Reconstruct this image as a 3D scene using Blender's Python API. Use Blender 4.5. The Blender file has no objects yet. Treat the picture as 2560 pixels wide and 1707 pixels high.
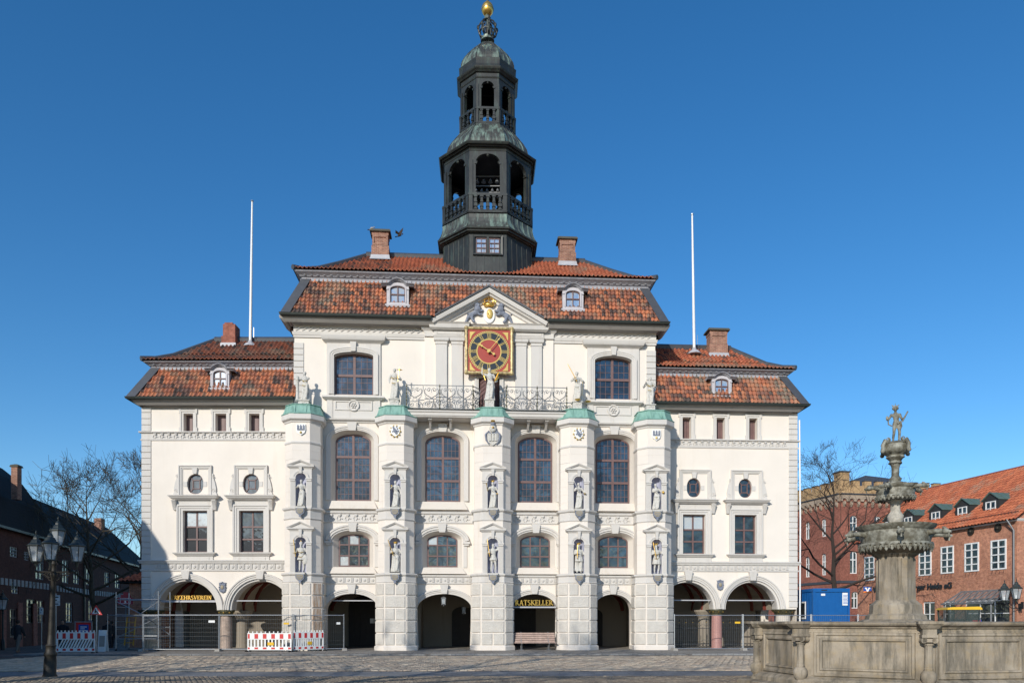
import bpy, bmesh, math, random
import numpy as np
from mathutils import Vector, Matrix, Quaternion, noise
from mathutils.geometry import delaunay_2d_cdt
random.seed(7)
PI = math.pi
D = bpy.data
COL = bpy.context.scene.collection
scene = bpy.context.scene

# ------------------------------------------------------------ camera, sky, sun, exposure
F, HX, HY, EYE = 1900.0, 1280.0, 1553.0, 1.65      # focal length in photo pixels, horizon row, eye height
cam = D.cameras.new('camera'); camo = D.objects.new('camera', cam); COL.objects.link(camo)
camo.location = (0, 0, EYE); camo.rotation_euler = (math.radians(90), 0, 0)
cam.sensor_width = 36; cam.lens = 36 * F / 2560
cam.shift_y = (HY - 853.5) / 2560
cam.clip_end = 2000; cam.clip_start = 0.1
scene.camera = camo
SUN_EL, SUN_AZ = math.radians(22), math.radians(25)  # azimuth: sun stands behind the camera, to its left
world_ = D.worlds.new('World'); scene.world = world_; world_.use_nodes = True
wn = world_.node_tree.nodes; wl = world_.node_tree.links
bg = wn['Background']
sky = wn.new('ShaderNodeTexSky'); sky.sky_type = 'NISHITA'; sky.sun_disc = False
sky.sun_elevation = SUN_EL; sky.sun_rotation = PI + SUN_AZ
sky.altitude = 60; sky.air_density = 1.0; sky.dust_density = 0.3; sky.ozone_density = 4.0
grade = wn.new('ShaderNodeHueSaturation'); grade.inputs['Saturation'].default_value = 1.24
wl.new(sky.outputs[0], grade.inputs['Color']); wl.new(grade.outputs[0], bg.inputs[0]); bg.inputs[1].default_value = 0.15
sun = D.lights.new('sun', 'SUN'); suno = D.objects.new('sun', sun); COL.objects.link(suno)
sun.energy = 3.9; sun.angle = math.radians(0.53); sun.color = (1.0, 0.95, 0.86)
SUNDIR = Vector((math.sin(SUN_AZ) * math.cos(SUN_EL), math.cos(SUN_AZ) * math.cos(SUN_EL), -math.sin(SUN_EL)))
suno.rotation_euler = SUNDIR.to_track_quat('-Z', 'Y').to_euler()
suno.location = (-30, -40, 50)
scene.view_settings.view_transform = 'Standard'; scene.view_settings.look = 'None'
scene.view_settings.exposure = 0.0; scene.view_settings.gamma = 1.0
scene.view_settings.use_curve_mapping = False
scene.render.engine = 'CYCLES'
scene.cycles.max_bounces = 6; scene.cycles.diffuse_bounces = 3; scene.cycles.glossy_bounces = 3
scene.cycles.transparent_max_bounces = 8

# ------------------------------------------------------------ frames: a vertical facade plane seen from its pixels
class Frame:
    """u runs along the wall, w stands out of it towards the viewer, z is up"""
    def __init__(s, ox, oy, ang):
        s.o = Vector((ox, oy, 0)); s.a = ang
        s.e = Vector((math.cos(ang), math.sin(ang), 0)); s.n = Vector((math.sin(ang), -math.cos(ang), 0))
    def P(s, u, w, z): return s.o + s.e * u + s.n * w + Vector((0, 0, z))
    def uz(s, px, py, w=0.0):
        t = (px - HX) / F; c, n_ = s.e.x, s.e.y
        u = (t * (s.o.y - w * c) - s.o.x - w * n_) / (c - t * n_)
        Y = s.o.y + u * n_ - w * c
        return u, EYE + (HY - py) / F * Y
    def u(s, px, w=0.0): return s.uz(px, HY, w)[0]
    def sub(s, ua, wa, ub, wb):
        """frame of a wall segment from (ua,wa) to (ub,wb)"""
        A, B = s.P(ua, wa, 0), s.P(ub, wb, 0); d = B - A
        return Frame(A.x, A.y, math.atan2(d.y, d.x)), d.length
def at(px, py, Y): return Vector(((px - HX) / F * Y, Y, EYE + (HY - py) / F * Y))
def ground(px, py): return at(px, py, F * EYE / (py - HY))
WORLDF = Frame(0, 0, 0)

# ------------------------------------------------------------ mesh builder
class MB:
    def __init__(s): s.v = []; s.f = []; s.m = []; s.col = []
    def face(s, pts, m=0, col=None):
        i = len(s.v); s.v.extend([tuple(p) for p in pts]); s.f.append(tuple(range(i, i + len(pts)))); s.m.append(m); s.col.append(col)
    def add(s, vs, fs, m=0, col=None):
        i = len(s.v); s.v.extend([tuple(p) for p in vs])
        for f in fs: s.f.append(tuple(i + k for k in f)); s.m.append(m); s.col.append(col)
    def hexa(s, c, m=0):            # 8 corners: bottom 0..3 ccw from above, top 4..7
        s.add(c, [(3, 2, 1, 0), (4, 5, 6, 7), (0, 1, 5, 4), (1, 2, 6, 5), (2, 3, 7, 6), (3, 0, 4, 7)], m)
    def box(s, fr, u0, u1, w0, w1, z0, z1, m=0):   # w1 is the front
        P = fr.P
        s.hexa([P(u0, w1, z0), P(u1, w1, z0), P(u1, w0, z0), P(u0, w0, z0), P(u0, w1, z1), P(u1, w1, z1), P(u1, w0, z1), P(u0, w0, z1)], m)
    def block(s, fr, u0, u1, w0, w1, z0, z1, b=0.02, m=0):   # box whose front edges are chamfered
        P = fr.P
        a = [P(u0, w0, z0), P(u1, w0, z0), P(u1, w0, z1), P(u0, w0, z1)]
        c = [P(u0, w1 - b, z0), P(u1, w1 - b, z0), P(u1, w1 - b, z1), P(u0, w1 - b, z1)]
        d = [P(u0 + b, w1, z0 + b), P(u1 - b, w1, z0 + b), P(u1 - b, w1, z1 - b), P(u0 + b, w1, z1 - b)]
        fs = [(8, 9, 10, 11)]
        for k in range(4):
            j = (k + 1) % 4
            fs += [(k, j, 4 + j, 4 + k), (4 + k, 4 + j, 8 + j, 8 + k)]
        s.add(a + c + d, fs, m)
    def wall(s, fr, outline, holes, w, m=0, uv=None):
        """flat front face at w with holes; outline and holes are lists of (u,z)"""
        vs = []; es = []
        for lp in [outline] + holes:
            i = len(vs); vs += [Vector(p) for p in lp]; es += [(i + k, i + (k + 1) % len(lp)) for k in range(len(lp))]
        ov, oe, of, _, _, _ = delaunay_2d_cdt(vs, es, [], 0, 1e-5)
        def inside(p, lp):
            c = False; n = len(lp); j = n - 1
            for i in range(n):
                if (lp[i][1] > p[1]) != (lp[j][1] > p[1]) and p[0] < (lp[j][0] - lp[i][0]) * (p[1] - lp[i][1]) / (lp[j][1] - lp[i][1]) + lp[i][0]: c = not c
                j = i
            return c
        pts = [fr.P(p.x, w, p.y) for p in ov]; fs = []
        for f in of:
            q = ((ov[f[0]] + ov[f[1]] + ov[f[2]]) / 3)
            if inside(q, outline) and not any(inside(q, h) for h in holes):
                a, b, c = (ov[f[k]] for k in range(3))
                if (b - a).cross(c - a) < 0: f = tuple(reversed(f))
                fs.append(tuple(f))
        s.add(pts, fs, m)
    def loft(s, fr, pa, wa, pb, wb, closed=True, m=0):
        n = len(pa); A = [fr.P(p[0], wa, p[1]) for p in pa]; B = [fr.P(p[0], wb, p[1]) for p in pb]
        s.add(A + B, [(k, (k + 1) % n, n + (k + 1) % n, n + k) for k in range(n if closed else n - 1)], m)
    def sweep(s, fr, path, prof, closed=False, m=0, cap=True):
        """prof: (off,w) pairs; off is measured to the left of the path in the (u,z) plane"""
        n = len(path); rings = []
        for i in range(n):
            p = Vector(path[i])
            if closed or 0 < i < n - 1:
                a = (p - Vector(path[i - 1])).normalized(); b = (Vector(path[(i + 1) % n]) - p).normalized()
            elif i == 0: a = b = (Vector(path[1]) - p).normalized()
            else: a = b = (p - Vector(path[i - 1])).normalized()
            na = Vector((-a.y, a.x)); nb = Vector((-b.y, b.x)); h = (na + nb)
            h = h / max(0.35, h.length_squared / 2)
            rings.append([fr.P(p.x + h.x * o, w, p.y + h.y * o) for o, w in prof])
        k = len(prof); vs = [q for r in rings for q in r]; fs = []
        for i in range(n if closed else n - 1):
            j = (i + 1) % n
            for q in range(k - 1): fs.append((i * k + q, i * k + q + 1, j * k + q + 1, j * k + q))
        if cap and not closed: fs.append(tuple(range(k - 1, -1, -1))); fs.append(tuple((n - 1) * k + q for q in range(k)))
        s.add(vs, fs, m)
    def plan(s, path, prof, closed=False, m=0, cap=True, fr=None, col=None):
        """path: plan points, exterior on the right hand; prof: (off outward, z)"""
        if fr: path = [fr.P(u, w, 0) for u, w in path]
        path = [Vector((p[0], p[1])) for p in path]
        n = len(path); rings = []
        for i in range(n):
            p = path[i]
            if closed or 0 < i < n - 1:
                a = (p - path[i - 1]).normalized(); b = (path[(i + 1) % n] - p).normalized()
            elif i == 0: a = b = (path[1] - p).normalized()
            else: a = b = (p - path[i - 1]).normalized()
            na = Vector((a.y, -a.x)); nb = Vector((b.y, -b.x)); h = na + nb
            h = h / max(0.3, h.length_squared / 2)
            rings.append([(p.x + h.x * o, p.y + h.y * o, z) for o, z in prof])
        k = len(prof); vs = [q for r in rings for q in r]; fs = []
        for i in range(n if closed else n - 1):
            j = (i + 1) % n
            for q in range(k - 1): fs.append((i * k + q, j * k + q, j * k + q + 1, i * k + q + 1))
        if cap and not closed: fs.append(tuple(range(k))); fs.append(tuple((n - 1) * k + q for q in range(k - 1, -1, -1)))
        s.add(vs, fs, m, col)
    def tube(s, pts, r, n=8, m=0, cap=True):
        pts = [Vector(p) for p in pts]; rr = r if isinstance(r, (list, tuple)) else [r] * len(pts)
        up = Vector((0, 0, 1)); rings = []; ref = None
        for i, p in enumerate(pts):
            d = (pts[min(i + 1, len(pts) - 1)] - pts[max(i - 1, 0)])
            d = d.normalized() if d.length > 1e-9 else up
            if ref is None: ref = d.orthogonal().normalized()
            ref = (ref - d * ref.dot(d)); ref = ref.normalized() if ref.length > 1e-6 else d.orthogonal().normalized()
            b = d.cross(ref)
            rings.append([p + (ref * math.cos(2 * PI * k / n) + b * math.sin(2 * PI * k / n)) * rr[i] for k in range(n)])
        vs = [q for r_ in rings for q in r_]; fs = []
        for i in range(len(pts) - 1):
            for k in range(n): fs.append((i * n + k, i * n + (k + 1) % n, (i + 1) * n + (k + 1) % n, (i + 1) * n + k))
        if cap and n > 2: fs.append(tuple(range(n - 1, -1, -1))); fs.append(tuple((len(pts) - 1) * n + k for k in range(n)))
        s.add(vs, fs, m)
    def lathe(s, c, prof, n=16, m=0, fold=None, cap=True, sx=1, sy=1, a0=0.0):
        """prof: (r, z) from bottom to top round the vertical through c"""
        rings = []
        for r, z in prof:
            ring = []
            for k in range(n):
                a = a0 + 2 * PI * k / n; rr = r * (fold(a, z) if fold else 1)
                ring.append((c[0] + rr * math.cos(a) * sx, c[1] + rr * math.sin(a) * sy, c[2] + z))
            rings.append(ring)
        vs = [q for r_ in rings for q in r_]; fs = []
        for i in range(len(prof) - 1):
            for k in range(n): fs.append((i * n + k, i * n + (k + 1) % n, (i + 1) * n + (k + 1) % n, (i + 1) * n + k))
        if cap: fs.append(tuple(range(n - 1, -1, -1))); fs.append(tuple((len(prof) - 1) * n + k for k in range(n)))
        s.add(vs, fs, m)
    def ball(s, c, r, n=10, m=0, sc=(1, 1, 1), rot=None):
        vs = []; fs = []; h = max(4, n // 2 + 1)
        for i in range(h + 1):
            th = PI * i / h
            for k in range(n):
                v = Vector((math.sin(th) * math.cos(2 * PI * k / n) * sc[0], math.sin(th) * math.sin(2 * PI * k / n) * sc[1], -math.cos(th) * sc[2])) * r
                if rot: v = rot @ v
                vs.append(Vector(c) + v)
        for i in range(h):
            for k in range(n): fs.append((i * n + k, i * n + (k + 1) % n, (i + 1) * n + (k + 1) % n, (i + 1) * n + k))
        s.add(vs, fs, m)
    def beam(s, a, b, wd, dp, up=(0, 0, 1), m=0):
        a = Vector(a); b = Vector(b); d = (b - a).normalized(); up = Vector(up)
        x = d.cross(up); x = x.normalized() if x.length > 1e-5 else d.orthogonal().normalized()
        y = x.cross(d).normalized(); x = x * wd / 2; y = y * dp / 2
        s.hexa([a - x - y, a + x - y, b + x - y, b - x - y, a - x + y, a + x + y, b + x + y, b - x + y], m)
    def disc(s, fr, u, z, r, w, n=16, m=0, depth=0.0, rz=None):
        ring = [(u + r * math.cos(2 * PI * k / n), z + (rz or r) * math.sin(2 * PI * k / n)) for k in range(n)]
        s.add([fr.P(a, w, b) for a, b in ring], [tuple(range(n))], m)
        if depth: s.loft(fr, ring, w - depth, ring, w, True, m)
    def poly(s, fr, pts, w, depth=0.0, m=0):
        if sum(pts[i - 1][0] * p[1] - p[0] * pts[i - 1][1] for i, p in enumerate(pts)) < 0: pts = pts[::-1]
        s.wall(fr, pts, [], w, m)
        if depth: s.loft(fr, pts, w - depth, pts, w, True, m)
    def build(s, name, mat, parent=None, smooth=False, loc=None, seglen=0):
        me = D.meshes.new(name); off = ploc(parent) if loc is None else Vector(loc)
        V = np.array(s.v, dtype=np.float64).reshape(-1, 3) - np.array(off)
        me.from_pydata(V.tolist(), [], s.f)
        mats = mat if isinstance(mat, (list, tuple)) else [mat]
        for q in mats: me.materials.append(q)
        if any(s.m): me.polygons.foreach_set('material_index', s.m)
        me.update()
        auto_uv(me, off)
        if any(c is not None for c in s.col):
            ca = me.attributes.new('tint', 'FLOAT_COLOR', 'FACE')
            ca.data.foreach_set('color', [x for c in s.col for x in ((*c, 1.0) if c is not None else (1, 1, 1, 1))])
        if smooth: me.polygons.foreach_set('use_smooth', [True] * len(me.polygons)); me.set_sharp_from_angle(angle=math.radians(50 if smooth is True else smooth))
        ob = D.objects.new(name, me); COL.objects.link(ob)
        if parent is not None: ob.parent = parent
        ob.location = Vector(off) - ploc(parent)
        return ob

LOCS = {}
def ploc(o):
    v = Vector((0, 0, 0))
    while o is not None: v += o.location; o = o.parent
    return v
def auto_uv(me, off):
    n = len(me.polygons)
    if n == 0: return
    N = np.empty(n * 3); me.polygons.foreach_get('normal', N); N = N.reshape(-1, 3)
    lt = np.empty(n, dtype=np.int32); me.polygons.foreach_get('loop_total', lt)
    li = np.empty(len(me.loops), dtype=np.int32); me.loops.foreach_get('vertex_index', li)
    V = np.empty(len(me.vertices) * 3); me.vertices.foreach_get('co', V); V = V.reshape(-1, 3) + np.array(off)
    Nl = np.repeat(N, lt, axis=0); P = V[li]
    T = np.stack([-Nl[:, 1], Nl[:, 0], np.zeros(len(Nl))], 1); L = np.linalg.norm(T, axis=1)
    flat = L < 0.3; L[L < 1e-6] = 1; T = T / L[:, None]
    Bv = np.cross(Nl, T)
    u = np.where(flat, P[:, 0], (P * T).sum(1)); v = np.where(flat, P[:, 1], (P * Bv).sum(1))
    uv = me.uv_layers.new(name='uv'); uv.data.foreach_set('uv', np.stack([u, v], 1).ravel())
def tag(o, label=None, cat=None, group=None, kind=None):
    if label: o['label'] = label
    if cat: o['category'] = cat
    if group: o['group'] = group
    if kind: o['kind'] = kind
    return o
def empty(name, loc, label=None, cat=None, group=None, parent=None):
    o = D.objects.new(name, None); COL.objects.link(o); o.empty_display_size = 0.3
    if parent is not None: o.parent = parent; o.location = Vector(loc) - ploc(parent)
    else: o.location = loc
    return tag(o, label, cat, group)
def copy_tree(o, parent=None):
    c = o.copy(); COL.objects.link(c); c.parent = parent
    for ch in list(o.children): copy_tree(ch, c)
    return c
def arch(u0, u1, z0, zs, zt, n=18, ex=2.0):
    """outline of an arched opening, counter-clockwise: straight sides to zs, superellipse up to zt"""
    c = (u0 + u1) / 2; a = (u1 - u0) / 2; b = zt - zs; pts = [(u0, z0), (u1, z0)]
    for k in range(n + 1):
        t = PI * k / n; x, y = math.cos(t), math.sin(t)
        pts.append((c + a * math.copysign(abs(x) ** (2 / ex), x), zs + b * abs(y) ** (2 / ex)))
    return pts
def archpath(u0, u1, z0, zs, zt, n=18, ex=2.0, legs=True):
    """open path from the left foot over the crown to the right foot (outside is on its left)"""
    p = arch(u0, u1, z0, zs, zt, n, ex)[2:][::-1]
    return ([(u0, z0)] if legs else []) + p + ([(u1, z0)] if legs else [])
def arch_h(u, u0, u1, zs, zt, ex=2.0):
    c = (u0 + u1) / 2; a = (u1 - u0) / 2; x = min(1, abs((u - c) / a)); return zs + (zt - zs) * (1 - x ** ex) ** (1 / ex)
def clip(poly, lo, hi, ax):
    for sgn, lim in ((1, lo), (-1, hi)):
        out = []
        for i in range(len(poly)):
            a, b = poly[i - 1], poly[i]; da = sgn * (a[ax] - lim); db = sgn * (b[ax] - lim)
            if (da >= 0) != (db >= 0):
                t = da / (da - db); out.append((a[0] + (b[0] - a[0]) * t, a[1] + (b[1] - a[1]) * t))
            if db >= 0: out.append(b)
        poly = out
        if not poly: return []
    return poly

# ------------------------------------------------------------ materials
class N:
    def __init__(s, name, rough=0.8, spec=0.3, metal=0.0):
        s.mat = D.materials.new(name); s.mat.use_nodes = True; s.t = s.mat.node_tree; s.b = s.t.nodes['Principled BSDF']
        s.b.inputs['Roughness'].default_value = rough; s.b.inputs['Specular IOR Level'].default_value = spec; s.b.inputs['Metallic'].default_value = metal
    def n(s, typ, ins=None, **kw):
        q = s.t.nodes.new(typ)
        for k, v in kw.items(): setattr(q, k, v)
        for k, v in (ins or {}).items(): s.put(q.inputs[k], v)
        return q
    def put(s, sock, v):
        if isinstance(v, bpy.types.NodeSocket): s.t.links.new(v, sock)
        else:
            if isinstance(v, tuple) and len(v) == 3 and sock.type == 'RGBA': v = (*v, 1)
            sock.default_value = v
    def pos(s): return s.n('ShaderNodeNewGeometry').outputs['Position']
    def uv(s): return s.n('ShaderNodeUVMap', uv_map='uv').outputs[0]
    def mapped(s, v, sc=(1, 1, 1), rot=(0, 0, 0), loc=(0, 0, 0)):
        return s.n('ShaderNodeMapping', {'Vector': v, 'Scale': sc, 'Rotation': rot, 'Location': loc}).outputs[0]
    def noise(s, sc, det=4, v=None, rough=0.6, dist=0.0):
        return s.n('ShaderNodeTexNoise', {'Vector': v or s.pos(), 'Scale': sc, 'Detail': det, 'Roughness': rough, 'Distortion': dist}).outputs[0]
    def ramp(s, f, stops, interp='LINEAR'):
        q = s.n('ShaderNodeValToRGB', {0: f}); cr = q.color_ramp; cr.interpolation = interp
        while len(cr.elements) < len(stops): cr.elements.new(0.5)
        for e, (p, c) in zip(cr.elements, stops): e.position = p; e.color = (*(c if isinstance(c, tuple) else (c, c, c)), 1)
        return q.outputs[0]
    def mix(s, f, a, b, mode='MIX'):
        q = s.n('ShaderNodeMix', data_type='RGBA', blend_type=mode); s.put(q.inputs[0], f); s.put(q.inputs[6], a); s.put(q.inputs[7], b); return q.outputs[2]
    def math(s, op, a, b=0.0, c=0.0): 
        q = s.n('ShaderNodeMath', operation=op); s.put(q.inputs[0], a); s.put(q.inputs[1], b); s.put(q.inputs[2], c); return q.outputs[0]
    def color(s, c): s.put(s.b.inputs['Base Color'], c); return s
    def bump(s, h, strength=0.3, dist=0.02):
        q = s.n('ShaderNodeBump', {'Height': h, 'Strength': strength, 'Distance': dist}); s.t.links.new(q.outputs[0], s.b.inputs['Normal']); return s

def simple(name, c, rough=0.7, spec=0.3, metal=0.0, var=0.12, sc=3.0, bump=0.0, bsc=40):
    m = N(name, rough, spec, metal)
    f = m.noise(sc, 5)
    m.color(m.ramp(f, [(0.3, tuple(x * (1 - var) for x in c)), (0.7, tuple(min(1, x * (1 + var)) for x in c))]))
    if bump: m.bump(m.noise(bsc, 4), bump, 0.02)
    return m.mat

def plaster(name, c, dirt=0.35, streak=(0.42, 0.36, 0.28)):
    m = N(name, 0.85, 0.2)
    base = m.ramp(m.noise(0.6, 4), [(0.3, tuple(x * 0.93 for x in c)), (0.7, c)])
    st = m.noise(1.0, 5, m.mapped(m.pos(), (3.0, 3.0, 0.25)), 0.65)
    f = m.math('MULTIPLY', m.ramp(st, [(0.56, 0.0), (0.78, 1.0)]), dirt)
    m.color(m.mix(f, base, streak)); m.bump(m.noise(25, 4), 0.12, 0.01)
    return m.mat
M = {}
M['plaster'] = plaster('cream_plaster', (0.80, 0.73, 0.645), 0.22, (0.6, 0.5, 0.38))
M['ashlar'] = plaster('pale_ashlar', (0.765, 0.70, 0.625), 0.4, (0.55, 0.42, 0.28))
M['trim'] = plaster('grey_white_trim', (0.63, 0.598, 0.555), 0.38, (0.36, 0.31, 0.25))
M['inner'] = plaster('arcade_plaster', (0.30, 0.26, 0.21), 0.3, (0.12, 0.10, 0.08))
M['niche'] = simple('lilac_niche_paint', (0.42, 0.43, 0.53), var=0.08)
m = N('rusticated_stone', 0.9, 0.15)
f = m.noise(2.2, 4); g = m.noise(38, 5)
m.color(m.mix(m.math('MULTIPLY', m.ramp(g, [(0.3, 1.0), (0.6, 0.0)]), 0.35), m.ramp(f, [(0.3, (0.58, 0.545, 0.49)), (0.7, (0.70, 0.66, 0.595))]), (0.38, 0.35, 0.31)))
m.bump(m.math('ADD', m.noise(14, 5), m.math('MULTIPLY', g, 0.5)), 0.75, 0.06); M['rustic'] = m.mat
m = N('rust_stained_stone', 0.9, 0.15); f = m.noise(1.0, 6, m.mapped(m.pos(), (9, 9, .8)), .7)
m.color(m.mix(m.ramp(f, [(0.42, 0.05), (0.58, 0.85)]), (0.66, 0.61, 0.54), (0.44, 0.25, 0.13))); m.bump(m.noise(14, 5), 0.6, 0.05); M['rustic_stain'] = m.mat
M['redrib'] = simple('dark_red_rib_paint', (0.16, 0.035, 0.025))
M['brownwood'] = simple('red_brown_window_paint', (0.155, 0.092, 0.086), 0.5, 0.4, var=0.15)
M['darkdoor'] = simple('dark_door_wood', (0.035, 0.03, 0.028), 0.6)
M['mint'] = N('verdigris_copper', 0.6, 0.4); m = M['mint']
m.color(m.mix(m.ramp(m.noise(1.0, 5, m.mapped(m.pos(), (5, 5, 1.2))), [(0.45, 0.0), (0.7, 0.8)]), (0.23, 0.41, 0.34), (0.10, 0.22, 0.18))); M['mint'] = m.mat
def patina(name, base, green, amt, lo=0.5, hi=0.72, sc=(4, 4, 0.7)):
    m = N(name, 0.48, 0.5, 0.15)
    st = m.noise(1.0, 6, m.mapped(m.pos(), sc), 0.65)
    f = m.math('MULTIPLY', m.ramp(st, [(lo, 0.0), (hi, 1.0)]), amt)
    b = m.ramp(m.noise(1.5, 4), [(0.35, tuple(x * 0.7 for x in base)), (0.7, tuple(x * 1.3 for x in base))])
    m.color(m.mix(f, b, green)); m.bump(m.noise(6, 3), 0.15, 0.02)
    return m.mat
M['tower'] = patina('dark_weathered_copper', (0.026, 0.029, 0.027), (0.10, 0.17, 0.135), 0.35, 0.52, 0.75)
M['towerskin'] = patina('green_streaked_copper', (0.06, 0.062, 0.055), (0.24, 0.34, 0.28), 0.75, 0.46, 0.64, (3, 3, 0.5))
M['zinc'] = simple('lead_grey_flashing', (0.085, 0.09, 0.10), 0.5, 0.5, 0.3)
M['eaves'] = plaster('shade_toned_cornice', (0.40, 0.375, 0.345), 0.4, (0.2, 0.17, 0.14))  # trim colour darkened to carry the shade under the eaves
M['fleck_flashing'] = simple('fleck_and_flashing_grey', (0.36, 0.36, 0.38), 0.6)  # paler than the cornice; for the sun-fleck beads and the real flashing
M['lead'] = simple('pale_lead_flashing', (0.42, 0.42, 0.44), 0.5, 0.5)
M['gutter'] = simple('dark_green_gutter', (0.03, 0.038, 0.034), 0.4, 0.5)
M['corn'] = simple('weathered_grey_cornice', (0.31, 0.31, 0.335), 0.7, var=0.2, sc=5)
M['gold'] = simple('gold_leaf', (0.80, 0.50, 0.12), 0.32, 0.5, 0.85, var=0.1)
M['goldpaint'] = simple('gold_paint', (0.62, 0.44, 0.13), 0.4, 0.5, 0.3)
M['stone_white'] = N('painted_white_stone', 0.75, 0.25); m = M['stone_white']
m.color(m.mix(m.ramp(m.noise(9, 5), [(0.5, 0.0), (0.75, 0.6)]), (0.58, 0.56, 0.51), (0.24, 0.22, 0.19))); m.bump(m.noise(26, 4), 0.6, 0.03); M['stone_white'] = m.mat
M['lion'] = simple('blue_grey_lion_paint', (0.20, 0.22, 0.27), 0.7, bump=0.5, bsc=22, var=0.3, sc=12)
M['clockred'] = simple('clock_red_enamel', (0.36, 0.05, 0.03), 0.4, 0.5, var=0.05)
M['clockblack'] = simple('clock_black_enamel', (0.02, 0.025, 0.03), 0.35, 0.5)
M['iron'] = simple('grey_wrought_iron', (0.19, 0.195, 0.20), 0.5, 0.5, 0.4)
M['darkiron'] = simple('black_wrought_iron', (0.03, 0.032, 0.034), 0.5, 0.5, 0.4)
M['galv'] = simple('galvanised_steel', (0.42, 0.44, 0.46), 0.4, 0.5, 0.7, var=0.15, sc=20)
M['white'] = simple('white_paint', (0.78, 0.78, 0.76), 0.45, 0.4, var=0.04)
M['red'] = simple('reflective_red', (0.55, 0.03, 0.03), 0.4, 0.5, var=0.05)
M['yellow'] = simple('warning_yellow', (0.75, 0.45, 0.03), 0.5, var=0.05)
M['blue'] = simple('container_blue', (0.004, 0.095, 0.31), 0.45, 0.4, var=0.06)
M['signblue'] = simple('sign_blue', (0.015, 0.08, 0.35), 0.4, var=0.03)
M['orange'] = simple('sign_orange', (0.8, 0.2, 0.03), 0.4, var=0.03)
M['concrete'] = simple('rough_concrete', (0.33, 0.31, 0.28), 0.9, bump=0.4)
M['rubber'] = simple('black_rubber', (0.02, 0.02, 0.02), 0.8)
M['pinkgran'] = simple('pink_granite', (0.42, 0.22, 0.19), 0.5, sc=25, var=0.2)
M['cap'] = simple('gilded_dark_capital', (0.09, 0.085, 0.045), 0.5, 0.5, 0.3, var=0.8, sc=14, bump=0.6, bsc=16)
M['benchwood'] = simple('weathered_bench_slats', (0.40, 0.29, 0.24), 0.8, var=0.25, sc=6)
def glass(name, base=(0.012, 0.016, 0.022), refl=0.32, rough=0.02, tint=(0.9, 0.94, 0.93), wob=0.25):
    m = N(name, 0.3, 0.3); m.color(base)
    g = m.n('ShaderNodeBsdfGlossy', {'Color': (*tint, 1), 'Roughness': rough})
    fr = m.n('ShaderNodeFresnel', {'IOR': 1.5}).outputs[0]
    f = m.math('ADD', m.math('MULTIPLY', fr, .8), m.math('MULTIPLY', m.ramp(m.noise(1.1, 3, dist=1.5), [(0.4, 0.25), (0.6, 1.3)]), refl))
    bp = m.n('ShaderNodeBump', {'Height': m.noise(2.2, 2), 'Strength': wob, 'Distance': 0.05})
    m.t.links.new(bp.outputs[0], g.inputs['Normal'])
    mx = m.n('ShaderNodeMixShader'); m.put(mx.inputs[0], f); m.t.links.new(m.b.outputs[0], mx.inputs[1]); m.t.links.new(g.outputs[0], mx.inputs[2])
    m.t.links.new(mx.outputs[0], m.t.nodes['Material Output'].inputs[0]); return m.mat
M['glass'] = glass('window_glass', refl=0.10)
M['darkglass'] = glass('dark_window_glass', refl=0.06)
M['curtain'] = glass('window_with_white_curtain', (0.45, 0.46, 0.46), 0.12)
def brick(name, c1, c2, mort, sc=1.0, dark=0.0, bw=0.24, rh=0.075):
    m = N(name, 0.85, 0.2)
    b = m.n('ShaderNodeTexBrick', {'Vector': m.uv(), 'Color1': (*c1, 1), 'Color2': (*c2, 1), 'Mortar': (*mort, 1), 'Scale': sc, 'Mortar Size': 0.008, 'Mortar Smooth': 0.2, 'Bias': 0.0, 'Brick Width': bw, 'Row Height': rh})
    big = m.ramp(m.noise(0.35, 4), [(0.3, 0.75), (0.7, 1.15)])
    fine = m.ramp(m.noise(5.0, 3), [(0.3, 0.7), (0.7, 1.2)])
    m.color(m.mix(1.0, m.mix(1.0, b.outputs[0], big, 'MULTIPLY'), fine, 'MULTIPLY')); m.bump(b.outputs[1], -0.4, 0.01)
    return m.mat
M['brick_orange'] = brick('orange_red_brick', (0.58, 0.24, 0.135), (0.44, 0.165, 0.095), (0.46, 0.34, 0.26))
M['brick_red'] = brick('dark_red_brick', (0.36, 0.125, 0.085), (0.27, 0.09, 0.062), (0.28, 0.16, 0.12))
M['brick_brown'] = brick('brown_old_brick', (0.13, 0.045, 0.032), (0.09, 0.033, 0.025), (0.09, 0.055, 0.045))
M['brick_chim'] = brick('old_chimney_brick', (0.36, 0.17, 0.11), (0.24, 0.10, 0.07), (0.42, 0.34, 0.27), bw=0.22, rh=0.075)
M['brick_yellow'] = brick('yellow_brick', (0.55, 0.36, 0.17), (0.42, 0.25, 0.12), (0.4, 0.3, 0.2))
def tilemat(name, dark=1.0):
    """single tile colours come from the tint attribute; lichen and soot patches lie where they lie on the roof"""
    m = N(name, 0.8, 0.25)
    tint = m.n('ShaderNodeAttribute', attribute_name='tint').outputs[0]
    f = m.noise(0.33, 3); g = m.noise(4, 4)
    lich = m.math('MULTIPLY', m.ramp(f, [(0.54, 0.0), (0.64, 1.0)]), m.ramp(g, [(0.4, 0.2), (0.6, 0.85)]))
    c = m.mix(m.math('MULTIPLY', lich, 0.75), tint, (0.27, 0.25, 0.19))
    c = m.mix(m.ramp(m.noise(22, 3), [(0.5, 0.0), (0.8, 0.35)]), c, (0.06, 0.045, 0.04))
    m.color(c); m.bump(m.noise(30, 3), 0.2, 0.01); return m.mat
M['tile'] = tilemat('clay_pantile')
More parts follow.
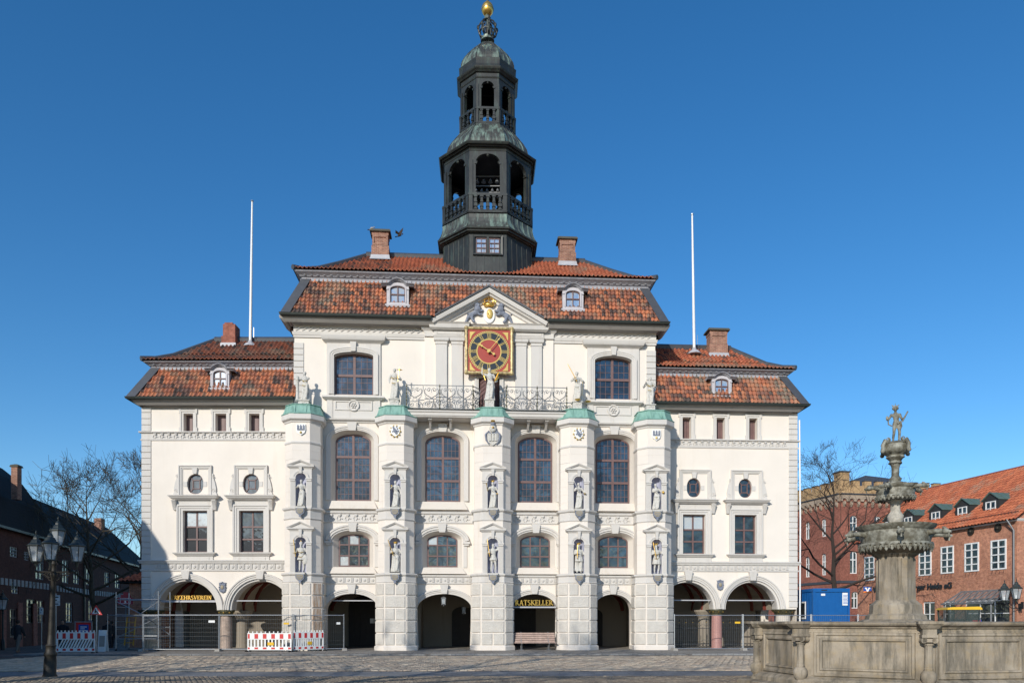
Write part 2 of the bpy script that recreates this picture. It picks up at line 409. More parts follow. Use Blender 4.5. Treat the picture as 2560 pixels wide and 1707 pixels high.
def tilesheet(name, c1, c2, rh=0.3, bw=0.25):
    m = N(name, 0.8, 0.25)
    b = m.n('ShaderNodeTexBrick', {'Vector': m.uv(), 'Color1': (*c1, 1), 'Color2': (*c2, 1), 'Mortar': tuple(x * 0.3 for x in c1) + (1,), 'Scale': 1.0, 'Mortar Size': 0.02, 'Mortar Smooth': 0.6, 'Brick Width': bw, 'Row Height': rh}, offset=0.0)
    m.color(m.mix(1.0, b.outputs[0], m.ramp(m.noise(1.0, 4), [(0.3, 0.75), (0.7, 1.15)]), 'MULTIPLY')); m.bump(b.outputs[1], -0.8, 0.03); return m.mat
M['roof_dark'] = tilesheet('near_black_roof_tiles', (0.017, 0.012, 0.010), (0.012, 0.009, 0.008))  # nearly black tile colour of the left houses
M['slate'] = simple('slate_roofing', (0.06, 0.065, 0.075), 0.6, 0.5)
# ============================================================ TOWN HALL
MF = Frame(0, 43.3, math.radians(3.6))                 # main block, lower wall plane
_p = MF.P(MF.u(705, -0.5), -0.5, 0); LW = Frame(_p.x, _p.y, math.radians(0.0))
_p = MF.P(0, -0.5, 0); RW = Frame(_p.x, _p.y, MF.a)
def zm(py, w=0.0, px=990): return MF.uz(px, py, w)[1]
hall = empty('town_hall', MF.P(0, 0, 0), 'cream baroque town hall with red tiled mansard roofs, clock and dark copper tower', 'town hall')
PIERS = [MF.u(752, 1.4), MF.u(988, 1.4), MF.u(1232, 1.4), MF.u(1447, 1.4), MF.u(1641, 1.4)]
PSC = [1, 1, 1.12, 1, 1]
zBASE = zm(1613, 1.5); zS1 = zm(1456, 1.45); zS1t = zm(1434, 1.45); zS2 = zm(1299, 1.4); zS2t = zm(1271, 1.4)
zR = zm(1108, 1.35); zCAP0 = zm(1057, 1.35); zCAP1 = zm(1040, 1.45)
def pier_path(c, h, ch, d, back=0.0, sc=1.0):
    h *= sc; return [(c - h - ch, back), (c - h - ch, d - ch), (c - h, d), (c + h, d), (c + h + ch, d - ch), (c + h + ch, back)]

M['reveal'] = plaster('window_reveal_paint', (0.68, 0.62, 0.545), 0.4, (0.45, 0.36, 0.26))
# ---- openings of the main block
TW = [(840, 927.6), (1063, 1151.5), (1295, 1380), (1490, 1572)]
SW = [(848, 923), (1067, 1145), (1300, 1375), (1496, 1569)]
GA = [(888, 1.27), (1109.4, 1.29), (1336.4, 1.17), (1536, 1.07)]
zT0, zTs, zT1 = zm(1252.6, -.45, 900), zm(1106, -.45, 900), zm(1086.7, -.45, 900)
zW0, zWs, zW1 = zm(1416, -.4, 900), zm(1350, -.4, 900), zm(1336, -.4, 900)
zG1, zGs = zm(1483, 0, 1100), zm(1526, 0, 1100)
holes = []; tall = []; small = []; arches = []
for (a, b) in TW:
    c = (MF.u(a, -.45) + MF.u(b, -.45)) / 2; tall.append(c)
    holes.append(arch(c - 1.2, c + 1.2, zT0 - .05, zTs + .02, zT1 + .15, 20, 2.1))
for (a, b) in SW:
    c = (MF.u(a, -.4) + MF.u(b, -.4)) / 2; small.append(c)
    holes.append(arch(c - 1.12, c + 1.12, zW0 - .05, zWs + .02, zW1 + .15, 18, 2.0))
for k, (a, hw) in enumerate(GA):
    ga, gb = PIERS[k] + .58 * PSC[k] + .46, PIERS[k + 1] - .58 * PSC[k + 1] - .46; c = (ga + gb) / 2; hw = (gb - ga) / 2; arches.append((c, hw)); holes.append(arch(c - hw, c + hw, 0.02, zGs, zG1, 22, 2.1))
uA, uB = PIERS[0] - .6, PIERS[4] + .6
zLEDGE = zm(1052, 0, 900)
mb = MB(); mb.wall(MF, [(uA, 0.01), (uB, 0.01), (uB, zLEDGE), (uA, zLEDGE)], holes, 0)
for (c, hw) in arches:
    o = arch(c - hw, c + hw, 0.02, zGs, zG1, 22, 2.1)[1:] + [(c - hw, 0.02)]
    mb.loft(MF, o, 0, o, -0.9, False)
mb.box(MF, uA, uA + .5, -9, -.02, 0.01, zLEDGE); mb.box(MF, uB - .5, uB, -9, -.02, 0.01, zLEDGE)
mb.build('wall', M['ashlar'], hall)
def reveal(mb, c, hwf, hwb, z0f, z0b, zsf, zsb, ztf, ztb, wb, ex, n=18):
    A = archpath(c - hwf, c + hwf, z0f, zsf, ztf, n, ex); B = archpath(c - hwb, c + hwb, z0b, zsb, ztb, n, ex)
    mb.loft(MF, A, 0, B, wb, False)
    mb.face([MF.P(A[0][0], 0, z0f), MF.P(A[-1][0], 0, z0f), MF.P(B[-1][0], wb, z0b), MF.P(B[0][0], wb, z0b)])
for c in tall:
    mb = MB(); reveal(mb, c, 1.2, .985, zT0 - .05, zT0, zTs + .02, zTs, zT1 + .15, zT1, -.45, 2.1)
    mb.face([MF.P(c - 1.42, .22, zT0 - .52), MF.P(c + 1.42, .22, zT0 - .52), MF.P(c + 1.2, .01, zT0 - .05), MF.P(c - 1.2, .01, zT0 - .05)]); mb.build('window_reveal', M['reveal'], hall)
for c in small:
    mb = MB(); reveal(mb, c, 1.12, .85, zW0 - .05, zW0, zWs + .02, zWs, zW1 + .15, zW1, -.4, 2.0)
    mb.face([MF.P(c - 1.35, .22, zW0 - .42), MF.P(c + 1.35, .22, zW0 - .42), MF.P(c + 1.12, .01, zW0 - .05), MF.P(c - 1.12, .01, zW0 - .05)]); mb.build('window_reveal', M['reveal'], hall)

def window(fr, name, outline, w, cols, rows, fw=0.07, bar=0.03, mat='brownwood', gl='glass', leads=None, par=None, mull=None, seed=0, label=None, casement=True):
    """frame with mullions and transoms; every light is a pane of its own. outline: arched list of (u,z)"""
    rnd = random.Random(seed)
    us = [p[0] for p in outline]; zs = [p[1] for p in outline]
    u0, u1, z0, z1 = min(us), max(us), min(zs), max(zs)
    mb = MB(); prof = [(0, w - .03), (0, w + .05), (-fw, w + .05), (-fw, w - .03)]
    path = outline[::-1]                                  # clockwise, so the inside is on the right
    mb.sweep(fr, path, prof, closed=True)
    cu = [u0 + (u1 - u0) * k / cols for k in range(cols + 1)] if isinstance(cols, int) else [u0 + (u1 - u0) * k for k in cols]
    rz = [z0 + (z1 - z0) * k for k in rows]
    def top_at(u):
        best = z0
        for i in range(len(outline)):
            a, b = outline[i - 1], outline[i]
            if min(a[0], b[0]) - 1e-9 <= u <= max(a[0], b[0]) + 1e-9 and abs(a[0] - b[0]) > 1e-9:
                best = max(best, a[1] + (b[1] - a[1]) * (u - a[0]) / (b[0] - a[0]))
        return best
    mu = mull or fw * .9
    for u in cu[1:-1]: mb.box(fr, u - mu / 2, u + mu / 2, w - .02, w + .06, z0, top_at(u) - .01)
    for z in rz[1:-1]: mb.box(fr, u0 + .01, u1 - .01, w - .02, w + .068, z - mu / 2, z + mu / 2)
    if leads:
        nc, nr = leads
        for i in range(len(cu) - 1):
            a, b = cu[i] + mu / 2, cu[i + 1] - mu / 2
            for k in range(1, nc):
                u = a + (b - a) * k / nc; mb.box(fr, u - bar / 2, u + bar / 2, w + .012, w + .026, z0 + .03, top_at(u) - .03)
        for j in range(len(rz) - 1):
            a, b = rz[j], rz[j + 1]
            for k in range(1, nr[j]):
                z = a + (b - a) * k / nr[j]
                row = clip(outline, z - .001, z + .001, 1)
                if row: mb.box(fr, min(p[0] for p in row) + .02, max(p[0] for p in row) - .02, w + .012, w + .0245, z - bar / 2, z + bar / 2)
    rt = mb.build('window', M[mat], par)
    if label: rt['label'] = label
    for i in range(len(cu) - 1):
        for j in range(len(rz) - 1):
            q = clip(clip(outline, cu[i], cu[i + 1], 0), rz[j], rz[j + 1], 1)
            if len(q) < 3: continue
            cz = sum(p[1] for p in q) / len(q); cc = sum(p[0] for p in q) / len(q)
            tx, tz = rnd.uniform(-.012, .012), rnd.uniform(-.012, .012)
            pm = MB(); pm.face([fr.P(p[0], w + .005 + (p[0] - cc) * tx + (p[1] - cz) * tz, p[1]) for p in q])
            pm.build('pane', M[gl if not isinstance(gl, list) else gl[rnd.randrange(len(gl))]], par if par is not None and par.parent is not None else rt)
    return rt
for k, c in enumerate(tall):
    o = arch(c - .985, c + .985, zT0, zTs, zT1, 20, 2.1); H = zT1 - zT0
    window(MF, 'window', o, -.45, [0, .5, 1], [0, .315, .66, 1], .09, .022, leads=(4, [3, 3, 3]), par=hall, mull=.13, seed=k + 3, gl=['glass', 'glass', 'darkglass'] if k < 3 else ['glass', 'darkglass'])
for k, c in enumerate(small):
    o = arch(c - .85, c + .85, zW0, zWs, zW1, 18, 2.0)
    window(MF, 'window', o, -.4, 3, [0, .34, .68, 1], .07, .03, par=hall, mull=.075, seed=10 + k, gl=['glass', 'glass', 'glass', 'glass', 'curtain'] if k < 2 else ['darkglass', 'glass', 'darkglass'])

# ---- window surrounds, arch mouldings, keystones
def keystone(mb, fr, c, z0, z1, w, wt=.2, wb=.13):
    mb.hexa([fr.P(c - wb, w, z0), fr.P(c + wb, w, z0), fr.P(c + wb, 0, z0), fr.P(c - wb, 0, z0), fr.P(c - wt, w + .05, z1), fr.P(c + wt, w + .05, z1), fr.P(c + wt, 0, z1), fr.P(c - wt, 0, z1)])
sur = [(0, 0), (0, .05), (.06, .05), (.07, .09), (.15, .09), (.16, .13), (.24, .13), (.27, .10), (.27, 0)]
for c in tall:
    mb = MB(); mb.sweep(MF, archpath(c - 1.2, c + 1.2, zT0 - .02, zTs + .02, zT1 + .15, 20, 2.1), sur)
    keystone(mb, MF, c, zT1 + .1, zLEDGE - .12, .16, .27, .2); mb.build('window_surround', M['trim'], hall)
for c in small:
    mb = MB(); p = archpath(c - 1.2, c + 1.2, zW0 + .1, zWs - .1, zW1 + .2, 18, 2.0, legs=False)
    mb.sweep(MF, p, [(0, 0), (0, .1), (.08, .1), (.09, .17), (.2, .17), (.22, .22), (.31, .22), (.33, .12), (.33, 0)])
    for s in (-1, 1):
        mb.box(MF, c + s * 1.37 - .2, c + s * 1.37 + .2, 0, .2, zWs - .22, zWs - .1); mb.box(MF, c + s * 1.36 - .14, c + s * 1.36 + .14, 0, .15, zWs - .32, zWs - .22)
        mb.box(MF, c + s * 1.3 - .1, c + s * 1.3 + .1, 0, .05, zW0 - .05, zWs - .32)
    keystone(mb, MF, c, zW1 + .1, zS2 - .03, .26, .25, .17); mb.build('window_surround', M['trim'], hall)
zF1 = zm(1456, 0, 990)
for (c, hw) in arches:
    mb = MB(); mb.sweep(MF, archpath(c - hw, c + hw, 1.0, zGs, zG1, 22, 2.1, legs=False), [(-.02, -.2), (-.02, .06), (.08, .06), (.09, .1), (.17, .1), (.18, .15), (.25, .15), (.28, .05), (.28, 0)])
    keystone(mb, MF, c, zG1 - .02, zS1 - .03, .2, .24, .15); mb.build('arch_moulding', M['trim'], hall)

# ---- piers with rusticated blocks, niches, caps
def niche(mb, mbn, fr, c, w, hw, z0, zs, dep=.42):
    """half-round recess: lining into mbn"""
    n = 10
    cols = [(c - hw * math.cos(PI * k / n), -dep * math.sin(PI * k / n)) for k in range(n + 1)]
    for k in range(n):
        a, b = cols[k], cols[k + 1]
        mbn.face([fr.P(a[0], w + a[1], z0), fr.P(b[0], w + b[1], z0), fr.P(b[0], w + b[1], zs), fr.P(a[0], w + a[1], zs)])
        for j in range(6):
            t0, t1 = PI / 2 * j / 6, PI / 2 * (j + 1) / 6
            def q(p, t): return fr.P(c + (p[0] - c) * math.cos(t), w + p[1] * math.cos(t), zs + hw * math.sin(t))
            mbn.face([q(a, t0), q(b, t0), q(b, t1), q(a, t1)])
    mbn.face([fr.P(a, w + b, z0) for a, b in cols])
NICHES = []
rnd = random.Random(3)
def plaque(par, fr, c, w, zt, s=1.0):
    mb = MB(); o = [(-.23, 0), (-.26, -.12), (-.24, -.27), (-.12, -.38), (-.05, -.42), (-.09, -.47), (0, -.56), (.09, -.47), (.05, -.42), (.12, -.38), (.24, -.27), (.26, -.12), (.23, 0)]
    mb.poly(fr, [(c + a * s, zt + b * s) for a, b in o], w + .07, .09)
    i = [(c + a * s * .75, zt - .03 + b * s * .75) for a, b in o[:4] + o[9:]]
    mb.poly(fr, i, w + .1, .04, 1)
    for r in range(2):
        for k in range(6): mb.box(fr, c - .14 + k * .048, c - .115 + k * .048, w + .1, w + .112, zt - .14 - r * .09, zt - .09 - r * .09, 2)
    mb.build('name_plaque', [M['lion'], M['goldpaint_dim'], M['lion']], par)
M['goldpaint_dim'] = simple('dull_gold_plaque', (0.34, 0.29, 0.2), 0.5, bump=0.5, bsc=60)
for pi, c in enumerate(PIERS):
    sc = PSC[pi]; pr = empty('pier', MF.P(c, 1.0, 0), parent=hall)
    # ground tier core and base
    mb = MB(); pth = pier_path(c, .58, .5, 1.44, 0, sc)
    mb.plan(pth, [(.1, 0.0), (.1, zBASE - .06), (.04, zBASE), (0, zBASE), (0, zS1)], fr=MF)
    mb.build('shaft', M['ashlar'], pr)
    rows = 5; rh = (zS1 - zBASE) / rows
    for k in range(5):
        fr, L = MF.sub(*pth[k], *pth[k + 1])
        for r in range(rows):
            z0 = zBASE + r * rh + .035; z1 = zBASE + (r + 1) * rh - .035
            n = 2 if (k == 2 and r % 2 == 0) else 1
            for q in range(n):
                a = L * q / n + .045; b = L * (q + 1) / n - .045
                bm_ = MB(); bm_.block(fr, a, b, 0, .05 + rnd.uniform(0, .008), z0, z1, .02)
                bm_.build('stone_block', M['rustic_stain' if pi == 0 and k == 3 and r > 0 else 'rustic'], pr)
    # niche tiers
    for (z0, z1, h, d, zn0, zn1, hw, low) in ((zS1t, zS2, .5, 1.38, zS1t + .06, zm(1343, 1.4), .3, True), (zS2t, zR, .47, 1.33, zS2t + .06, zm(1185, 1.35), .29, False)):
        h *= sc; p = pier_path(c, h, .48, d)
        mb = MB(); ztop = z1 if low else zm(1150, 1.35)
        # chamfers and sides in courses with fine joints, front face with the niche cut out
        nco = 7 if low else 6; ch = (ztop - z0) / nco; pf = []
        for r in range(nco): pf += [(-.008, z0 + r * ch), (0, z0 + r * ch + .012), (0, z0 + (r + 1) * ch - .006)]
        mb.plan(p[:3], pf, fr=MF, cap=False); mb.plan(p[3:], pf, fr=MF, cap=False)
        zs = zn1 - hw
        mb.wall(MF, [(c - h, z0), (c + h, z0), (c + h, ztop), (c - h, ztop)], [arch(c - hw, c + hw, zn0, zs, zn1, 14)], d)
        if not low:
            nco = 2; ch = (zR - ztop) / nco; pf = []
            for r in range(nco): pf += [(-.008, ztop + r * ch), (0, ztop + r * ch + .012), (0, ztop + (r + 1) * ch - .006)]
            mb.plan(p, pf, fr=MF, cap=False)
        mb.build('shaft', M['ashlar'], pr)
        mn = MB(); niche(None, mn, MF, c, d, hw, zn0, zs); mn.build('niche_lining', M['niche'], pr, smooth=True)
        NICHES.append((pi, low, c, d, zn0, zn1))
        # frame round the niche: pilasters, imposts, arch, pediment
        mb = MB(); fw = .58; zp = zm(1325, 1.4) if low else zm(1171, 1.35); w0 = d
        o = [(c - fw, zn0 - .06), (c - hw, zn0 - .06)] + archpath(c - hw, c + hw, zn0, zs, zn1, 14)[0:] + [(c + hw, zn0 - .06), (c + fw, zn0 - .06), (c + fw, zp), (c - fw, zp)]
        mb.wall(MF, o, [], w0 + .07)
        mb.loft(MF, [(c - fw, zn0 - .06), (c - fw, zp)], w0 - .45, [(c - fw, zn0 - .06), (c - fw, zp)], w0 + .07, False)
        mb.loft(MF, [(c + fw, zp), (c + fw, zn0 - .06)], w0 - .45, [(c + fw, zp), (c + fw, zn0 - .06)], w0 + .07, False)
        ap = archpath(c - hw, c + hw, zn0 - .06, zs, zn1, 14); mb.loft(MF, ap, w0, ap, w0 + .07, False)
        mb.sweep(MF, archpath(c - hw, c + hw, zs, zs, zn1, 14, legs=False), [(0, w0 + .06), (0, w0 + .1), (.06, .1 + w0), (.08, .13 + w0), (.15, w0 + .13), (.16, w0 + .06)])
        for s in (-1, 1):
            mb.box(MF, c + s * (fw + hw) / 2 - .17, c + s * (fw + hw) / 2 + .17, w0 + .05, w0 + .15, zs - .05, zs + .03)
            mb.box(MF, c + s * (fw + hw) / 2 - .14, c + s * (fw + hw) / 2 + .14, w0 + .05, w0 + .12, zs - .14, zs - .055)
            for q in range(4): mb.box(MF, c + s * (fw + hw) / 2 - .1 + q * .055, c + s * (fw + hw) / 2 - .07 + q * .055, w0 + .06, w0 + .085, zn0 + .05, zs - .16)
            mb.box(MF, c + s * (fw + hw) / 2 - .15, c + s * (fw + hw) / 2 + .15, w0 + .05, w0 + .13, zn0 - .06, zn0 + .02)
        keystone(mb, MF, c, zn1 - .03, zp, w0 + .17, .09, .06)
        za = zm(1306, 1.4) if low else zm(1154, 1.35); q = .13
        mb.plan([(c - fw, w0 - .3), (c - fw, w0 + .07), (c + fw, w0 + .07), (c + fw, w0 - .3)], [(0, zp - .07), (.04, zp - .06), (.08, zp), (.14, zp + .02), (.15, zp + .09), (.0, zp + .1)], fr=MF)
        e = fw + .14
        mb.poly(MF, [(c - e, zp + .09), (c + e, zp + .09), (c, za)] if not low else [(c - fw, zp + .09), (c + fw, zp + .09), (c, za - .06)], w0 + .1, .4)
        mb.sweep(MF, [(c - e, zp + .1), (c, za), (c + e, zp + .1)], [(-.07, w0 - .3), (-.07, w0 + .16), (0, w0 + .22), (.02, w0 + .22), (.02, w0 - .3)])
        mb.build('niche_frame', M['trim'], pr)
        mb = MB(); mb.box(MF, c - .27, c + .27, w0 - .3, w0 + .3, zn0 - .1, zn0 - .0); mb.lathe(MF.P(c, w0 + .04, zn0 - .34), [(.05, 0), (.14, .08), (.24, .2), (.25, .25)], 12, sy=.8)
        mb.build('console', M['stone_white'], pr)
        plaque(pr, MF, c, w0 + .22, zn0 - .1, .9)
    # plain top tier
    p = pier_path(c, .47 * sc, .48, 1.33)
    mb = MB(); mb.plan(p, [(0, zR - .01), (0, zCAP0 + .02)], fr=MF, cap=False)
    mb.build('shaft', M['plaster'], pr)
    mb = MB()
    mb.plan(p, [(0, zR - .08), (.03, zR - .07), (.05, zR), (.03, zR + .05), (0, zR + .06)], fr=MF)
    mb.plan(p, [(0, zCAP0 - .05), (.04, zCAP0 - .03), (.07, zCAP0 + .05), (.16, zCAP0 + .09), (.2, zCAP0 + .13), (.2, zCAP1 + .03), (0, zCAP1 + .05)], fr=MF)
    mb.build('cap_moulding', M['trim'], pr)
    mb = MB(); zc = zCAP1 + .04; zt = zm(1014, 1.2)
    hc = zt - zc; prof = [(.2, zc), (.22, zc + .03), (.12, zc + hc * .2), (.06, zc + hc * .45), (.01, zc + hc * .75), (-.03, zt - .06), (.02, zt - .04), (.0, zt)]
    mb.plan(p, prof, fr=MF); q = pier_path(c, .45 * sc, .46, 1.3); mb.face([MF.P(a, b, zt - .01) for a, b in q])
    for s in (-1, 1): mb.beam(MF.P(c + s * .3, 1.5, zc + .06), MF.P(c + s * .3, 1.31, zt - .03), .03, .03)
    mb.build('copper_cap', M['mint'], pr)
# ---- coats of arms on the piers (tower shield, lion shield, great arms, eagle shield, tower shield)
def shield_pts(c, z, s=1.0): return [(c + a * s, z + b * s) for a, b in [(-.24, .3), (-.25, 0), (-.2, -.16), (0, -.3), (.2, -.16), (.25, 0), (.24, .3), (.1, .26), (0, .3), (-.1, .26)]]
for pi, c in enumerate(PIERS):
    if pi == 2: continue
    zc = zm(1078, 1.35); w = 1.33; mb = MB(); mb.poly(MF, shield_pts(c, zc, 1.0), w + .08, .1)
    if pi in (0, 4):
        for u in (-.15, 0, .15):
            mb.box(MF, c + u - .045, c + u + .045, w + .08, w + .12, zc + .0, zc + .2, 1)
            mb.poly(MF, [(c + u - .055, zc + .2), (c + u + .055, zc + .2), (c + u, zc + .27)], w + .12, .04, 1)
        mb.box(MF, c - .19, c + .19, w + .08, w + .11, zc - .03, zc + .04, 2); mb.ball(MF.P(c, w + .09, zc - .15), .07, 8, 3)
    else:
        for a, b, r in ((-.05, .1, .07), (0, .0, .09), (.06, -.1, .07), (.12, .12, .04), (-.13, -.02, .04), (.15, 0, .05), (-.1, .2, .05), (.08, .22, .04)): mb.ball(MF.P(c + a, w + .09, zc + b), r, 8, 1, (1.1, .5, 1.1))
        for k in range(10):
            a = 2 * PI * k / 10; mb.ball(MF.P(c + .27 * math.cos(a), w + .05, zc + .3 * math.sin(a)), .055, 6, 3)
    mb.build('coat_of_arms', [M['white'], M['lion'], M['lion'], M['goldpaint']], [o for o in hall.children if o.name.split('.')[0] == 'pier'][pi])
c = PIERS[2]; mb = MB(); w = 1.33; zc = zm(1088, 1.35)
mb.poly(MF, shield_pts(c, zc - .12, 1.25), w + .12, .14)
for u in (-.16, 0, .16):
    mb.box(MF, c + u - .055, c + u + .055, w + .12, w + .18, zc - .25, zc + .14, 0); mb.poly(MF, [(c + u - .07, zc + .14), (c + u + .07, zc + .14), (c + u, zc + .27)], w + .18, .05, 1)
mb.ball(MF.P(c, w + .15, zc + .42), .2, 10, 0, (1, .6, 1)); mb.ball(MF.P(c, w + .3, zc + .46), .06, 8, 3)
mb.ball(MF.P(c, w + .15, zc + .68), .13, 10, 1); mb.lathe(MF.P(c, w + .15, zc + .76), [(.1, 0), (.14, .1), (.1, .12)], 10, 3)
for s in (-1, 1):
    mb.tube([MF.P(c + s * .2, w + .1, zc + .3), MF.P(c + s * .4, w + .1, zc + .1), MF.P(c + s * .36, w + .1, zc - .2), MF.P(c + s * .2, w + .1, zc - .45)], [.05, .06, .05, .02], 6, 1)
mb.build('coat_of_arms', [M['stone_white'], M['lion'], M['lion'], M['gold']], [o for o in hall.children if o.name.split('.')[0] == 'pier'][2])

# ---- string courses round walls and piers
def course_path(h, ch, d, w=0.0):
    p = [(uA, w)] if False else []
    for pi, c in enumerate(PIERS): p += pier_path(c, h, ch, d, w, PSC[pi])
    return p
mb = MB(); p = course_path(.55, .5, 1.4)
mb.plan(p, [(0, zS1 - .02), (.05, zS1), (.08, zS1 + .05), (.03, zS1 + .09), (.03, zS1t - .12), (.09, zS1t - .07), (.12, zS1t - .03), (.12, zS1t + .03), (.02, zS1t + .06)], fr=MF)
mb.build('string_course', M['trim'], hall)
mb = MB(); p = course_path(.5, .48, 1.36)
mb.plan(p, [(0, zS2 - .02), (.04, zS2), (.07, zS2 + .05), (.02, zS2 + .08), (.02, zS2t - .13), (.09, zS2t - .09), (.12, zS2t - .05), (.13, zS2t + .02), (.02, zS2t + .06)], fr=MF)
mb.build('string_course', M['trim'], hall)
def frieze_discs(fr, u0, u1, w, z0, z1, pitch=.44, par=hall):
    mb = MB(); n = max(1, round((u1 - u0) / pitch)); q = (u1 - u0) / n; zc = (z0 + z1) / 2; h = (z1 - z0)
    for k in range(n):
        c = u0 + (k + .5) * q
        mb.disc(fr, c, zc, h * .34, w + .05, 14, depth=.05); mb.disc(fr, c, zc, h * .16, w + .07, 8, depth=.03)
        for j in (-1, 0, 1): mb.box(fr, c + q / 2 + j * q * .11 - q * .04, c + q / 2 + j * q * .11 + q * .04, w, w + .05, z0 + .01, z1 - .01)
    mb.build('frieze', M['trim'], par)
def frieze_leaf(fr, u0, u1, w, z0, z1, pitch=.47, par=hall):
    mb = MB(); n = max(1, round((u1 - u0) / pitch)); q = (u1 - u0) / n; h = z1 - z0
    for k in range(n):
        c = u0 + (k + .5) * q
        mb.box(fr, c - q * .17, c + q * .17, w, w + .1, z1 - h * .22, z1); mb.ball(fr.P(c, w + .03, z1 - h * .3), q * .13, 6, sc=(1, .8, 1))
        mb.tube([fr.P(c, w + .03, z1 - h * .3), fr.P(c + q * .14, w + .04, z1 - h * .6), fr.P(c - q * .02, w + .03, z0 + h * .12)], [q * .07, q * .06, q * .03], 5)
        mb.tube([fr.P(c - q * .2, w + .02, z0 + h * .1), fr.P(c - q * .34, w + .03, z0 + h * .4), fr.P(c - q * .22, w + .02, z0 + h * .7)], [q * .05, q * .07, q * .03], 5)
        mb.ball(fr.P(c + q * .32, w + .02, z0 + h * .35), q * .09, 6)
    mb.build('frieze', M['trim'], par)
def frieze_wave(fr, u0, u1, w, z0, z1, pitch=.36, par=hall):
    mb = MB(); n = max(1, round((u1 - u0) / pitch)); q = (u1 - u0) / n; zc = (z0 + z1) / 2; h = z1 - z0
    for k in range(n):
        c = u0 + (k + .5) * q
        mb.ball(fr.P(c, w + .02, zc), h * .17, 8, sc=(1, .6, 1))
        pts = [fr.P(c + q * (t - .5) * 1.1, w + .03, zc - math.cos(t * PI) * h * .36) for t in [j / 8 for j in range(9)]]
        mb.tube(pts, h * .07, 5)
        mb.tube([fr.P(c + q * .35 * math.cos(a), w + .02, zc + h * .34 * math.sin(a)) for a in [PI * .1 + PI * .2 * j for j in range(6)]], h * .05, 4)
    mb.build('frieze', M['trim'], par)
for k in range(4):
    a = PIERS[k] + .58 * PSC[k] + .5; b = PIERS[k + 1] - .58 * PSC[k + 1] - .5
    frieze_discs(MF, a + .1, b - .1, .03, zS1 + .1, zS1t - .12); frieze_leaf(MF, a + .08, b - .08, .02, zS2 + .08, zS2t - .13)

# ---- upper storey
WU = -.05
uUL, uUR = MF.u(736, WU), MF.u(1638, WU)
zFR0, zFR1 = zm(829, .1, 850), zm(813, .1, 850)
zEAVE = zm(783, .75, 705)
UW = [(835.4, 933.8, 881, 891, 986.8, 884), (1486.3, 1578.6, 890.7, 903, 997.9, 1533)]
holes = []; uw = []
for a, b, yc, ysp, yb, px in UW:
    u0, u1 = MF.u(a, WU), MF.u(b, WU); zb, zs, zt = (MF.uz(px, y, WU)[1] for y in (yb, ysp, yc)); uw.append((u0, u1, zb, zs + .0, zt)); holes.append(arch(u0, u1, zb, zs, zt, 16, 1.8))
dU0, dU1 = MF.u(1196.4, WU), MF.u(1248.7, WU); zD1 = MF.uz(1222, 947, WU)[1]; zBAL = zm(1024, 1.1, 1100)
holes.append([(dU0, zBAL), (dU1, zBAL), (dU1, zD1), (dU0, zD1)])
mb = MB(); mb.wall(MF, [(uUL, zLEDGE - .3), (uUR, zLEDGE - .3), (uUR, zEAVE - .1), (uUL, zEAVE - .1)], holes, WU)
for h in holes: mb.loft(MF, h, WU - .4, h, WU)
mb.box(MF, uUL, uUL + .4, -8.6, WU - .005, 12.0, zEAVE - .1); mb.box(MF, uUR - .4, uUR, -8.6, WU - .005, 12.0, zEAVE - .1)
mb.box(MF, uUL, uUR, -9, -8.6, 0, zEAVE - .1)
mb.build('wall', M['plaster'], hall)
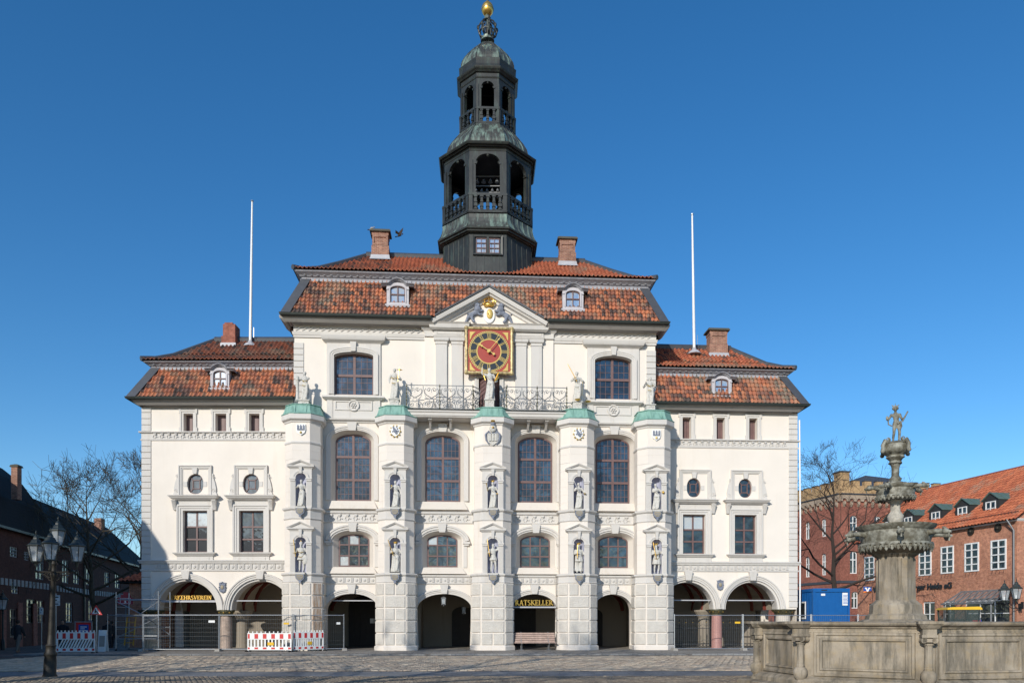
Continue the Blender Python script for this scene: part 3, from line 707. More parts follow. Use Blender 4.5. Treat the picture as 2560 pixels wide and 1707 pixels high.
for k, (u0, u1, zb, zs, zt) in enumerate(uw):
    window(MF, 'window', arch(u0, u1, zb, zs, zt, 16, 1.8), WU - .3, [0, .5, 1], [0, .48, 1], .1, .022, leads=(3, [3, 3]), par=hall, mull=.14, seed=30 + k)
    c = (u0 + u1) / 2; px = UW[k][5]; dy = 0 if k == 0 else 12.5
    zz = lambda y, w=.1: MF.uz(px, y + dy, w)[1]
    mb = MB(); hb = 1.5; zc0, zc1 = zz(856), zz(840)
    o = [(c - hb, zz(989)), (u0, zz(989))] + archpath(u0, u1, zb, zs, zt, 16, 1.8)[1:-1] + [(u1, zz(989)), (c + hb, zz(989)), (c + hb, zc0), (c - hb, zc0)]
    mb.wall(MF, o, [], WU + .1)
    for s in (-1, 1): mb.loft(MF, [(c + s * hb, zz(989)), (c + s * hb, zc0)], WU, [(c + s * hb, zz(989)), (c + s * hb, zc0)], WU + .1, False)
    ap = archpath(u0, u1, zb, zs, zt, 16, 1.8); mb.loft(MF, ap, WU, ap, WU + .1, False)
    mb.sweep(MF, ap, [(0, WU + .1), (0, WU + .14), (.09, WU + .14), (.1, WU + .17), (.19, WU + .17), (.2, WU + .2), (.28, WU + .2), (.3, WU + .1)])
    keystone(mb, MF, c, zt - .0, zc0, .2, .17, .12)
    mb.plan([(c - hb, WU), (c - hb, WU + .1), (c + hb, WU + .1), (c + hb, WU)], [(0, zc0 - .04), (.05, zc0), (.12, zc0 + .04), (.22, zc0 + .1), (.26, zc0 + .18), (.3, zc1 - .05), (.3, zc1 - .01), (0, zc1 + .08)], fr=MF)
    zs0, zs1 = zz(998.5), zz(989)
    mb.plan([(c - hb - .02, WU), (c - hb - .02, WU + .12), (c + hb + .02, WU + .12), (c + hb + .02, WU)], [(0, zs0 - .03), (.06, zs0), (.14, zs0 + .06), (.2, zs0 + .08), (.2, zs1 - .03), (0, zs1)], fr=MF)
    za, zb2 = zz(1046), zs0
    mb.box(MF, c - hb, c + hb, WU, WU + .08, za, zb2)
    mb.sweep(MF, [(c - .98, zz(1022)), (c + .98, zz(1022)), (c + .98, zz(1004)), (c - .98, zz(1004))], [(-.06, WU + .08), (-.06, WU + .13), (0, WU + .13), (.0, WU + .085)], closed=True)
    for s in (-1, 1): mb.box(MF, c + s * (hb - .18) - .16, c + s * (hb - .18) + .16, WU + .08, WU + .11, za, zb2)
    zr = zz(1013); ring = [(c + .28 * math.cos(2 * PI * q / 20), zr + .28 * math.sin(2 * PI * q / 20)) for q in range(20)][::-1]
    mb.poly(MF, ring, WU + .12, .04); mb.sweep(MF, ring, [(-.05, WU + .12), (-.03, WU + .18), (.03, WU + .18), (.05, WU + .12)], closed=True)
    for q in range(6): mb.ball(MF.P(c + .12 * math.cos(q * PI / 3), WU + .15, zr + .12 * math.sin(q * PI / 3)), .06, 6)
    mb.ball(MF.P(c, WU + .17, zr), .06, 6)
    mb.build('window_surround', M['trim'], hall)
    # ledge under it, between the piers
for a, b in ((uUL + .2, PIERS[1] - .6), (PIERS[3] + .6, PIERS[4] - .5)):
    mb = MB(); mb.plan([(a, WU - .1), (a, 0), (b, 0), (b, WU - .1)], [(0, zLEDGE - .14), (.06, zLEDGE - .12), (.1, zLEDGE - .04), (.22, zLEDGE), (.25, zLEDGE + .08), (0.02, zLEDGE + .12)], fr=MF)
    mb.box(MF, a, b, WU - .02, WU + .06, zLEDGE + .1, zLEDGE + .35); mb.build('ledge', M['trim'], hall)
# quoins of the upper block, each stone its own piece
zq = zLEDGE + .2
zq1 = zFR0 - .3; nq = int((zq1 - zq) / .345)
for s, ue in ((1, uUL), (-1, uUR)):
    for k in range(nq):
        a, b = (ue - .03, ue + .52) if s > 0 else (ue - .52, ue + .03)
        mb = MB(); mb.block(MF, a, b, WU, WU + .05, zq + k * .345 + .015, zq + (k + 1) * .345 - .012, .015); mb.build('quoin_stone', M['trim'], hall)
# entablature under the eaves: architrave, wave frieze, cornice
zAR = zm(845, .05, 850)
cb0, cb1 = MF.u(1061, .1), MF.u(1384, .1)             # central clock bay
for a, b in ((uUL - .02, cb0), (cb1, uUR + .02)):
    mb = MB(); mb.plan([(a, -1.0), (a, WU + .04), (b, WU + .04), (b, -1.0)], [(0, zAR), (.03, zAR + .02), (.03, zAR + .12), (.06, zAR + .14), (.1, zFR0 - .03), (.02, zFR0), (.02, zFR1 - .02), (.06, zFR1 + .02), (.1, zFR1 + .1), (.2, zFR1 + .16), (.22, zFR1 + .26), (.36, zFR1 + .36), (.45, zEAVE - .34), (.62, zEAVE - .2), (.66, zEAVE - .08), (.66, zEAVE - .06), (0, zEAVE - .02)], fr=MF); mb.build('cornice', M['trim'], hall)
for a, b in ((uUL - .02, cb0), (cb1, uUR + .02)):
    mb = MB(); mb.plan([(a, -1.0), (a, WU + .05), (b, WU + .05), (b, -1.0)], [(.09, zFR1 + .09), (.205, zFR1 + .15), (.225, zFR1 + .25), (.365, zFR1 + .35), (.455, zEAVE - .35), (.625, zEAVE - .21), (.67, zEAVE - .08), (.6, zEAVE - .04)], fr=MF, cap=False); mb.build('eaves_shade_skin', M['eaves'], hall)  # darker skin over the cornice, paints the shade below the gutter
frieze_wave(MF, uUL + .1, cb0 - .05, WU + .06, zFR0, zFR1); frieze_wave(MF, cb1 + .05, uUR - .1, WU + .06, zFR0, zFR1)
# ---- central bay: pilasters, entablature blocks, pediment
zc = lambda y, w=.2, px=1100: MF.uz(px, y, w)[1]
zCapT, zCapB = zc(845), zc(858); zEn0, zEn1 = zc(840), zc(815); zPed = zc(798, .75, 1080); zPedB = zPed - .42
cw = MB(); cw.box(MF, cb0, cb1, WU - .02, .06, zLEDGE, zPedB)
holes_c = [(dU0, zBAL - .1), (dU1, zBAL - .1), (dU1, zD1), (dU0, zD1)]
cw = MB(); cw.wall(MF, [(cb0, zLEDGE), (cb1, zLEDGE), (cb1, zPed), (cb0, zPed)], [holes_c], .06); cw.loft(MF, holes_c, WU, holes_c, .06)
for u in (cb0, cb1): cw.loft(MF, [(u, zLEDGE), (u, zPed)], WU, [(u, zLEDGE), (u, zPed)], .06, False)
cw.build('wall', M['plaster'], hall)
for a, b in ((1089.3, 1117.3), (1128.8, 1156.9), (1288, 1316), (1328, 1354.6)):
    u0, u1 = MF.u(a, .2), MF.u(b, .2)
    mb = MB(); mb.box(MF, u0, u1, .06, .2, zBAL, zCapB)
    mb.plan([(u0, .06), (u0, .2), (u1, .2), (u1, .06)], [(0, zCapB - .06), (.04, zCapB - .02), (.02, zCapB), (.02, zCapB + .1), (.1, zCapB + .16), (.12, zCapT), (.0, zCapT + .02)], fr=MF)
    mb.box(MF, u0 - .05, u1 + .05, .06, .27, zBAL, zBAL + .25); mb.build('pilaster', M['trim'], hall)
mb = MB(); e0, e1, e2, e3 = MF.u(1086, .2), MF.u(1160, .2), MF.u(1284, .2), MF.u(1358, .2)
for a, b in ((e0, e1), (e2, e3)):
    mb.plan([(a, .06), (a, .22), (b, .22), (b, .06)], [(0, zCapT + .02), (.03, zCapT + .04), (.08, zEn0 + .02), (.02, zEn0 + .05), (.02, zEn1 + .06), (.1, zEn1 + .16), (.12, zPedB), (.26, zPedB + .1), (.3, zPed - .12), (.38, zPed - .04), (0, zPed)], fr=MF)
    mb.sweep(MF, [(a + .12, zEn0 + .1), (b - .12, zEn0 + .1), (b - .12, zEn1 + .02), (a + .12, zEn1 + .02)], [(0, .24), (0, .27), (.03, .27), (.03, .24)], closed=True)
mb.box(MF, cb0, cb1, .02, .16, zEn0, zEn1)
mb.plan([(cb0, WU), (cb0, .1), (cb1, .1), (cb1, WU)], [(0, zPedB - .1), (.06, zPedB), (.16, zPedB + .1), (.2, zPed - .14), (.32, zPed - .06), (0, zPed)], fr=MF)
mb.build('entablature', M['trim'], hall)
pL, pR = MF.uz(1077.8, 798.2, .7), MF.uz(1370, 806, .7); pA = MF.uz(1223.2, 719, .7); zb = zPed
ped = empty('pediment', MF.P(pA[0], 0, zb), parent=hall)
mb = MB(); mb.poly(MF, [(pL[0] + .1, zb), (pR[0] - .1, zb), (pA[0], pA[1] - .15)], .2, .5); mb.build('tympanum', M['plaster'], ped)
mb = MB(); mb.sweep(MF, [(pL[0], zb + .03), pA, (pR[0], zb + .03)], [(-.62, .08), (-.62, .16), (-.5, .18), (-.46, .3), (-.34, .32), (-.3, .5), (-.22, .55), (-.2, .66), (-.08, .7), (0, .72), (0, 0)]); mb.build('raking_cornice', M['trim'], ped)
mb = MB(); mb.sweep(MF, [(pL[0] - .2, zb + .02), (pA[0], pA[1] + .1), (pR[0] + .2, zb + .02)], [(-.06, .76), (.02, .78), (.04, .78), (.04, -1.2)]); mb.build('flashing', M['zinc'], ped)
# roof of the pediment running back into the mansard
# lions, shield with moon, crown
def remesh(mb, voxel, smooth=2):
    me = D.meshes.new('blob'); me.from_pydata([tuple(v) for v in mb.v], [], mb.f); ob = D.objects.new('blob', me); COL.objects.link(ob)
    r = ob.modifiers.new('r', 'REMESH'); r.mode = 'VOXEL'; r.voxel_size = voxel
    if smooth: q = ob.modifiers.new('s', 'SMOOTH'); q.iterations = smooth; q.factor = 0.5
    dg = bpy.context.evaluated_depsgraph_get(); me2 = D.meshes.new_from_object(ob.evaluated_get(dg))
    n = len(me2.vertices); V = np.empty(n * 3); me2.vertices.foreach_get('co', V); V = V.reshape(-1, 3)
    out = MB(); out.v = V.tolist(); out.f = [tuple(p.vertices) for p in me2.polygons]; out.m = [0] * len(out.f); out.col = [None] * len(out.f)
    D.objects.remove(ob); D.meshes.remove(me); D.meshes.remove(me2); return out
cm = pA[0]; zl = zb
def lion(s):
    mb = MB(); P = lambda a, b, w=.25: MF.P(cm + s * (a * 1.12 + .03), w, zl + b * 1.12)
    mb.tube([P(.95, .38), P(.75, .5), P(.52, .62, .28)], [.17, .15, .16], 8)                 # body
    mb.ball(P(.55, .72, .28), .22, 8); mb.ball(P(.6, .93, .32), .17, 8); mb.ball(P(.5, .88, .4), .09, 8)   # mane, head, muzzle
    mb.tube([P(.5, .6, .3), P(.36, .64, .33), P(.24, .66, .33)], [.09, .07, .07], 7); mb.tube([P(.55, .5, .3), P(.42, .44, .33), P(.3, .5, .33)], [.08, .06, .06], 7)
    mb.tube([P(.98, .38), P(1.08, .2), P(1.16, .05)], [.13, .08, .07], 7); mb.tube([P(.85, .36, .3), P(.8, .15, .32), P(.68, .07, .34)], [.11, .08, .07], 7)
    mb.tube([P(1.05, .48), P(1.18, .6), P(1.15, .8), P(.98, .93), P(1.0, 1.05), P(.9, 1.08)], [.04, .04, .035, .035, .05, .03], 6)
    remesh(mb, .03, 1).build('lion', M['lion'], ped, smooth=True)
lion(-1); lion(1)
mb = MB(); o = [(cm + .32 * math.cos(a), zl + .48 + .42 * math.sin(a)) for a in [2 * PI * k / 24 for k in range(24)]]
mb.poly(MF, o, .3, .24); mb.build('shield', M['white'], ped, smooth=True)
mb = MB(); mb.ball(MF.P(cm + .04, .3, zl + .56), .22, 14, sc=(.85, .35, 1.35)); mb.ball(MF.P(cm - .06, .4, zl + .56), .05, 6, sc=(.7, 1, 1.4)); mb.ball(MF.P(cm + .02, .38, zl + .66), .025, 6); mb.ball(MF.P(cm, .38, zl + .45), .04, 6, sc=(1.3, .6, .5))
mb.build('moon_face', M['goldpaint'], ped, smooth=True)
mb = MB(); mb.lathe(MF.P(cm, .3, zl + .98), [(.26, 0), (.3, .03), (.3, .09), (.28, .11), (.3, .14)], 16, sy=.7)
for k in range(8):
    a = 2 * PI * k / 8; e = Vector((math.cos(a), math.sin(a) * .7, 0)); b = MF.P(cm, .3, zl + 1.12)
    mb.tube([b + e * .29, b + e * .38 + Vector((0, 0, .13)), b + e * .25 + Vector((0, 0, .26)), b + Vector((0, 0, .26))], [.03, .035, .03, .02], 6); mb.ball(b + e * .34 + Vector((0, 0, .03)), .05, 6); mb.ball(b + e * .38 + Vector((0, 0, .15)), .035, 6)
mb.ball(MF.P(cm, .3, zl + 1.44), .06, 8); mb.beam(MF.P(cm, .3, zl + 1.48), MF.P(cm, .3, zl + 1.64), .03, .03); mb.beam(MF.P(cm - .06, .3, zl + 1.58), MF.P(cm + .06, .3, zl + 1.58), .03, .03)
mb.build('crown', M['gold'], ped, smooth=True)

# ---- clock
WC = .5; cu, cz = MF.uz(1222.4, 878.6, WC); px_m = F / (MF.P(cu, WC, 0).y)
clock = empty('clock', MF.P(cu, WC, cz), parent=hall)
x0, x1 = MF.u(1166, WC), MF.u(1279.5, WC); zt, zb_ = MF.uz(1222, 821, WC)[1], MF.uz(1222, 932, WC)[1]
mb = MB(); mb.box(MF, x0 + .05, x1 - .05, .1, WC, zb_ + .05, zt - .05); mb.build('dial_board', M['clockred'], clock)
mb = MB()
def roll(a, b): 
    pts = [a + (b - a) * (k / 24) for k in range(25)]; mb.tube(pts, [.085 + .018 * (k % 2) for k in range(25)], 8)
P4 = [MF.P(x0, WC, zb_), MF.P(x1, WC, zb_), MF.P(x1, WC, zt), MF.P(x0, WC, zt)]
for k in range(4): roll(P4[k], P4[(k + 1) % 4]); mb.ball(P4[k], .13, 8)
mb.build('rope_frame', M['cap_gold'] if 'cap_gold' in M else simple('tarnished_gilt_frame', (0.48, 0.37, 0.18), 0.45, 0.5, 0.3, var=0.6, sc=6), clock, smooth=True)
r = 1 / px_m
def ringm(mb, ra, rb, w, n=64):
    A = [(cu + ra * math.cos(2 * PI * k / n), cz + ra * math.sin(2 * PI * k / n)) for k in range(n)]; B = [(cu + rb * math.cos(2 * PI * k / n), cz + rb * math.sin(2 * PI * k / n)) for k in range(n)]
    mb.loft(MF, B, w, A, w)
mb = MB(); ringm(mb, 51 * r, 46.5 * r, WC + .012); ringm(mb, 31.5 * r, 28.8 * r, WC + .02)
for k in range(60):
    a = 2 * PI * k / 60
mb.build('gold_rings', M['goldpaint'], clock)
mb = MB(); ringm(mb, 46.5 * r, 31.5 * r, WC + .012)
for k in range(60):
    a = 2 * PI * (k + .5) / 60; d = 2 * PI / 60 * .28
    mb.face([MF.P(cu + rr * r * math.sin(t), WC + .016, cz + rr * r * math.cos(t)) for rr, t in ((47.7, a + d), (49.8, a + d), (49.8, a - d), (47.7, a - d))])
mb.build('chapter_ring', M['clockblack'], clock)
mb = MB()
def stroke(a, p, q, wd):                               # p,q: (x along tangent, radius)
    def pt(v): return (cu + r * (v[0] * math.cos(a) + v[1] * math.sin(a)), cz + r * (-v[0] * math.sin(a) + v[1] * math.cos(a)))
    A, B = pt(p), pt(q); d = Vector((B[0] - A[0], B[1] - A[1])).normalized(); nn = Vector((-d.y, d.x)) * wd * r / 2
    mb.face([MF.P(A[0] - nn.x, WC + .024, A[1] - nn.y), MF.P(B[0] - nn.x, WC + .024, B[1] - nn.y), MF.P(B[0] + nn.x, WC + .024, B[1] + nn.y), MF.P(A[0] + nn.x, WC + .024, A[1] + nn.y)])
NUM = ['XII', 'I', 'II', 'III', 'IIII', 'V', 'VI', 'VII', 'VIII', 'IX', 'X', 'XI']; WID = {'I': 2.7, 'V': 6.2, 'X': 6.2}
for h, s in enumerate(NUM):
    a = 2 * PI * h / 12; W = sum(WID[ch] for ch in s); x = -W / 2; R0, R1 = 32.4, 45.6
    for ch in s:
        q = WID[ch]; c = x + q / 2
        if ch == 'I': stroke(a, (c, R0), (c, R1), 1.05)
        if ch == 'V': stroke(a, (c - 2.2, R1), (c, R0), 1.1); stroke(a, (c + 2.2, R1), (c, R0), .6)
        if ch == 'X': stroke(a, (c - 2.2, R1), (c + 2.2, R0), 1.1); stroke(a, (c + 2.2, R1), (c - 2.2, R0), .6)
        x += q
    stroke(a, (-W / 2, R0), (W / 2, R0), .5); stroke(a, (-W / 2, R1), (W / 2, R1), .5)
mb.build('roman_numerals', M['goldpaint'], clock)
for sx in (-1, 1):
    for sz in (-1, 1):
        mb = MB(); q = 50 * r
        mb.poly(MF, [(cu + sx * q * x, cz + sz * q * y) for x, y in ((.96, .96), (.66, .96), (.76, .88), (.86, .76), (.9, .62), (.96, .56))], WC + .03, .03)
        mb.build('corner_ornament', M['goldpaint'], clock)
def hand(name, ang, L, tail, wd, w):
    mb = MB(); d = Vector((math.sin(ang), math.cos(ang))); nn = Vector((-d.y, d.x)); C2 = Vector((cu, cz))
    def q(l, x): v = C2 + d * l * r + nn * x * r; return (v.x, v.y)
    mb.poly(MF, [q(-tail, -wd * .4), q(L * .6, -wd * .5), q(L * .66, -wd * 1.6), q(L * .74, -wd * .5), q(L * .8, -wd * 1.5), q(L, 0), q(L * .8, wd * 1.5), q(L * .74, wd * .5), q(L * .66, wd * 1.6), q(L * .6, wd * .5), q(-tail, wd * .4)], w, .025)
    mb.disc(MF, *q(-tail, 0), 3.2 * r, w + .005, 10, depth=.03); mb.disc(MF, cu, cz, 4 * r, w + .01, 12, depth=.08)
    mb.build(name, M['goldpaint'], clock)
hand('hour_hand', math.radians(-57), 33, 14, 2.2, WC + .14); hand('minute_hand', math.radians(40), 45, 3, 1.3, WC + .18)
# ---- balcony door
mb = MB(); mb.sweep(MF, [(dU0, zBAL), (dU0, zD1), (dU1, zD1), (dU1, zBAL)], [(0, .06), (0, .14), (.09, .14), (.1, .18), (.22, .18), (.24, .06)])
mb.build('door_surround', M['trim'], hall)
mb = MB(); mb.face([MF.P(dU0, WU - .4, zBAL), MF.P(dU1, WU - .4, zBAL), MF.P(dU1, WU - .4, zD1), MF.P(dU0, WU - .4, zD1)]); mb.build('door_recess', M['clockblack'], hall)
for s in (-1, 1):
    c = (dU0 + dU1) / 2; hu = c + s * (dU1 - dU0) / 2; fr, L = MF.sub(hu - .02 * s, WU - .05, c + s * .18, WU + .32) if s < 0 else MF.sub(c + .18, WU + .32, hu - .02, WU - .05)
    mb = MB(); mb.box(fr, 0, L, -.05, 0, zBAL + .03, zD1 - .03)
    for a, b in ((.05, .45), (.5, .95)):
        z0 = zBAL + (zD1 - zBAL) * a; z1 = zBAL + (zD1 - zBAL) * b
        for k in range(4):
            t = k / 4; mb.beam(fr.P(.05, .02, z0 + (z1 - z0) * t), fr.P(L - .05, .02, z0 + (z1 - z0) * (t + .2)), .03, .04, (0, 1, 0))
    mb.build('door_leaf', M['brownwood'], hall)

# ---- balcony
bal = empty('balcony', MF.P(PIERS[2], .6, zBAL), parent=hall)
bu0, bu1 = PIERS[1] + .5, PIERS[3] - .5
mb = MB(); mb.plan([(bu0, WU), (bu0, .98), (bu1, .98), (bu1, WU)], [(-.25, zBAL - .42), (.02, zBAL - .38), (.06, zBAL - .32), (.1, zBAL - .3), (.12, zBAL - .16), (.18, zBAL - .12), (.2, zBAL - .04), (0, zBAL)], fr=MF)
mb.face([MF.P(bu0, 0, zBAL), MF.P(bu1, 0, zBAL), MF.P(bu1, 1, zBAL), MF.P(bu0, 1, zBAL)]); mb.face([MF.P(bu0, 0, zBAL - .4), MF.P(bu1, 0, zBAL - .4), MF.P(bu1, .9, zBAL - .4), MF.P(bu0, .9, zBAL - .4)])
mb.build('slab', M['trim'], bal)
mb = MB(); mb.box(MF, bu0, bu1, .9, 1.2, zBAL + .004, zBAL + .03); mb.build('slab_edge', M['gutter'], bal)
for px in (1075, 1126, 1321, 1366):
    u = MF.u(px, .6); mb = MB(); mb.hexa([MF.P(u - .06, .2, zBAL - .85), MF.P(u + .06, .2, zBAL - .85), MF.P(u + .06, 0, zBAL - .85), MF.P(u - .06, 0, zBAL - .85), MF.P(u - .06, .8, zBAL - .4), MF.P(u + .06, .8, zBAL - .4), MF.P(u + .06, 0, zBAL - .4), MF.P(u - .06, 0, zBAL - .4)])
    mb.box(MF, u - .1, u + .1, 0, .85, zBAL - .47, zBAL - .4); mb.build('bracket', M['trim'], bal)
def spiral(fr, cu_, cz_, r0, a0, turns, dirn, w, n=16, r1=None):
    return [fr.P(cu_ + (r0 * (1 - t) + (r1 if r1 is not None else r0 * .15) * t) * math.cos(a0 + dirn * turns * 2 * PI * t), w, cz_ + (r0 * (1 - t) + (r1 if r1 is not None else r0 * .15) * t) * math.sin(a0 + dirn * turns * 2 * PI * t)) for t in [k / n for k in range(n + 1)]]
def railing(ua, wa, ub, wb, units, par):
    fr, L = MF.sub(ua, wa, ub, wb); mb = MB(); z0 = zBAL + .1; H = 1.25; tr = .02
    mb.beam(fr.P(0, 0, z0 + H), fr.P(L, 0, z0 + H), .04, .035); mb.beam(fr.P(0, 0, z0), fr.P(L, 0, z0), .03, .03)
    q = L / units
    for k in range(units):
        c = q * (k + .5)
        for s in (-1, 1):
            zt = z0 + H * .78; rr = q * .14
            mb.tube(spiral(fr, c + s * q * .16, zt + .02, rr, PI / 2 + s * PI / 2, 1.3, -s, 0, 14), tr, 4)
            mb.tube([fr.P(c + s * q * (.16 + .14), 0, zt + .02)] + [fr.P(c + s * x * q, 0, z0 + H * y) for x, y in ((.36, .86), (.42, .78), (.4, .66), (.3, .57), (.14, .5), (0, .44))], tr, 4)
            mb.tube(spiral(fr, c + s * q * .2, z0 + H * .13, q * .15, PI / 2, 1.3, s, 0, 14), tr, 4)
            mb.tube([fr.P(c + s * x * q, 0, z0 + H * y) for x, y in ((0, .28), (.16, .3), (.32, .26), (.44, .15), (.46, .02))], tr, 4)
            mb.tube([fr.P(c + s * x * q, 0, z0 + H * y) for x, y in ((.5, 1), (.46, .7), (.36, .5), (.3, .42))], tr, 4); mb.ball(fr.P(c + s * .27 * q, 0, z0 + H * .42), .03, 6)
        mb.tube(spiral(fr, c, z0 + H * .36, q * .13, 0, 1, 1, 0, 14, q * .13), tr, 4)
        mb.tube([fr.P(c, 0, z0 + H * .8), fr.P(c, 0, z0 + H * .68)], tr, 4)
    mb.build('railing_panel', M['iron'], par)
posts = [(MF.u(p, 1.05), 1.05) for p in (1016.6, 1099.5, 1182.4, 1266.6, 1343, 1417)]
for k in (0, 1, 3, 4): railing(*posts[k], *posts[k + 1], 2, bal)
railing(*posts[2], MF.u(1200, .5), .45, 1, bal); railing(MF.u(1250, .5), .45, *posts[3], 1, bal)
for u, w in posts:
    mb = MB(); mb.tube([MF.P(u, w, zBAL), MF.P(u, w, zBAL + 1.42)], .025, 6)
    for k in range(7): mb.ball(MF.P(u, w, zBAL + .1 + k * .2), .045, 6)
    mb.build('railing_post', M['cap'], bal)
# ============================================================ WINGS (left and right), arcades
def body(fr, u0, u1, z1, par, side, arch_side=None):
    pass
WZ = {}
def wing(side):
    fr = LW if side < 0 else RW
    L = side < 0
    U = lambda px, w=0.0: fr.u(px, w)
    ref = 500 if L else 1790
    Z = lambda py, w=0.0, px=ref: fr.uz(px, py, w)[1]
    if L:
        ue = U(356); ui = PIERS[0] and (LW.e.dot(MF.P(uUL, -.5, 0) - LW.o)) + .6
        u0, u1 = ue, ui; zc = Z(1016, 0, 560); sm = [(450, 493.5), (530, 575), (614, 658)]; smo = [(459.5, 483), (539, 566), (623, 649)]; smy = (1025, 1079.5, 1034)
        band = (1079, 1082.5, 1098, 1101); ov = [(448, 530, 468, 508.6), (587, 669, 607, 648)]; ovy = (1163.5, 1239, 1184.7, 1234.5)
        wn_ = [(458, 518.6), (598, 659)]; wny = (1276, 1380); bl = (1400, 1407, 1422, 1427); arcs = [(467, 80), (652, 80)]; ay = (1446, 1524); cx = (552, 579.6); endx = (358, 400); coat = (556, 1467)
        cowy = (1239, 1250.5)
    else:
        ue = U(1992); u0 = (PIERS[4] + .3); u1 = ue; zc = Z(1030, 0, 1790); sm = [(1698, 1738), (1784, 1823), (1865, 1904)]; smo = [(1706, 1727.5), (1791, 1812), (1872.6, 1893)]; smy = (1035, 1098, 1044)
        band = (1098.4, 1102, 1116, 1120); ov = [(1698, 1776, 1717, 1752), (1827, 1904.5, 1846, 1880)]; ovy = (1175, 1250, 1196, 1243)
        wn_ = [(1707, 1763), (1836.4, 1891)]; wny = (1286, 1384); bl = (1404, 1411, 1424, 1428); arcs = [(1719, 75), (1880, 75)]; ay = (1449, 1522); cx = (1778, 1805); endx = (1938, 1976); coat = (1800.5, 1461)
        cowy = (1250, 1260)
    WZ[side] = (u0, u1, zc)
    holes = []
    so = []
    for a, b in smo:
        q = [(U(a), Z(smy[1])), (U(b), Z(smy[1])), (U(b), Z(smy[2])), (U(a), Z(smy[2]))]; holes.append(q); so.append(q)
    oo = []
    for a, b, c, d in ov:
        c_, r_ = (U(c) + U(d)) / 2, (U(d) - U(c)) / 2; za, zb = Z(ovy[3]), Z(ovy[2]); zm_, rz = (za + zb) / 2, (zb - za) / 2
        q = [(c_ + r_ * math.copysign(abs(math.cos(t)) ** .85, math.cos(t)), zm_ + rz * math.copysign(abs(math.sin(t)) ** .85, math.sin(t))) for t in [2 * PI * k / 24 for k in range(24)]]; holes.append(q); oo.append((q, c_, r_, zm_, rz))
    wo = []
    for a, b in wn_:
        q = [(U(a), Z(wny[1])), (U(b), Z(wny[1])), (U(b), Z(wny[0])), (U(a), Z(wny[0]))]; holes.append(q); wo.append(q)
    ar = []
    zs, zt = Z(ay[1]), Z(ay[0])
    for a, r in arcs:
        c_ = U(a); r_ = r * 42.8 / F; ar.append((c_, r_)); holes.append(arch(c_ - r_, c_ + r_, -.3, zs, zt, 26))
    # keep the two arch holes apart above the column
    mb = MB(); zbot = zs - .001
    holes2 = [h for h in holes[:-2]]
    top = [(u0, zc + .1), (u0, zs)]
    low = []
    for c_, r_ in ar:
        low += archpath(max(c_ - r_, u0 + .02) if not L else c_ - r_, min(c_ + r_, u1 - .02) if L else c_ + r_, zs, zs, zt, 26, legs=False)
    outline = [(u0, zs)] + low + [(u1, zs), (u1, zc + .1), (u0, zc + .1)]
    mb.wall(fr, outline, holes2, 0)
    for h in holes2: mb.loft(fr, h, -.4, h, 0)
    for c_, r_ in ar: p = archpath(c_ - r_, c_ + r_, zs, zs, zt, 26, legs=False); mb.loft(fr, p, -.8, p, 0, False)
    for (c_, r_) in ar[:1]: mb.box(fr, c_ + r_ - .001, (ar[1][0] - ar[1][1]) + .001, -.8, -.002, zs - .01, zs + .001)
    if L:
        fs, Ls = fr.sub(u0, -9, u0, 0)
        hs = arch(Ls - 4.2, Ls - 1.2, .02, zs - .4, zs + 1.1, 18)
        mb.wall(fs, [(0, .01), (Ls, .01), (Ls, zc), (0, zc)], [hs], 0)
        mb.loft(fs, hs[1:] + [hs[0]], -.5, hs[1:] + [hs[0]], 0, False)
    else:
        fs, Ls = fr.sub(u1, 0, u1, -9)
        hs = arch(1.0, 4.2, .02, zs - .4, zs + 1.1, 18)
        mb.wall(fs, [(0, .01), (Ls, .01), (Ls, zc), (0, zc)], [hs], 0); mb.loft(fs, hs[1:] + [hs[0]], -.5, hs[1:] + [hs[0]], 0, False)
    mb.box(fr, u0 + .02, u1 - .02, -9, -8.6, .01, zc)
    mb.build('wall', M['plaster'], hall)
    # upper shutters
    for q in so:
        mb = MB(); mb.face([fr.P(a, -.38, b) for a, b in q])
        for k in range(3):
            a = q[0][0] + (q[1][0] - q[0][0]) * k / 3; mb.box(fr, a + .01, a + (q[1][0] - q[0][0]) / 3 - .01, -.38, -.35, q[0][1] + .02, q[2][1] - .02)
        mb.build('shutter', M['brownwood'], hall)
        e = .17; a0, a1, z0, z1 = q[0][0], q[1][0], q[0][1], q[2][1]
        mb = MB(); mb.sweep(fr, [(a0, z0), (a0, z1), (a1, z1), (a1, z0)], [(0, 0), (0, .04), (.1, .04), (.11, .08), (.2, .08), (.2, 0)])
        for s, a in ((-1, a0), (1, a1)): mb.box(fr, a + s * .2 - .05, a + s * .2 + .05, 0, .085, z1 - .0, z1 + .24); mb.box(fr, a + s * .2 - .05, a + s * .2 + .05, 0, .085, z0, z0 + .25)
        mb.build('window_surround', M['trim'], hall)
    # oval windows with scrolled frames
    for k, (q, c_, r_, zm_, rz) in enumerate(oo):
        mb = MB(); mb.sweep(fr, q[::-1], [(-.05, -.2), (-.05, -.14), (0, -.14), (0, -.2)], closed=True)
        a, b = r_ * .42, rz * .42; inner = [(c_ - a, zm_ - b), (c_ - a, zm_ + b), (c_ + a, zm_ + b), (c_ + a, zm_ - b)]
        mb.sweep(fr, inner, [(-.025, -.19), (-.025, -.14), (.025, -.14), (.025, -.19)], closed=True)
        for x, z in ((-1, -1), (-1, 1), (1, 1), (1, -1)): mb.beam(fr.P(c_ + a * x, -.165, zm_ + b * z), fr.P(c_ + r_ * .74 * x, -.165, zm_ + rz * .74 * z), .05, .05, fr.n)
        wdw = mb.build('oval_window', M['brownwood'], hall)
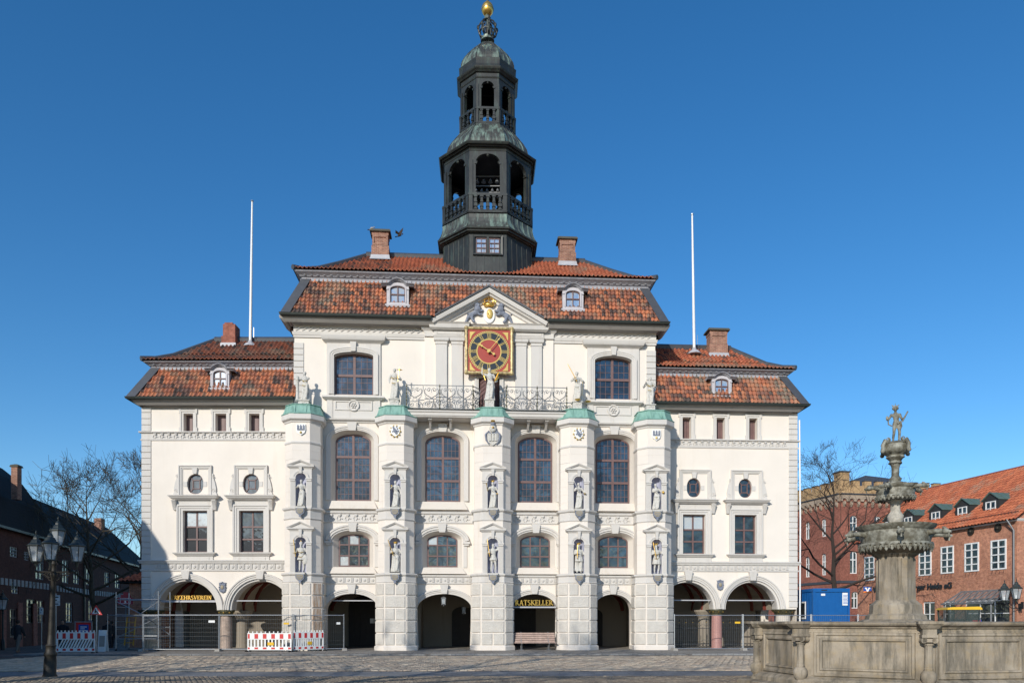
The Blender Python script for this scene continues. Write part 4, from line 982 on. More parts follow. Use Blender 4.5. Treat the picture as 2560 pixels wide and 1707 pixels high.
        pm = MB(); pm.face([fr.P(x, -.18 + (x - c_) * .01, z) for x, z in q]); pm.build('pane', M['darkglass'], wdw)
        a0, a1 = U(ov[k][0]), U(ov[k][1]); z0, z1 = Z(ovy[1]), Z(ovy[0])
        mb = MB(); o = [(a0, z0), (a1, z0), (a1, z1), (a0, z1)]; i = [(a0 + .2, z0 + .0), (a1 - .2, z0 + .0), (a1 - .2, z1 - .2), (a0 + .2, z1 - .2)]
        mb.sweep(fr, [(i[0][0], z0), i[3], i[2], (i[1][0], z0)], [(0, 0), (0, .05), (.06, .05), (.07, .09), (.14, .09), (.15, .14), (.21, .14), (.21, 0)])
        mb.hexa([fr.P(c_ - .1, .12, zm_ + rz), fr.P(c_ + .1, .12, zm_ + rz), fr.P(c_ + .1, 0, zm_ + rz), fr.P(c_ - .1, 0, zm_ + rz), fr.P(c_ - .15, .13, z1 - .15), fr.P(c_ + .15, .13, z1 - .15), fr.P(c_ + .15, 0, z1 - .15), fr.P(c_ - .15, 0, z1 - .15)])
        for s in (-1, 1): mb.box(fr, c_ + s * (r_ + .1) - .1, c_ + s * (r_ + .1) + .1, 0, .03, zm_ - .14, zm_ + .14)
        for s, ax in ((-1, a0), (1, a1)):
            h = z1 - z0; pts = [(0, 0), (.3, 0), (.3, .06), (.24, .13), (.26, .24), (.2, .42), (.1, .6), (.1, .72), (0, .74)]
            mb.poly(fr, [(ax + s * x, z0 + y * h / 1.0) for x, y in [(p[0], p[1]) for p in pts]], .1, .1)
            mb.tube(spiral(fr, ax + s * .13, z0 + h * .17, .13, 0, 1.4, s, .11, 16), .018, 4); mb.tube(spiral(fr, ax + s * .08, z0 + h * .64, .09, 0, 1.2, -s, .11, 12), .016, 4)
        mb.build('window_surround', M['trim'], hall)
    # rectangular windows
    for k, q in enumerate(wo):
        gl = ['darkglass', 'darkglass', 'curtain'] if (L and k == 0) or (not L and k == 0) else 'darkglass'
        window(fr, 'window', q, -.28, 2, [0, .32, .62, 1], .07, .03, par=hall, mull=.09, seed=(5 if L else 9) + k, gl='darkglass')
        a0, a1, z0, z1 = q[0][0], q[1][0], q[0][1], q[2][1]
        if k == 0:
            cm_ = MB(); cm_.face([fr.P(a0 + .1, -.262, z0 + (z1 - z0) * .64), fr.P(a1 - .08, -.262, z0 + (z1 - z0) * .64), fr.P(a1 - .08, -.262, z1 - .08), fr.P(a0 + .1, -.262, z1 - .08)]); cm_.build('blind', M['curtain'], hall)
        mb = MB(); e = .22
        mb.sweep(fr, [(a0, z0), (a0, z1), (a1, z1), (a1, z0)], [(0, 0), (0, .05), (.12, .05), (.13, .09), (.24, .09), (.25, .14), (.34, .14), (.34, 0)])
        mb.plan([(a0 - .34, 0), (a0 - .34, .1), (a1 + .34, .1), (a1 + .34, 0)], [(0, z0 - .22), (.05, z0 - .18), (.1, z0 - .12), (.16, z0 - .08), (.17, z0 - .02), (0, z0)], fr=fr)
        mb.box(fr, a0 - .34, a1 + .34, 0, .07, z0 - .52, z0 - .2); mb.box(fr, a0 - .12, a1 + .12, .07, .1, z0 - .46, z0 - .28)
        zc0, zc1 = Z(cowy[1]), Z(cowy[0]); ca, cb = a0 - .62, a1 + .62
        mb.box(fr, a0 - .34, a1 + .34, 0, .06, z1 + .34, zc0)
        mb.plan([(ca + .2, 0), (ca + .2, .12), (cb - .2, .12), (cb - .2, 0)], [(0, zc0 - .02), (.05, zc0), (.12, zc0 + .05), (.2, zc0 + .1), (.24, zc0 + .16), (.3, zc1 - .04), (.3, zc1 - .01), (0, zc1 + .05)], fr=fr)
        for s, ax in ((-1, a0 - .44), (1, a1 + .44)):
            mb.hexa([fr.P(ax - .08, .12, zc0 - .55), fr.P(ax + .08, .12, zc0 - .55), fr.P(ax + .08, 0, zc0 - .55), fr.P(ax - .08, 0, zc0 - .55), fr.P(ax - .12, .32, zc0), fr.P(ax + .12, .32, zc0), fr.P(ax + .12, 0, zc0), fr.P(ax - .12, 0, zc0)])
            for j in (-1, 0, 1): mb.beam(fr.P(ax + j * .045, .13, zc0 - .5), fr.P(ax + j * .065, .33, zc0 - .03), .018, .02)
        mb.build('window_surround', M['trim'], hall)
    # bands
    ends = ((u0 - .03, u1) if L else (u0, u1 + .03))
    zz = [Z(y) for y in band]
    pth = [(ends[0], -3), (ends[0], .0), (ends[1], .0)] if L else [(ends[0], 0), (ends[1], 0), (ends[1], -3)]
    mb = MB(); mb.plan(pth, [(0, zz[3] - .02), (.05, zz[3]), (.07, zz[2]), (.02, zz[2] + .02), (.02, zz[1] - .03), (.1, zz[1]), (.14, zz[1] + .03), (.14, zz[0]), (0, zz[0] + .03)], fr=fr); mb.build('string_course', M['trim'], hall)
    frieze_leaf(fr, (u0 + .55 if L else u0 + .4), (u1 - .1 if L else u1 - .6), .02, zz[2] + .02, zz[1] - .03, .385)
    zz = [Z(y) for y in bl]
    mb = MB(); mb.plan(pth, [(0, zz[3] - .02), (.06, zz[3]), (.08, zz[2] - .02), (.02, zz[2]), (.02, zz[1] - .03), (.1, zz[1] - .02), (.12, zz[1] + .05), (.17, zz[0] - .05), (.17, zz[0]), (0, zz[0] + .04)], fr=fr); mb.build('string_course', M['trim'], hall)
    frieze_discs(fr, (u0 + .55 if L else u0 + .4), (u1 - .1 if L else u1 - .6), .02, zz[2], zz[1] - .03, .435)
    # quoins
    zq = zs + .15; k = 0; e = u0 if L else u1
    segs = [(zs + .1, Z(bl[3])), (Z(bl[0]) + .02, Z(band[3])), (Z(band[0]) + .03, zc)]
    for a, b in segs:
        n = max(1, round((b - a) / .335)); h = (b - a) / n
        for j in range(n):
            x0, x1 = (e - .035, e + .5) if L else (e - .5, e + .035)
            mb = MB(); mb.block(fr, x0, x1, -.02, .05, a + j * h + .012, a + (j + 1) * h - .012, .015)
            fs2, Lq = (fr.sub(e, -.5, e, 0) if L else fr.sub(e, 0, e, -.5))
            mb.block(fs2, 0.02, Lq - .01, 0, .034, a + j * h + .012, a + (j + 1) * h - .012, .012)
            mb.build('quoin_stone', M['trim'], hall)
    # arch mouldings, keystones
    for i, (c_, r_) in enumerate(ar):
        mb = MB(); p = archpath(c_ - r_, c_ + r_, zs, zs, zt, 26, legs=False)
        if L and i == 1: p = [q for q in p if q[0] < u1 - .05]
        if (not L) and i == 0: p = [q for q in p if q[0] > u0 + .05]
        mb.sweep(fr, p, [(-.14, -.8), (-.14, -.2), (-.12, -.06), (0, -.04), (0, .06), (.1, .06), (.11, .1), (.2, .1), (.21, .15), (.28, .15), (.3, .04), (.3, 0)])
        keystone(mb, fr, c_, zt - .03, Z(bl[3]), .2, .24, .16); mb.build('arch_moulding', M['trim'], hall)
    # column between the arches, end column
    for (a, b), mt in ((cx, 'brown_column' if L else 'pinkgran'), (endx, 'column_stone')):
        c_ = (U(a, -.4) + U(b, -.4)) / 2; r_ = (b - a) * 42.8 / F / 2
        col = empty('column', fr.P(c_, -.4, 0), parent=hall)
        mb = MB(); mb.lathe(fr.P(c_, -.4, 0), [(r_ * 1.12, 0), (r_ * 1.12, .08), (r_ * 1.02, .14), (r_ * 1.03, zs * .5), (r_ * .96, zs - .32)], 20); mb.build('shaft', M[mt], col, smooth=True)
        mb = MB(); mb.lathe(fr.P(c_, -.4, zs - .36), [(r_ * .97, 0), (r_ * 1.12, .03), (r_ * 1.05, .07), (r_ * 1.25, .18), (r_ * 1.5, .27), (r_ * 1.55, .34), (r_ * 1.5, .36)], 16, fold=lambda a, z: 1 + .05 * math.cos(8 * a)); mb.build('capital', M['cap'], col, smooth=True)
        mb = MB()
        for k in range(8): mb.ball(fr.P(c_, -.4, zs - .14) + Vector((math.cos(k * PI / 4), math.sin(k * PI / 4), 0)) * r_ * 1.3, .06, 6, sc=(1, 1, .8))
        mb.build('gilt_ornament', M['gold'], col)
    cu_, cz_ = fr.uz(coat[0], coat[1], .05)
    mb = MB(); mb.poly(fr, [(cu_ - .2, cz_ + .26), (cu_ - .15, cz_ + .1), (cu_ - .19, cz_ - .12), (cu_ - .14, cz_ - .26), (cu_, cz_ - .33), (cu_ + .14, cz_ - .26), (cu_ + .19, cz_ - .12), (cu_ + .15, cz_ + .1), (cu_ + .2, cz_ + .26), (cu_, cz_ + .21)], .08, .08)
    for k in range(12): a = 2 * PI * k / 12; mb.ball(fr.P(cu_ + .17 * math.cos(a), .07, cz_ + .27 * math.sin(a)), .05, 6)
    mb.ball(fr.P(cu_, .09, cz_), .1, 8, 1, sc=(1, .5, 1.2)); mb.build('coat_of_arms', [M['lion'], M['goldpaint_dim']], hall)
    # iron tie bars across the openings
    for i, (c_, r_) in enumerate(ar):
        mb = MB(); zb_ = zs + .53; rr = r_ * .86
        mb.beam(fr.P(c_ - rr, -.3, zb_), fr.P(c_ + rr, -.3, zb_), .06, .06); mb.build('tie_bar', M['lead'], hall)
    # arcade interior: back wall, ceiling, ribs
    ia, ib = (u0 + .45, u1 + 1) if L else (u0 - 1, u1 - .45)
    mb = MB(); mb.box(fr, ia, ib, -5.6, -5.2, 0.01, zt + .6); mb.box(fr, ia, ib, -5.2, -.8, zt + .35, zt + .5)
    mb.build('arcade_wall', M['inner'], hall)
    for i, (c_, r_) in enumerate(ar):
        cxm = (ar[0][0] + ar[1][0]) / 2
        vb = MB()   # vault webs: a barrel cross
        nn = 12
        for k in range(nn):
            t0, t1 = PI * k / nn, PI * (k + 1) / nn; R = r_ + .35
            def q(t, w): return fr.P(c_ + R * math.cos(t), w, zs + (zt - zs + .25) * math.sin(t))
            vb.face([q(t0, -5.2), q(t1, -5.2), q(t1, -.8), q(t0, -.8)])
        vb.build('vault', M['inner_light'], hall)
        rb = MB(); R = r_ + .3; H = zt - zs + .2
        for (xa, wa, xb, wb) in ((c_ - R, -.8, c_ + R, -5.1), (c_ - R, -5.1, c_ + R, -.8), (c_ - R, -3, c_ + R, -3)):
            rb.tube([fr.P(xa + (xb - xa) * (1 - math.cos(t)) / 2, wa + (wb - wa) * (1 - math.cos(t)) / 2, zs + H * math.sin(t)) for t in [PI * k / 14 for k in range(15)]], .13, 6)
        rb.build('vault_rib', M['redrib'], hall)
    mb = MB()
    for x in ((ar[0][0] + ar[1][0]) / 2,): mb.lathe(fr.P(x, -3, 0), [(.4, 0), (.36, .3), (.34, zs - .5), (.6, zs - .1), (.6, zs)], 14)
    mb.build('inner_column', M['inner'], hall)
    return ar, zs, zt
M['brown_column'] = simple('worn_brown_granite', (0.40, 0.31, 0.25), 0.8, sc=4, var=0.3, bump=0.3)
M['column_stone'] = simple('limestone_column', (0.55, 0.50, 0.43), 0.85, bump=0.3, bsc=12)  # one even stone colour for both end columns
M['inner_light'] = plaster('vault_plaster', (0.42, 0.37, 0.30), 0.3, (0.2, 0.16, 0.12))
ARL = wing(-1); ARR = wing(1)
# main arcade interior
za = zG1 + .5
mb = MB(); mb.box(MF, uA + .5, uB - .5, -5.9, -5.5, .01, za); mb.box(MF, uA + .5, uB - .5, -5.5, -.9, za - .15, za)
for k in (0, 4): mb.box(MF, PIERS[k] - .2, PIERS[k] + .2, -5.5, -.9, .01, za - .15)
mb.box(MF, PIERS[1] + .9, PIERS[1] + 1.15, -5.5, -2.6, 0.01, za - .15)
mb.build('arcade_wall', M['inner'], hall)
for k, (c, hw) in enumerate(arches):
    rb = MB(); R = hw + .55; H = zG1 - zGs + .25
    for (xa, wa, xb, wb) in ((c - R, -.95, c + R, -5.4), (c - R, -5.4, c + R, -.95), (c - R, -1.1, c + R, -1.1)):
        rb.tube([MF.P(xa + (xb - xa) * (1 - math.cos(t)) / 2, wa + (wb - wa) * (1 - math.cos(t)) / 2, zGs + .1 + H * math.sin(t)) for t in [PI * j / 14 for j in range(15)]], .12, 6)
    rb.build('vault_rib', M['redrib'], hall)
def inner_door(u0, u1, z1, w=-5.46, seed=1):
    o = arch(u0, u1, .02, z1 - (u1 - u0) * .3, z1, 12); mb = MB(); mb.poly(MF, o, w + .04, .04)
    for k in range(1, 6): u = u0 + (u1 - u0) * k / 6; mb.box(MF, u - .012, u + .012, w + .04, w + .055, .1, z1 - (u1 - u0) * .25)
    mb.build('arcade_door', M['darkdoor'], hall)
inner_door(arches[0][0] - 1.0, arches[0][0] + 1.2, 3.3); inner_door(arches[1][0] + .35, arches[1][0] + 1.75, 2.6); inner_door(arches[2][0] - 1.0, arches[2][0] + .6, 3.0); inner_door(arches[3][0] - 1.0, arches[3][0] + .4, 2.5)
mb = MB(); c = arches[0][0]; mb.box(MF, c - 1.25, c + 1.25, -.5, -.44, zGs + .55, zGs + .61); mb.build('tie_bar', M['lead'], hall)
mb = MB()
for s in (0, 1): mb.box(MF, c + .35 + s * .27, c + .58 + s * .27, -5.4, -5.38, 1.55, 1.85)
mb.build('notice', M['white'], hall)
# floor of the arcades
mb = MB(); mb.box(MF, PIERS[0] - 9.5, PIERS[4] + 9, -5.2, -.05, -.1, .012); mb.build('arcade_floor', M['concrete'], hall)

# ============================================================ ROOFS
TILES = []        # (depth, matrix, tint) for every tile on the steep front slopes
PALETTE = [(0.40, 0.135, 0.07), (0.34, 0.125, 0.07), (0.46, 0.17, 0.085), (0.25, 0.10, 0.065), (0.19, 0.09, 0.065), (0.085, 0.06, 0.052), (0.13, 0.075, 0.06), (0.30, 0.13, 0.08), (0.25, 0.14, 0.09), (0.37, 0.15, 0.08)]
def tint(rnd, mode):
    if mode == 'new': b = rnd.choice([(0.38, 0.12, 0.065), (0.42, 0.14, 0.075), (0.34, 0.105, 0.06), (0.40, 0.13, 0.07)])
    elif mode == 'dark': b = rnd.choice(PALETTE[3:6] + [(0.2, 0.075, 0.05), (0.27, 0.09, 0.05)])
    else: b = rnd.choice(PALETTE)
    k = rnd.uniform(0.9, 1.25); return tuple(min(.9, x * k) for x in b)
def tile_verts(w, l):
    n = 7; vs = []; fs = []
    for row, (y, dz) in enumerate(((0, .05), (l * 1.12, .0))):
        for k in range(n + 1):
            s = k / n; h = .085 * math.exp(-((s - .38) / .24) ** 2) - .03; vs.append((-.5 * w + s * w * 1.04, y, .045 + h + dz))
    for k in range(n + 1): vs.append((vs[k][0], 0, vs[k][2] - .035))
    for k in range(n): fs += [(k, k + 1, n + 2 + k, n + 1 + k), (2 * (n + 1) + k, 2 * (n + 1) + k + 1, k + 1, k)]
    return vs, fs
TW_, TL_ = .235, .285
def slope_tiles(fr, curve, ua, ub, inset, par, mode, rnd, skip=None, collect=False, tw=TW_, tl=TL_):
    """curve: list of (back, up) of the slope's section from the eave; ua,ub eave ends; inset(back) trims both hips; returns stuff builder"""
    L = [0]
    for i in range(1, len(curve)): L.append(L[-1] + math.dist(curve[i], curve[i - 1]))
    def sec(s):
        for i in range(1, len(curve)):
            if s <= L[i] or i == len(curve) - 1:
                t = (s - L[i - 1]) / (L[i] - L[i - 1]); a, b = curve[i - 1], curve[i]
                d = Vector((b[0] - a[0], b[1] - a[1])).normalized(); return (a[0] + (b[0] - a[0]) * t, a[1] + (b[1] - a[1]) * t, d)
    tot = L[-1]; nr = max(1, round(tot / tl)); tl = tot / nr; vs0, fs0 = tile_verts(tw, tl); mb = MB()
    nc = int((ub - ua) / tw)
    for r in range(nr):
        w_, z_, d = sec(r * tl + .001); y = (fr.n * -d.x + Vector((0, 0, d.y))).normalized(); x = fr.e; nrm = x.cross(y)
        for k in range(nc + 1):
            u = ua + (k + .5) * tw
            i0, i1 = inset(w_)
            if u < ua + i0 or u > ub - i1: continue
            if skip and skip(u, z_): continue
            o = fr.P(u + rnd.uniform(-.006, .006), -w_, z_) + fr.n * curve[0][0] * 0
            tn = tint(rnd, mode(u, z_) if callable(mode) else mode)
            j = rnd.uniform(-.02, .02); xx = (x + y * j).normalized(); nn = xx.cross(y)
            M4 = Matrix(((xx.x, y.x, nn.x, o.x), (xx.y, y.y, nn.y, o.y), (xx.z, y.z, nn.z, o.z), (0, 0, 0, 1)))
            if collect: TILES.append((o.length, M4, tn, par, (tw, tl)))
            else: mb.add([M4 @ Vector(v) for v in vs0], fs0, 0, tn)
    return mb
rt = random.Random(11)
def mansard(fr, ue0, ue1, ze, we, inset, ztop, over, curve2, par, left=True, right=True, mode='old', mode2='dark', skip=None, backdepth=9.0, notch=None):
    """steep lower slope, cornice, concave upper slope; hips at the ends named by left / right"""
    roof = empty('roof', fr.P((ue0 + ue1) / 2, 0, ze), parent=par)
    il, ir = (1 if left else 0), (1 if right else 0)
    bk = -we + backdepth
    # substrate
    mb = MB(); P = fr.P
    a = [P(ue0, we, ze), P(ue1, we, ze), P(ue1 - ir * inset, we - inset, ztop), P(ue0 + il * inset, we - inset, ztop)]
    if notch:      # the gable of the pediment cuts through the slope
        nl, nr_, ha = notch; nc_ = (nl + nr_) / 2; tt_ = ha / (ztop - ze); wq = we - inset * tt_
        ap = P(nc_, wq, ze + ha)
        mb.face([a[0], P(nl, we, ze), ap, P(nc_, we - inset, ztop), a[3]]); mb.face([P(nr_, we, ze), a[1], a[2], P(nc_, we - inset, ztop), ap])
    else: mb.face(a)
    if left: mb.face([P(ue0, -bk, ze), P(ue0, we, ze), a[3], P(ue0 + inset, -bk + inset, ztop)])
    if right: mb.face([P(ue1, we, ze), P(ue1, -bk, ze), P(ue1 - inset, -bk + inset, ztop), a[2]])
    mb.face([P(ue1, -bk, ze), P(ue0, -bk, ze), P(ue0 + il * inset, -bk + inset, ztop), P(ue1 - ir * inset, -bk + inset, ztop)])
    mb.build('lower_slope', M['roof_under'], roof)
    t = slope_tiles(fr, [(-we, ze), (-we + inset, ztop)], ue0 + (.12 if left else 0), ue1 - (.12 if right else 0), lambda w_: ((w_ + we) * il + .12 * il, (w_ + we) * ir + .12 * ir), roof, mode, rt, skip, collect=True)
    # upper cornice
    c0, c1, wc, zcn = ue0 + il * (inset - .05), ue1 - ir * (inset - .05), we - inset + .05, ztop
    pth = [(c0, wc), (c1, wc)]
    if left: pth = [(c0, -bk + inset)] + pth
    if right: pth = pth + [(c1, -bk + inset)]
    mb = MB(); H = curve2[0]; mb.plan(pth, [(-.1, zcn - .08), (.06, zcn - .05), (.06, zcn + .02), (.02, zcn + .05), (.02, zcn + H * .3), (.1, zcn + H * .36), (.14, zcn + H * .5), (.28, zcn + H * .72), (over - .04, zcn + H * .8), (over, zcn + H), (0, zcn + H + .01)], fr=fr)
    mb.build('upper_cornice', M['corn'], roof)
    mb = MB(); n = int((c1 - c0) / .36)
    for k in range(n): u = c0 + (k + .5) * (c1 - c0) / n; mb.ball(fr.P(u, wc + .17, zcn + H * .5), .04, 6, sc=(2.2, .8, .5))
    mb.build('sun_fleck_beads', M['fleck_flashing'], roof)  # added row of balls standing in for flecks of sun along the cornice
    mb = MB(); mb.plan(pth, [(.02, zcn - .1), (.08, zcn - .1), (.07, zcn - .02)], fr=fr, cap=False); mb.build('lead_flashing', M['fleck_flashing'], roof)
    # upper concave slope
    t0, t1, wt, zt_ = c0 - over * il - .05 * il, c1 + over * ir + .05 * ir, wc + over + .04, zcn + H
    cv = curve2[1]; rise = [(x, zt_ + y) for x, y in cv]
    mb = MB()
    for i in range(len(cv) - 1):
        (xa, za_), (xb, zb_) = rise[i], rise[i + 1]
        mb.face([P(t0 + il * xa, wt - xa, za_), P(t1 - ir * xa, wt - xa, za_), P(t1 - ir * xb, wt - xb, zb_), P(t0 + il * xb, wt - xb, zb_)])
        if left: mb.face([P(t0 + xa, -bk + xa, za_), P(t0 + xa, wt - xa, za_), P(t0 + xb, wt - xb, zb_), P(t0 + xb, -bk + xb, zb_)])
        if right: mb.face([P(t1 - xa, wt - xa, za_), P(t1 - xa, -bk + xa, za_), P(t1 - xb, -bk + xb, zb_), P(t1 - xb, wt - xb, zb_)])
        mb.face([P(t1 - ir * xa, -bk + xa, za_), P(t0 + il * xa, -bk + xa, za_), P(t0 + il * xb, -bk + xb, zb_), P(t1 - ir * xb, -bk + xb, zb_)])
    X, Z_ = rise[-1]; mb.face([P(t0 + il * X, wt - X, Z_), P(t1 - ir * X, wt - X, Z_), P(t1 - ir * X, -bk + X, Z_), P(t0 + il * X, -bk + X, Z_)])
    mb.build('upper_slope', M['roof_under'], roof)
    t2 = slope_tiles(fr, [(-wt + x - .03, z + .01) for x, z in rise], t0 + .1, t1 - .1, lambda w_: ((w_ + wt) * il + .1, (w_ + wt) * ir + .1), roof, mode2, rt, skip)
    tag(t2.build('tiles', M['tile'], roof), kind='stuff')
    # hip and ridge flashing
    mb = MB()
    for s, ue, ok in ((1, ue0, left), (-1, ue1, right)):
        if not ok: continue
        n = 5
        for k in range(n):
            ta, tb = k / n, (k + 1) / n
            A = P(ue + s * inset * ta, we - inset * ta, ze + (ztop - ze) * ta); B = P(ue + s * inset * tb, we - inset * tb, ze + (ztop - ze) * tb)
            off = fr.n * .16; wd = .46
            mb.add([A + off - fr.e * s * .06, A + off + fr.e * s * wd, B + off + fr.e * s * wd, B + off - fr.e * s * .06, A - fr.e * s * .08 - fr.n * .3, B - fr.e * s * .08 - fr.n * .3], [(0, 1, 2, 3), (4, 0, 3, 5)])
        tt = t0 if s > 0 else t1
        mb.tube([P(tt + s * x, wt - x, z + .1) for x, z in rise], .15, 6)
    mb.tube([P(t0 + il * X, wt - X, Z_ + .14), P(t1 - ir * X, wt - X, Z_ + .14)], .19, 6)
    mb.build('hip_flashing', M['zinc'], roof)
    # gutter
    pths = [([(ue0 - .02, -bk)] if left else []) + [(ue0 - .02, we), (ue1 + .02, we)] + ([(ue1 + .02, -bk)] if right else [])]
    if notch: pths = [pths[0][:2] + [(notch[0] + .1, we)], [(notch[1] - .1, we)] + pths[0][2:]]
    for pth in pths: mb = MB(); mb.plan(pth, [(-.12, ze - .1), (.02, ze - .13), (.1, ze - .08), (.13, ze + .02), (.12, ze + .03), (.08, ze - .03), (0, ze - .05)], fr=fr); mb.build('gutter', M['gutter'], roof)
    return roof, (t0, t1, wt, rise)
M['roof_under'] = simple('dark_roof_battens', (0.05, 0.03, 0.022), 0.9)
# main roof
eL = MF.u(704.7, .78); eR = MF.u(1668.7, .78); ins = .95; zTop = MF.uz(763, 700, -.17)[1]
tipz = MF.uz(742, 674, .2)[1]; H = tipz - zTop
def pedskip(u, z):
    return z < zPed - .1 + (pA[1] - zPed) * (1 - abs(u - pA[0]) / ((pR[0] - pL[0]) / 2 + .3)) and abs(u - pA[0]) < (pR[0] - pL[0]) / 2 + .2
def mmode(u, z): return 'old'
def mmode2(u, z):
    return 'new' if u > MF.u(975, -1) or rt.random() < .3 else 'dark'
ROOF, RT = mansard(MF, eL, eR, zEAVE, .78, ins, zTop, .38, (H, [(0, 0), (.55, .14), (1.2, .5), (2.2, 1.28), (3.6, 2.45)]), hall, mode=mmode, mode2=mmode2, skip=pedskip, backdepth=9.0, notch=(pL[0] - .1, pR[0] + .1, pA[1] - zPed - .15))
mb = MB()
for s_, q in ((-1, pL), (1, pR)):
    A, B = MF.P(q[0] + s_ * .2, .75, zPed), MF.P(pA[0], .75, pA[1] + .08); mb.face([A, B, B - MF.n * 2.2, A - MF.n * 1.2])
mb.build('pediment_roof', M['roof_under'], hall)
# wings
lz = LW.uz(340, 993, .7)[1]; le = LW.u(320, .72)
lj = LW.e.dot(MF.P(uUL, -1, 0) - LW.o) + .02
zt1 = LW.uz(500, 921, -.2)[1]; tz = LW.uz(500, 901, .2)[1]
ROOFL, RTL = mansard(LW, le, lj + .05, lz, .72, .95, zt1, .38, (tz - zt1, [(0, 0), (.6, .2), (1.3, .62), (3.0, 2.1)]), hall, left=True, right=False, mode2='dark', backdepth=8.4)
rz_ = RW.uz(1800, 1007.5, .7)[1]; re_ = RW.u(2019, .72); rj = uUR - .02
zt2 = RW.uz(1800, 939, -.2)[1]; tz = RW.uz(1800, 920, .2)[1]
def rmode(u, z): return 'old'
ROOFR, RTR = mansard(RW, rj - .05, re_, rz_, .72, .95, zt2, .38, (tz - zt2, [(0, 0), (.6, .2), (1.3, .62), (2.9, 2.05)]), hall, left=False, right=True, mode2=lambda u, z: rt.choice(['new', 'old', 'new']), backdepth=8.4)
# wing eaves cornices (shade under the gutter is put into their grey)
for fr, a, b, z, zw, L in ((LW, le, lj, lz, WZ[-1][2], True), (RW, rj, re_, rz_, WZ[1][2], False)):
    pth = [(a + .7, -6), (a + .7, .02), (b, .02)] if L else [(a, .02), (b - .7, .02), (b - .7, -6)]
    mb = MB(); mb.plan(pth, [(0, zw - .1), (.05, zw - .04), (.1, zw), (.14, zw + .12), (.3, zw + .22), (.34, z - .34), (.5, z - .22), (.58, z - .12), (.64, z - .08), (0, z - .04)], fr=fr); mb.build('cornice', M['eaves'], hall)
# steep-slope tiles: the 300 that show largest singly, the rest as one mass per roof
TILES.sort(key=lambda t: t[0])
vsT, fsT = None, None; cache = {}
rest = {}
for i, (d, M4, tn, par, (tw, tl)) in enumerate(TILES):
    if i < 300:
        key = (par.name, round(tl, 4), rt.randrange(10))
        if key not in cache:
            vs, fs = tile_verts(tw, tl); me = D.meshes.new('tile'); me.from_pydata(vs, [], fs); me.materials.append(M['tile'])
            ca = me.attributes.new('tint', 'FLOAT_COLOR', 'FACE'); ca.data.foreach_set('color', [*(min(.9, x * 1.08) for x in PALETTE[key[2]]), 1] * len(fs)); cache[key] = me
        o = D.objects.new('tile', cache[key]); COL.objects.link(o); o.parent = par
        o.matrix_parent_inverse = Matrix.Identity(4); o.matrix_basis = Matrix.Translation(-ploc(par)) @ M4
    else:
        vs, fs = tile_verts(tw, tl); rest.setdefault(par.name, (par, MB()))[1].add([M4 @ Vector(v) for v in vs], fs, 0, tn)
for par, mbr in rest.values(): tag(mbr.build('tiles', M['tile'], par), kind='stuff')
# ---- dormers
M['dormer_paint'] = simple('lilac_grey_dormer_paint', (0.50, 0.475, 0.49), 0.7, var=0.1)
M['glass_bright'] = glass('dormer_glass', (0.36, 0.39, 0.42), 0.4)
def dormer(fr, px0, px1, ybot, yhood, we, par):
    c = (fr.u(px0, we - .1) + fr.u(px1, we - .1)) / 2; hw = (fr.u(px1, we - .1) - fr.u(px0, we - .1)) / 2; pc = (px0 + px1) / 2
    zb = fr.uz(pc, ybot, we - .1)[1]; zh = fr.uz(pc, yhood, we + .1)[1]; H = zh - zb; w = we - .03
    d = empty('dormer', fr.P(c, w, zb), parent=par)
    zs = zb + H * .66; zt = zb + H * .79; ow = hw * .68; z0 = zb + H * .14
    op = arch(c - ow, c + ow, z0, zs, zt, 12)
    body_ = [(c - hw, zb + .06), (c + hw, zb + .06), (c + hw, zb + H * .8), (c + hw * .5, zb + H * .9), (c, zb + H * .93), (c - hw * .5, zb + H * .9), (c - hw, zb + H * .8)]
    mb = MB(); mb.wall(fr, body_, [op], w); mb.loft(fr, body_, w - 1.6, body_, w); mb.loft(fr, op, w - .12, op, w)
    mb.sweep(fr, archpath(c - ow, c + ow, z0, zs, zt, 12), [(0, w), (0, w + .03), (.07, w + .04), (.07, w)])
    mb.plan([(c - hw, w - .4), (c - hw, w), (c + hw, w), (c + hw, w - .4)], [(0, zb - .1), (.04, zb - .08), (.08, zb + .02), (.07, zb + .07), (0, zb + .09)], fr=fr)
    for s in (-1, 1): mb.box(fr, c + s * hw * .93 - .06, c + s * hw * .93 + .06, w, w + .05, zs - .03, zs + .04)
    mb.build('front', M['dormer_paint'], d)
    hp = [(c - hw - .28, zb + H * .78), (c - hw * .75, zb + H * .8), (c - hw * .5, zb + H * .9), (c - hw * .2, zb + H * .965), (c, zb + H * .98), (c + hw * .2, zb + H * .965), (c + hw * .5, zb + H * .9), (c + hw * .75, zb + H * .8), (c + hw + .28, zb + H * .78)]
    mb = MB(); mb.sweep(fr, hp, [(-.02, w - .1), (0, w + .05), (.05, w + .1), (.07, w + .18), (.09, w + .2), (.11, w + .2), (.11, w - 1.5), (.0, w - 1.5)]); mb.build('hood', M['corn'], d)
    mb = MB(); mb.loft(fr, hp, w - 1.5, [(a, b + .115) for a, b in hp], w + .19, False); mb.build('hood_cover', M['zinc'], d)
    wd = window(fr, 'casement', op, w - .1, 2, [0, .5, 1], .05, .03, par=d, mull=.06, gl='glass_bright', seed=int(px0))
for a in ((MF, 967, 1022, 766, 699, .62), (MF, 1406, 1458, 777, 711, .62)): dormer(*a, hall)
dormer(LW, 527, 574, 974, 912, .5, hall); dormer(RW, 1779, 1828, 993, 933, .5, hall)
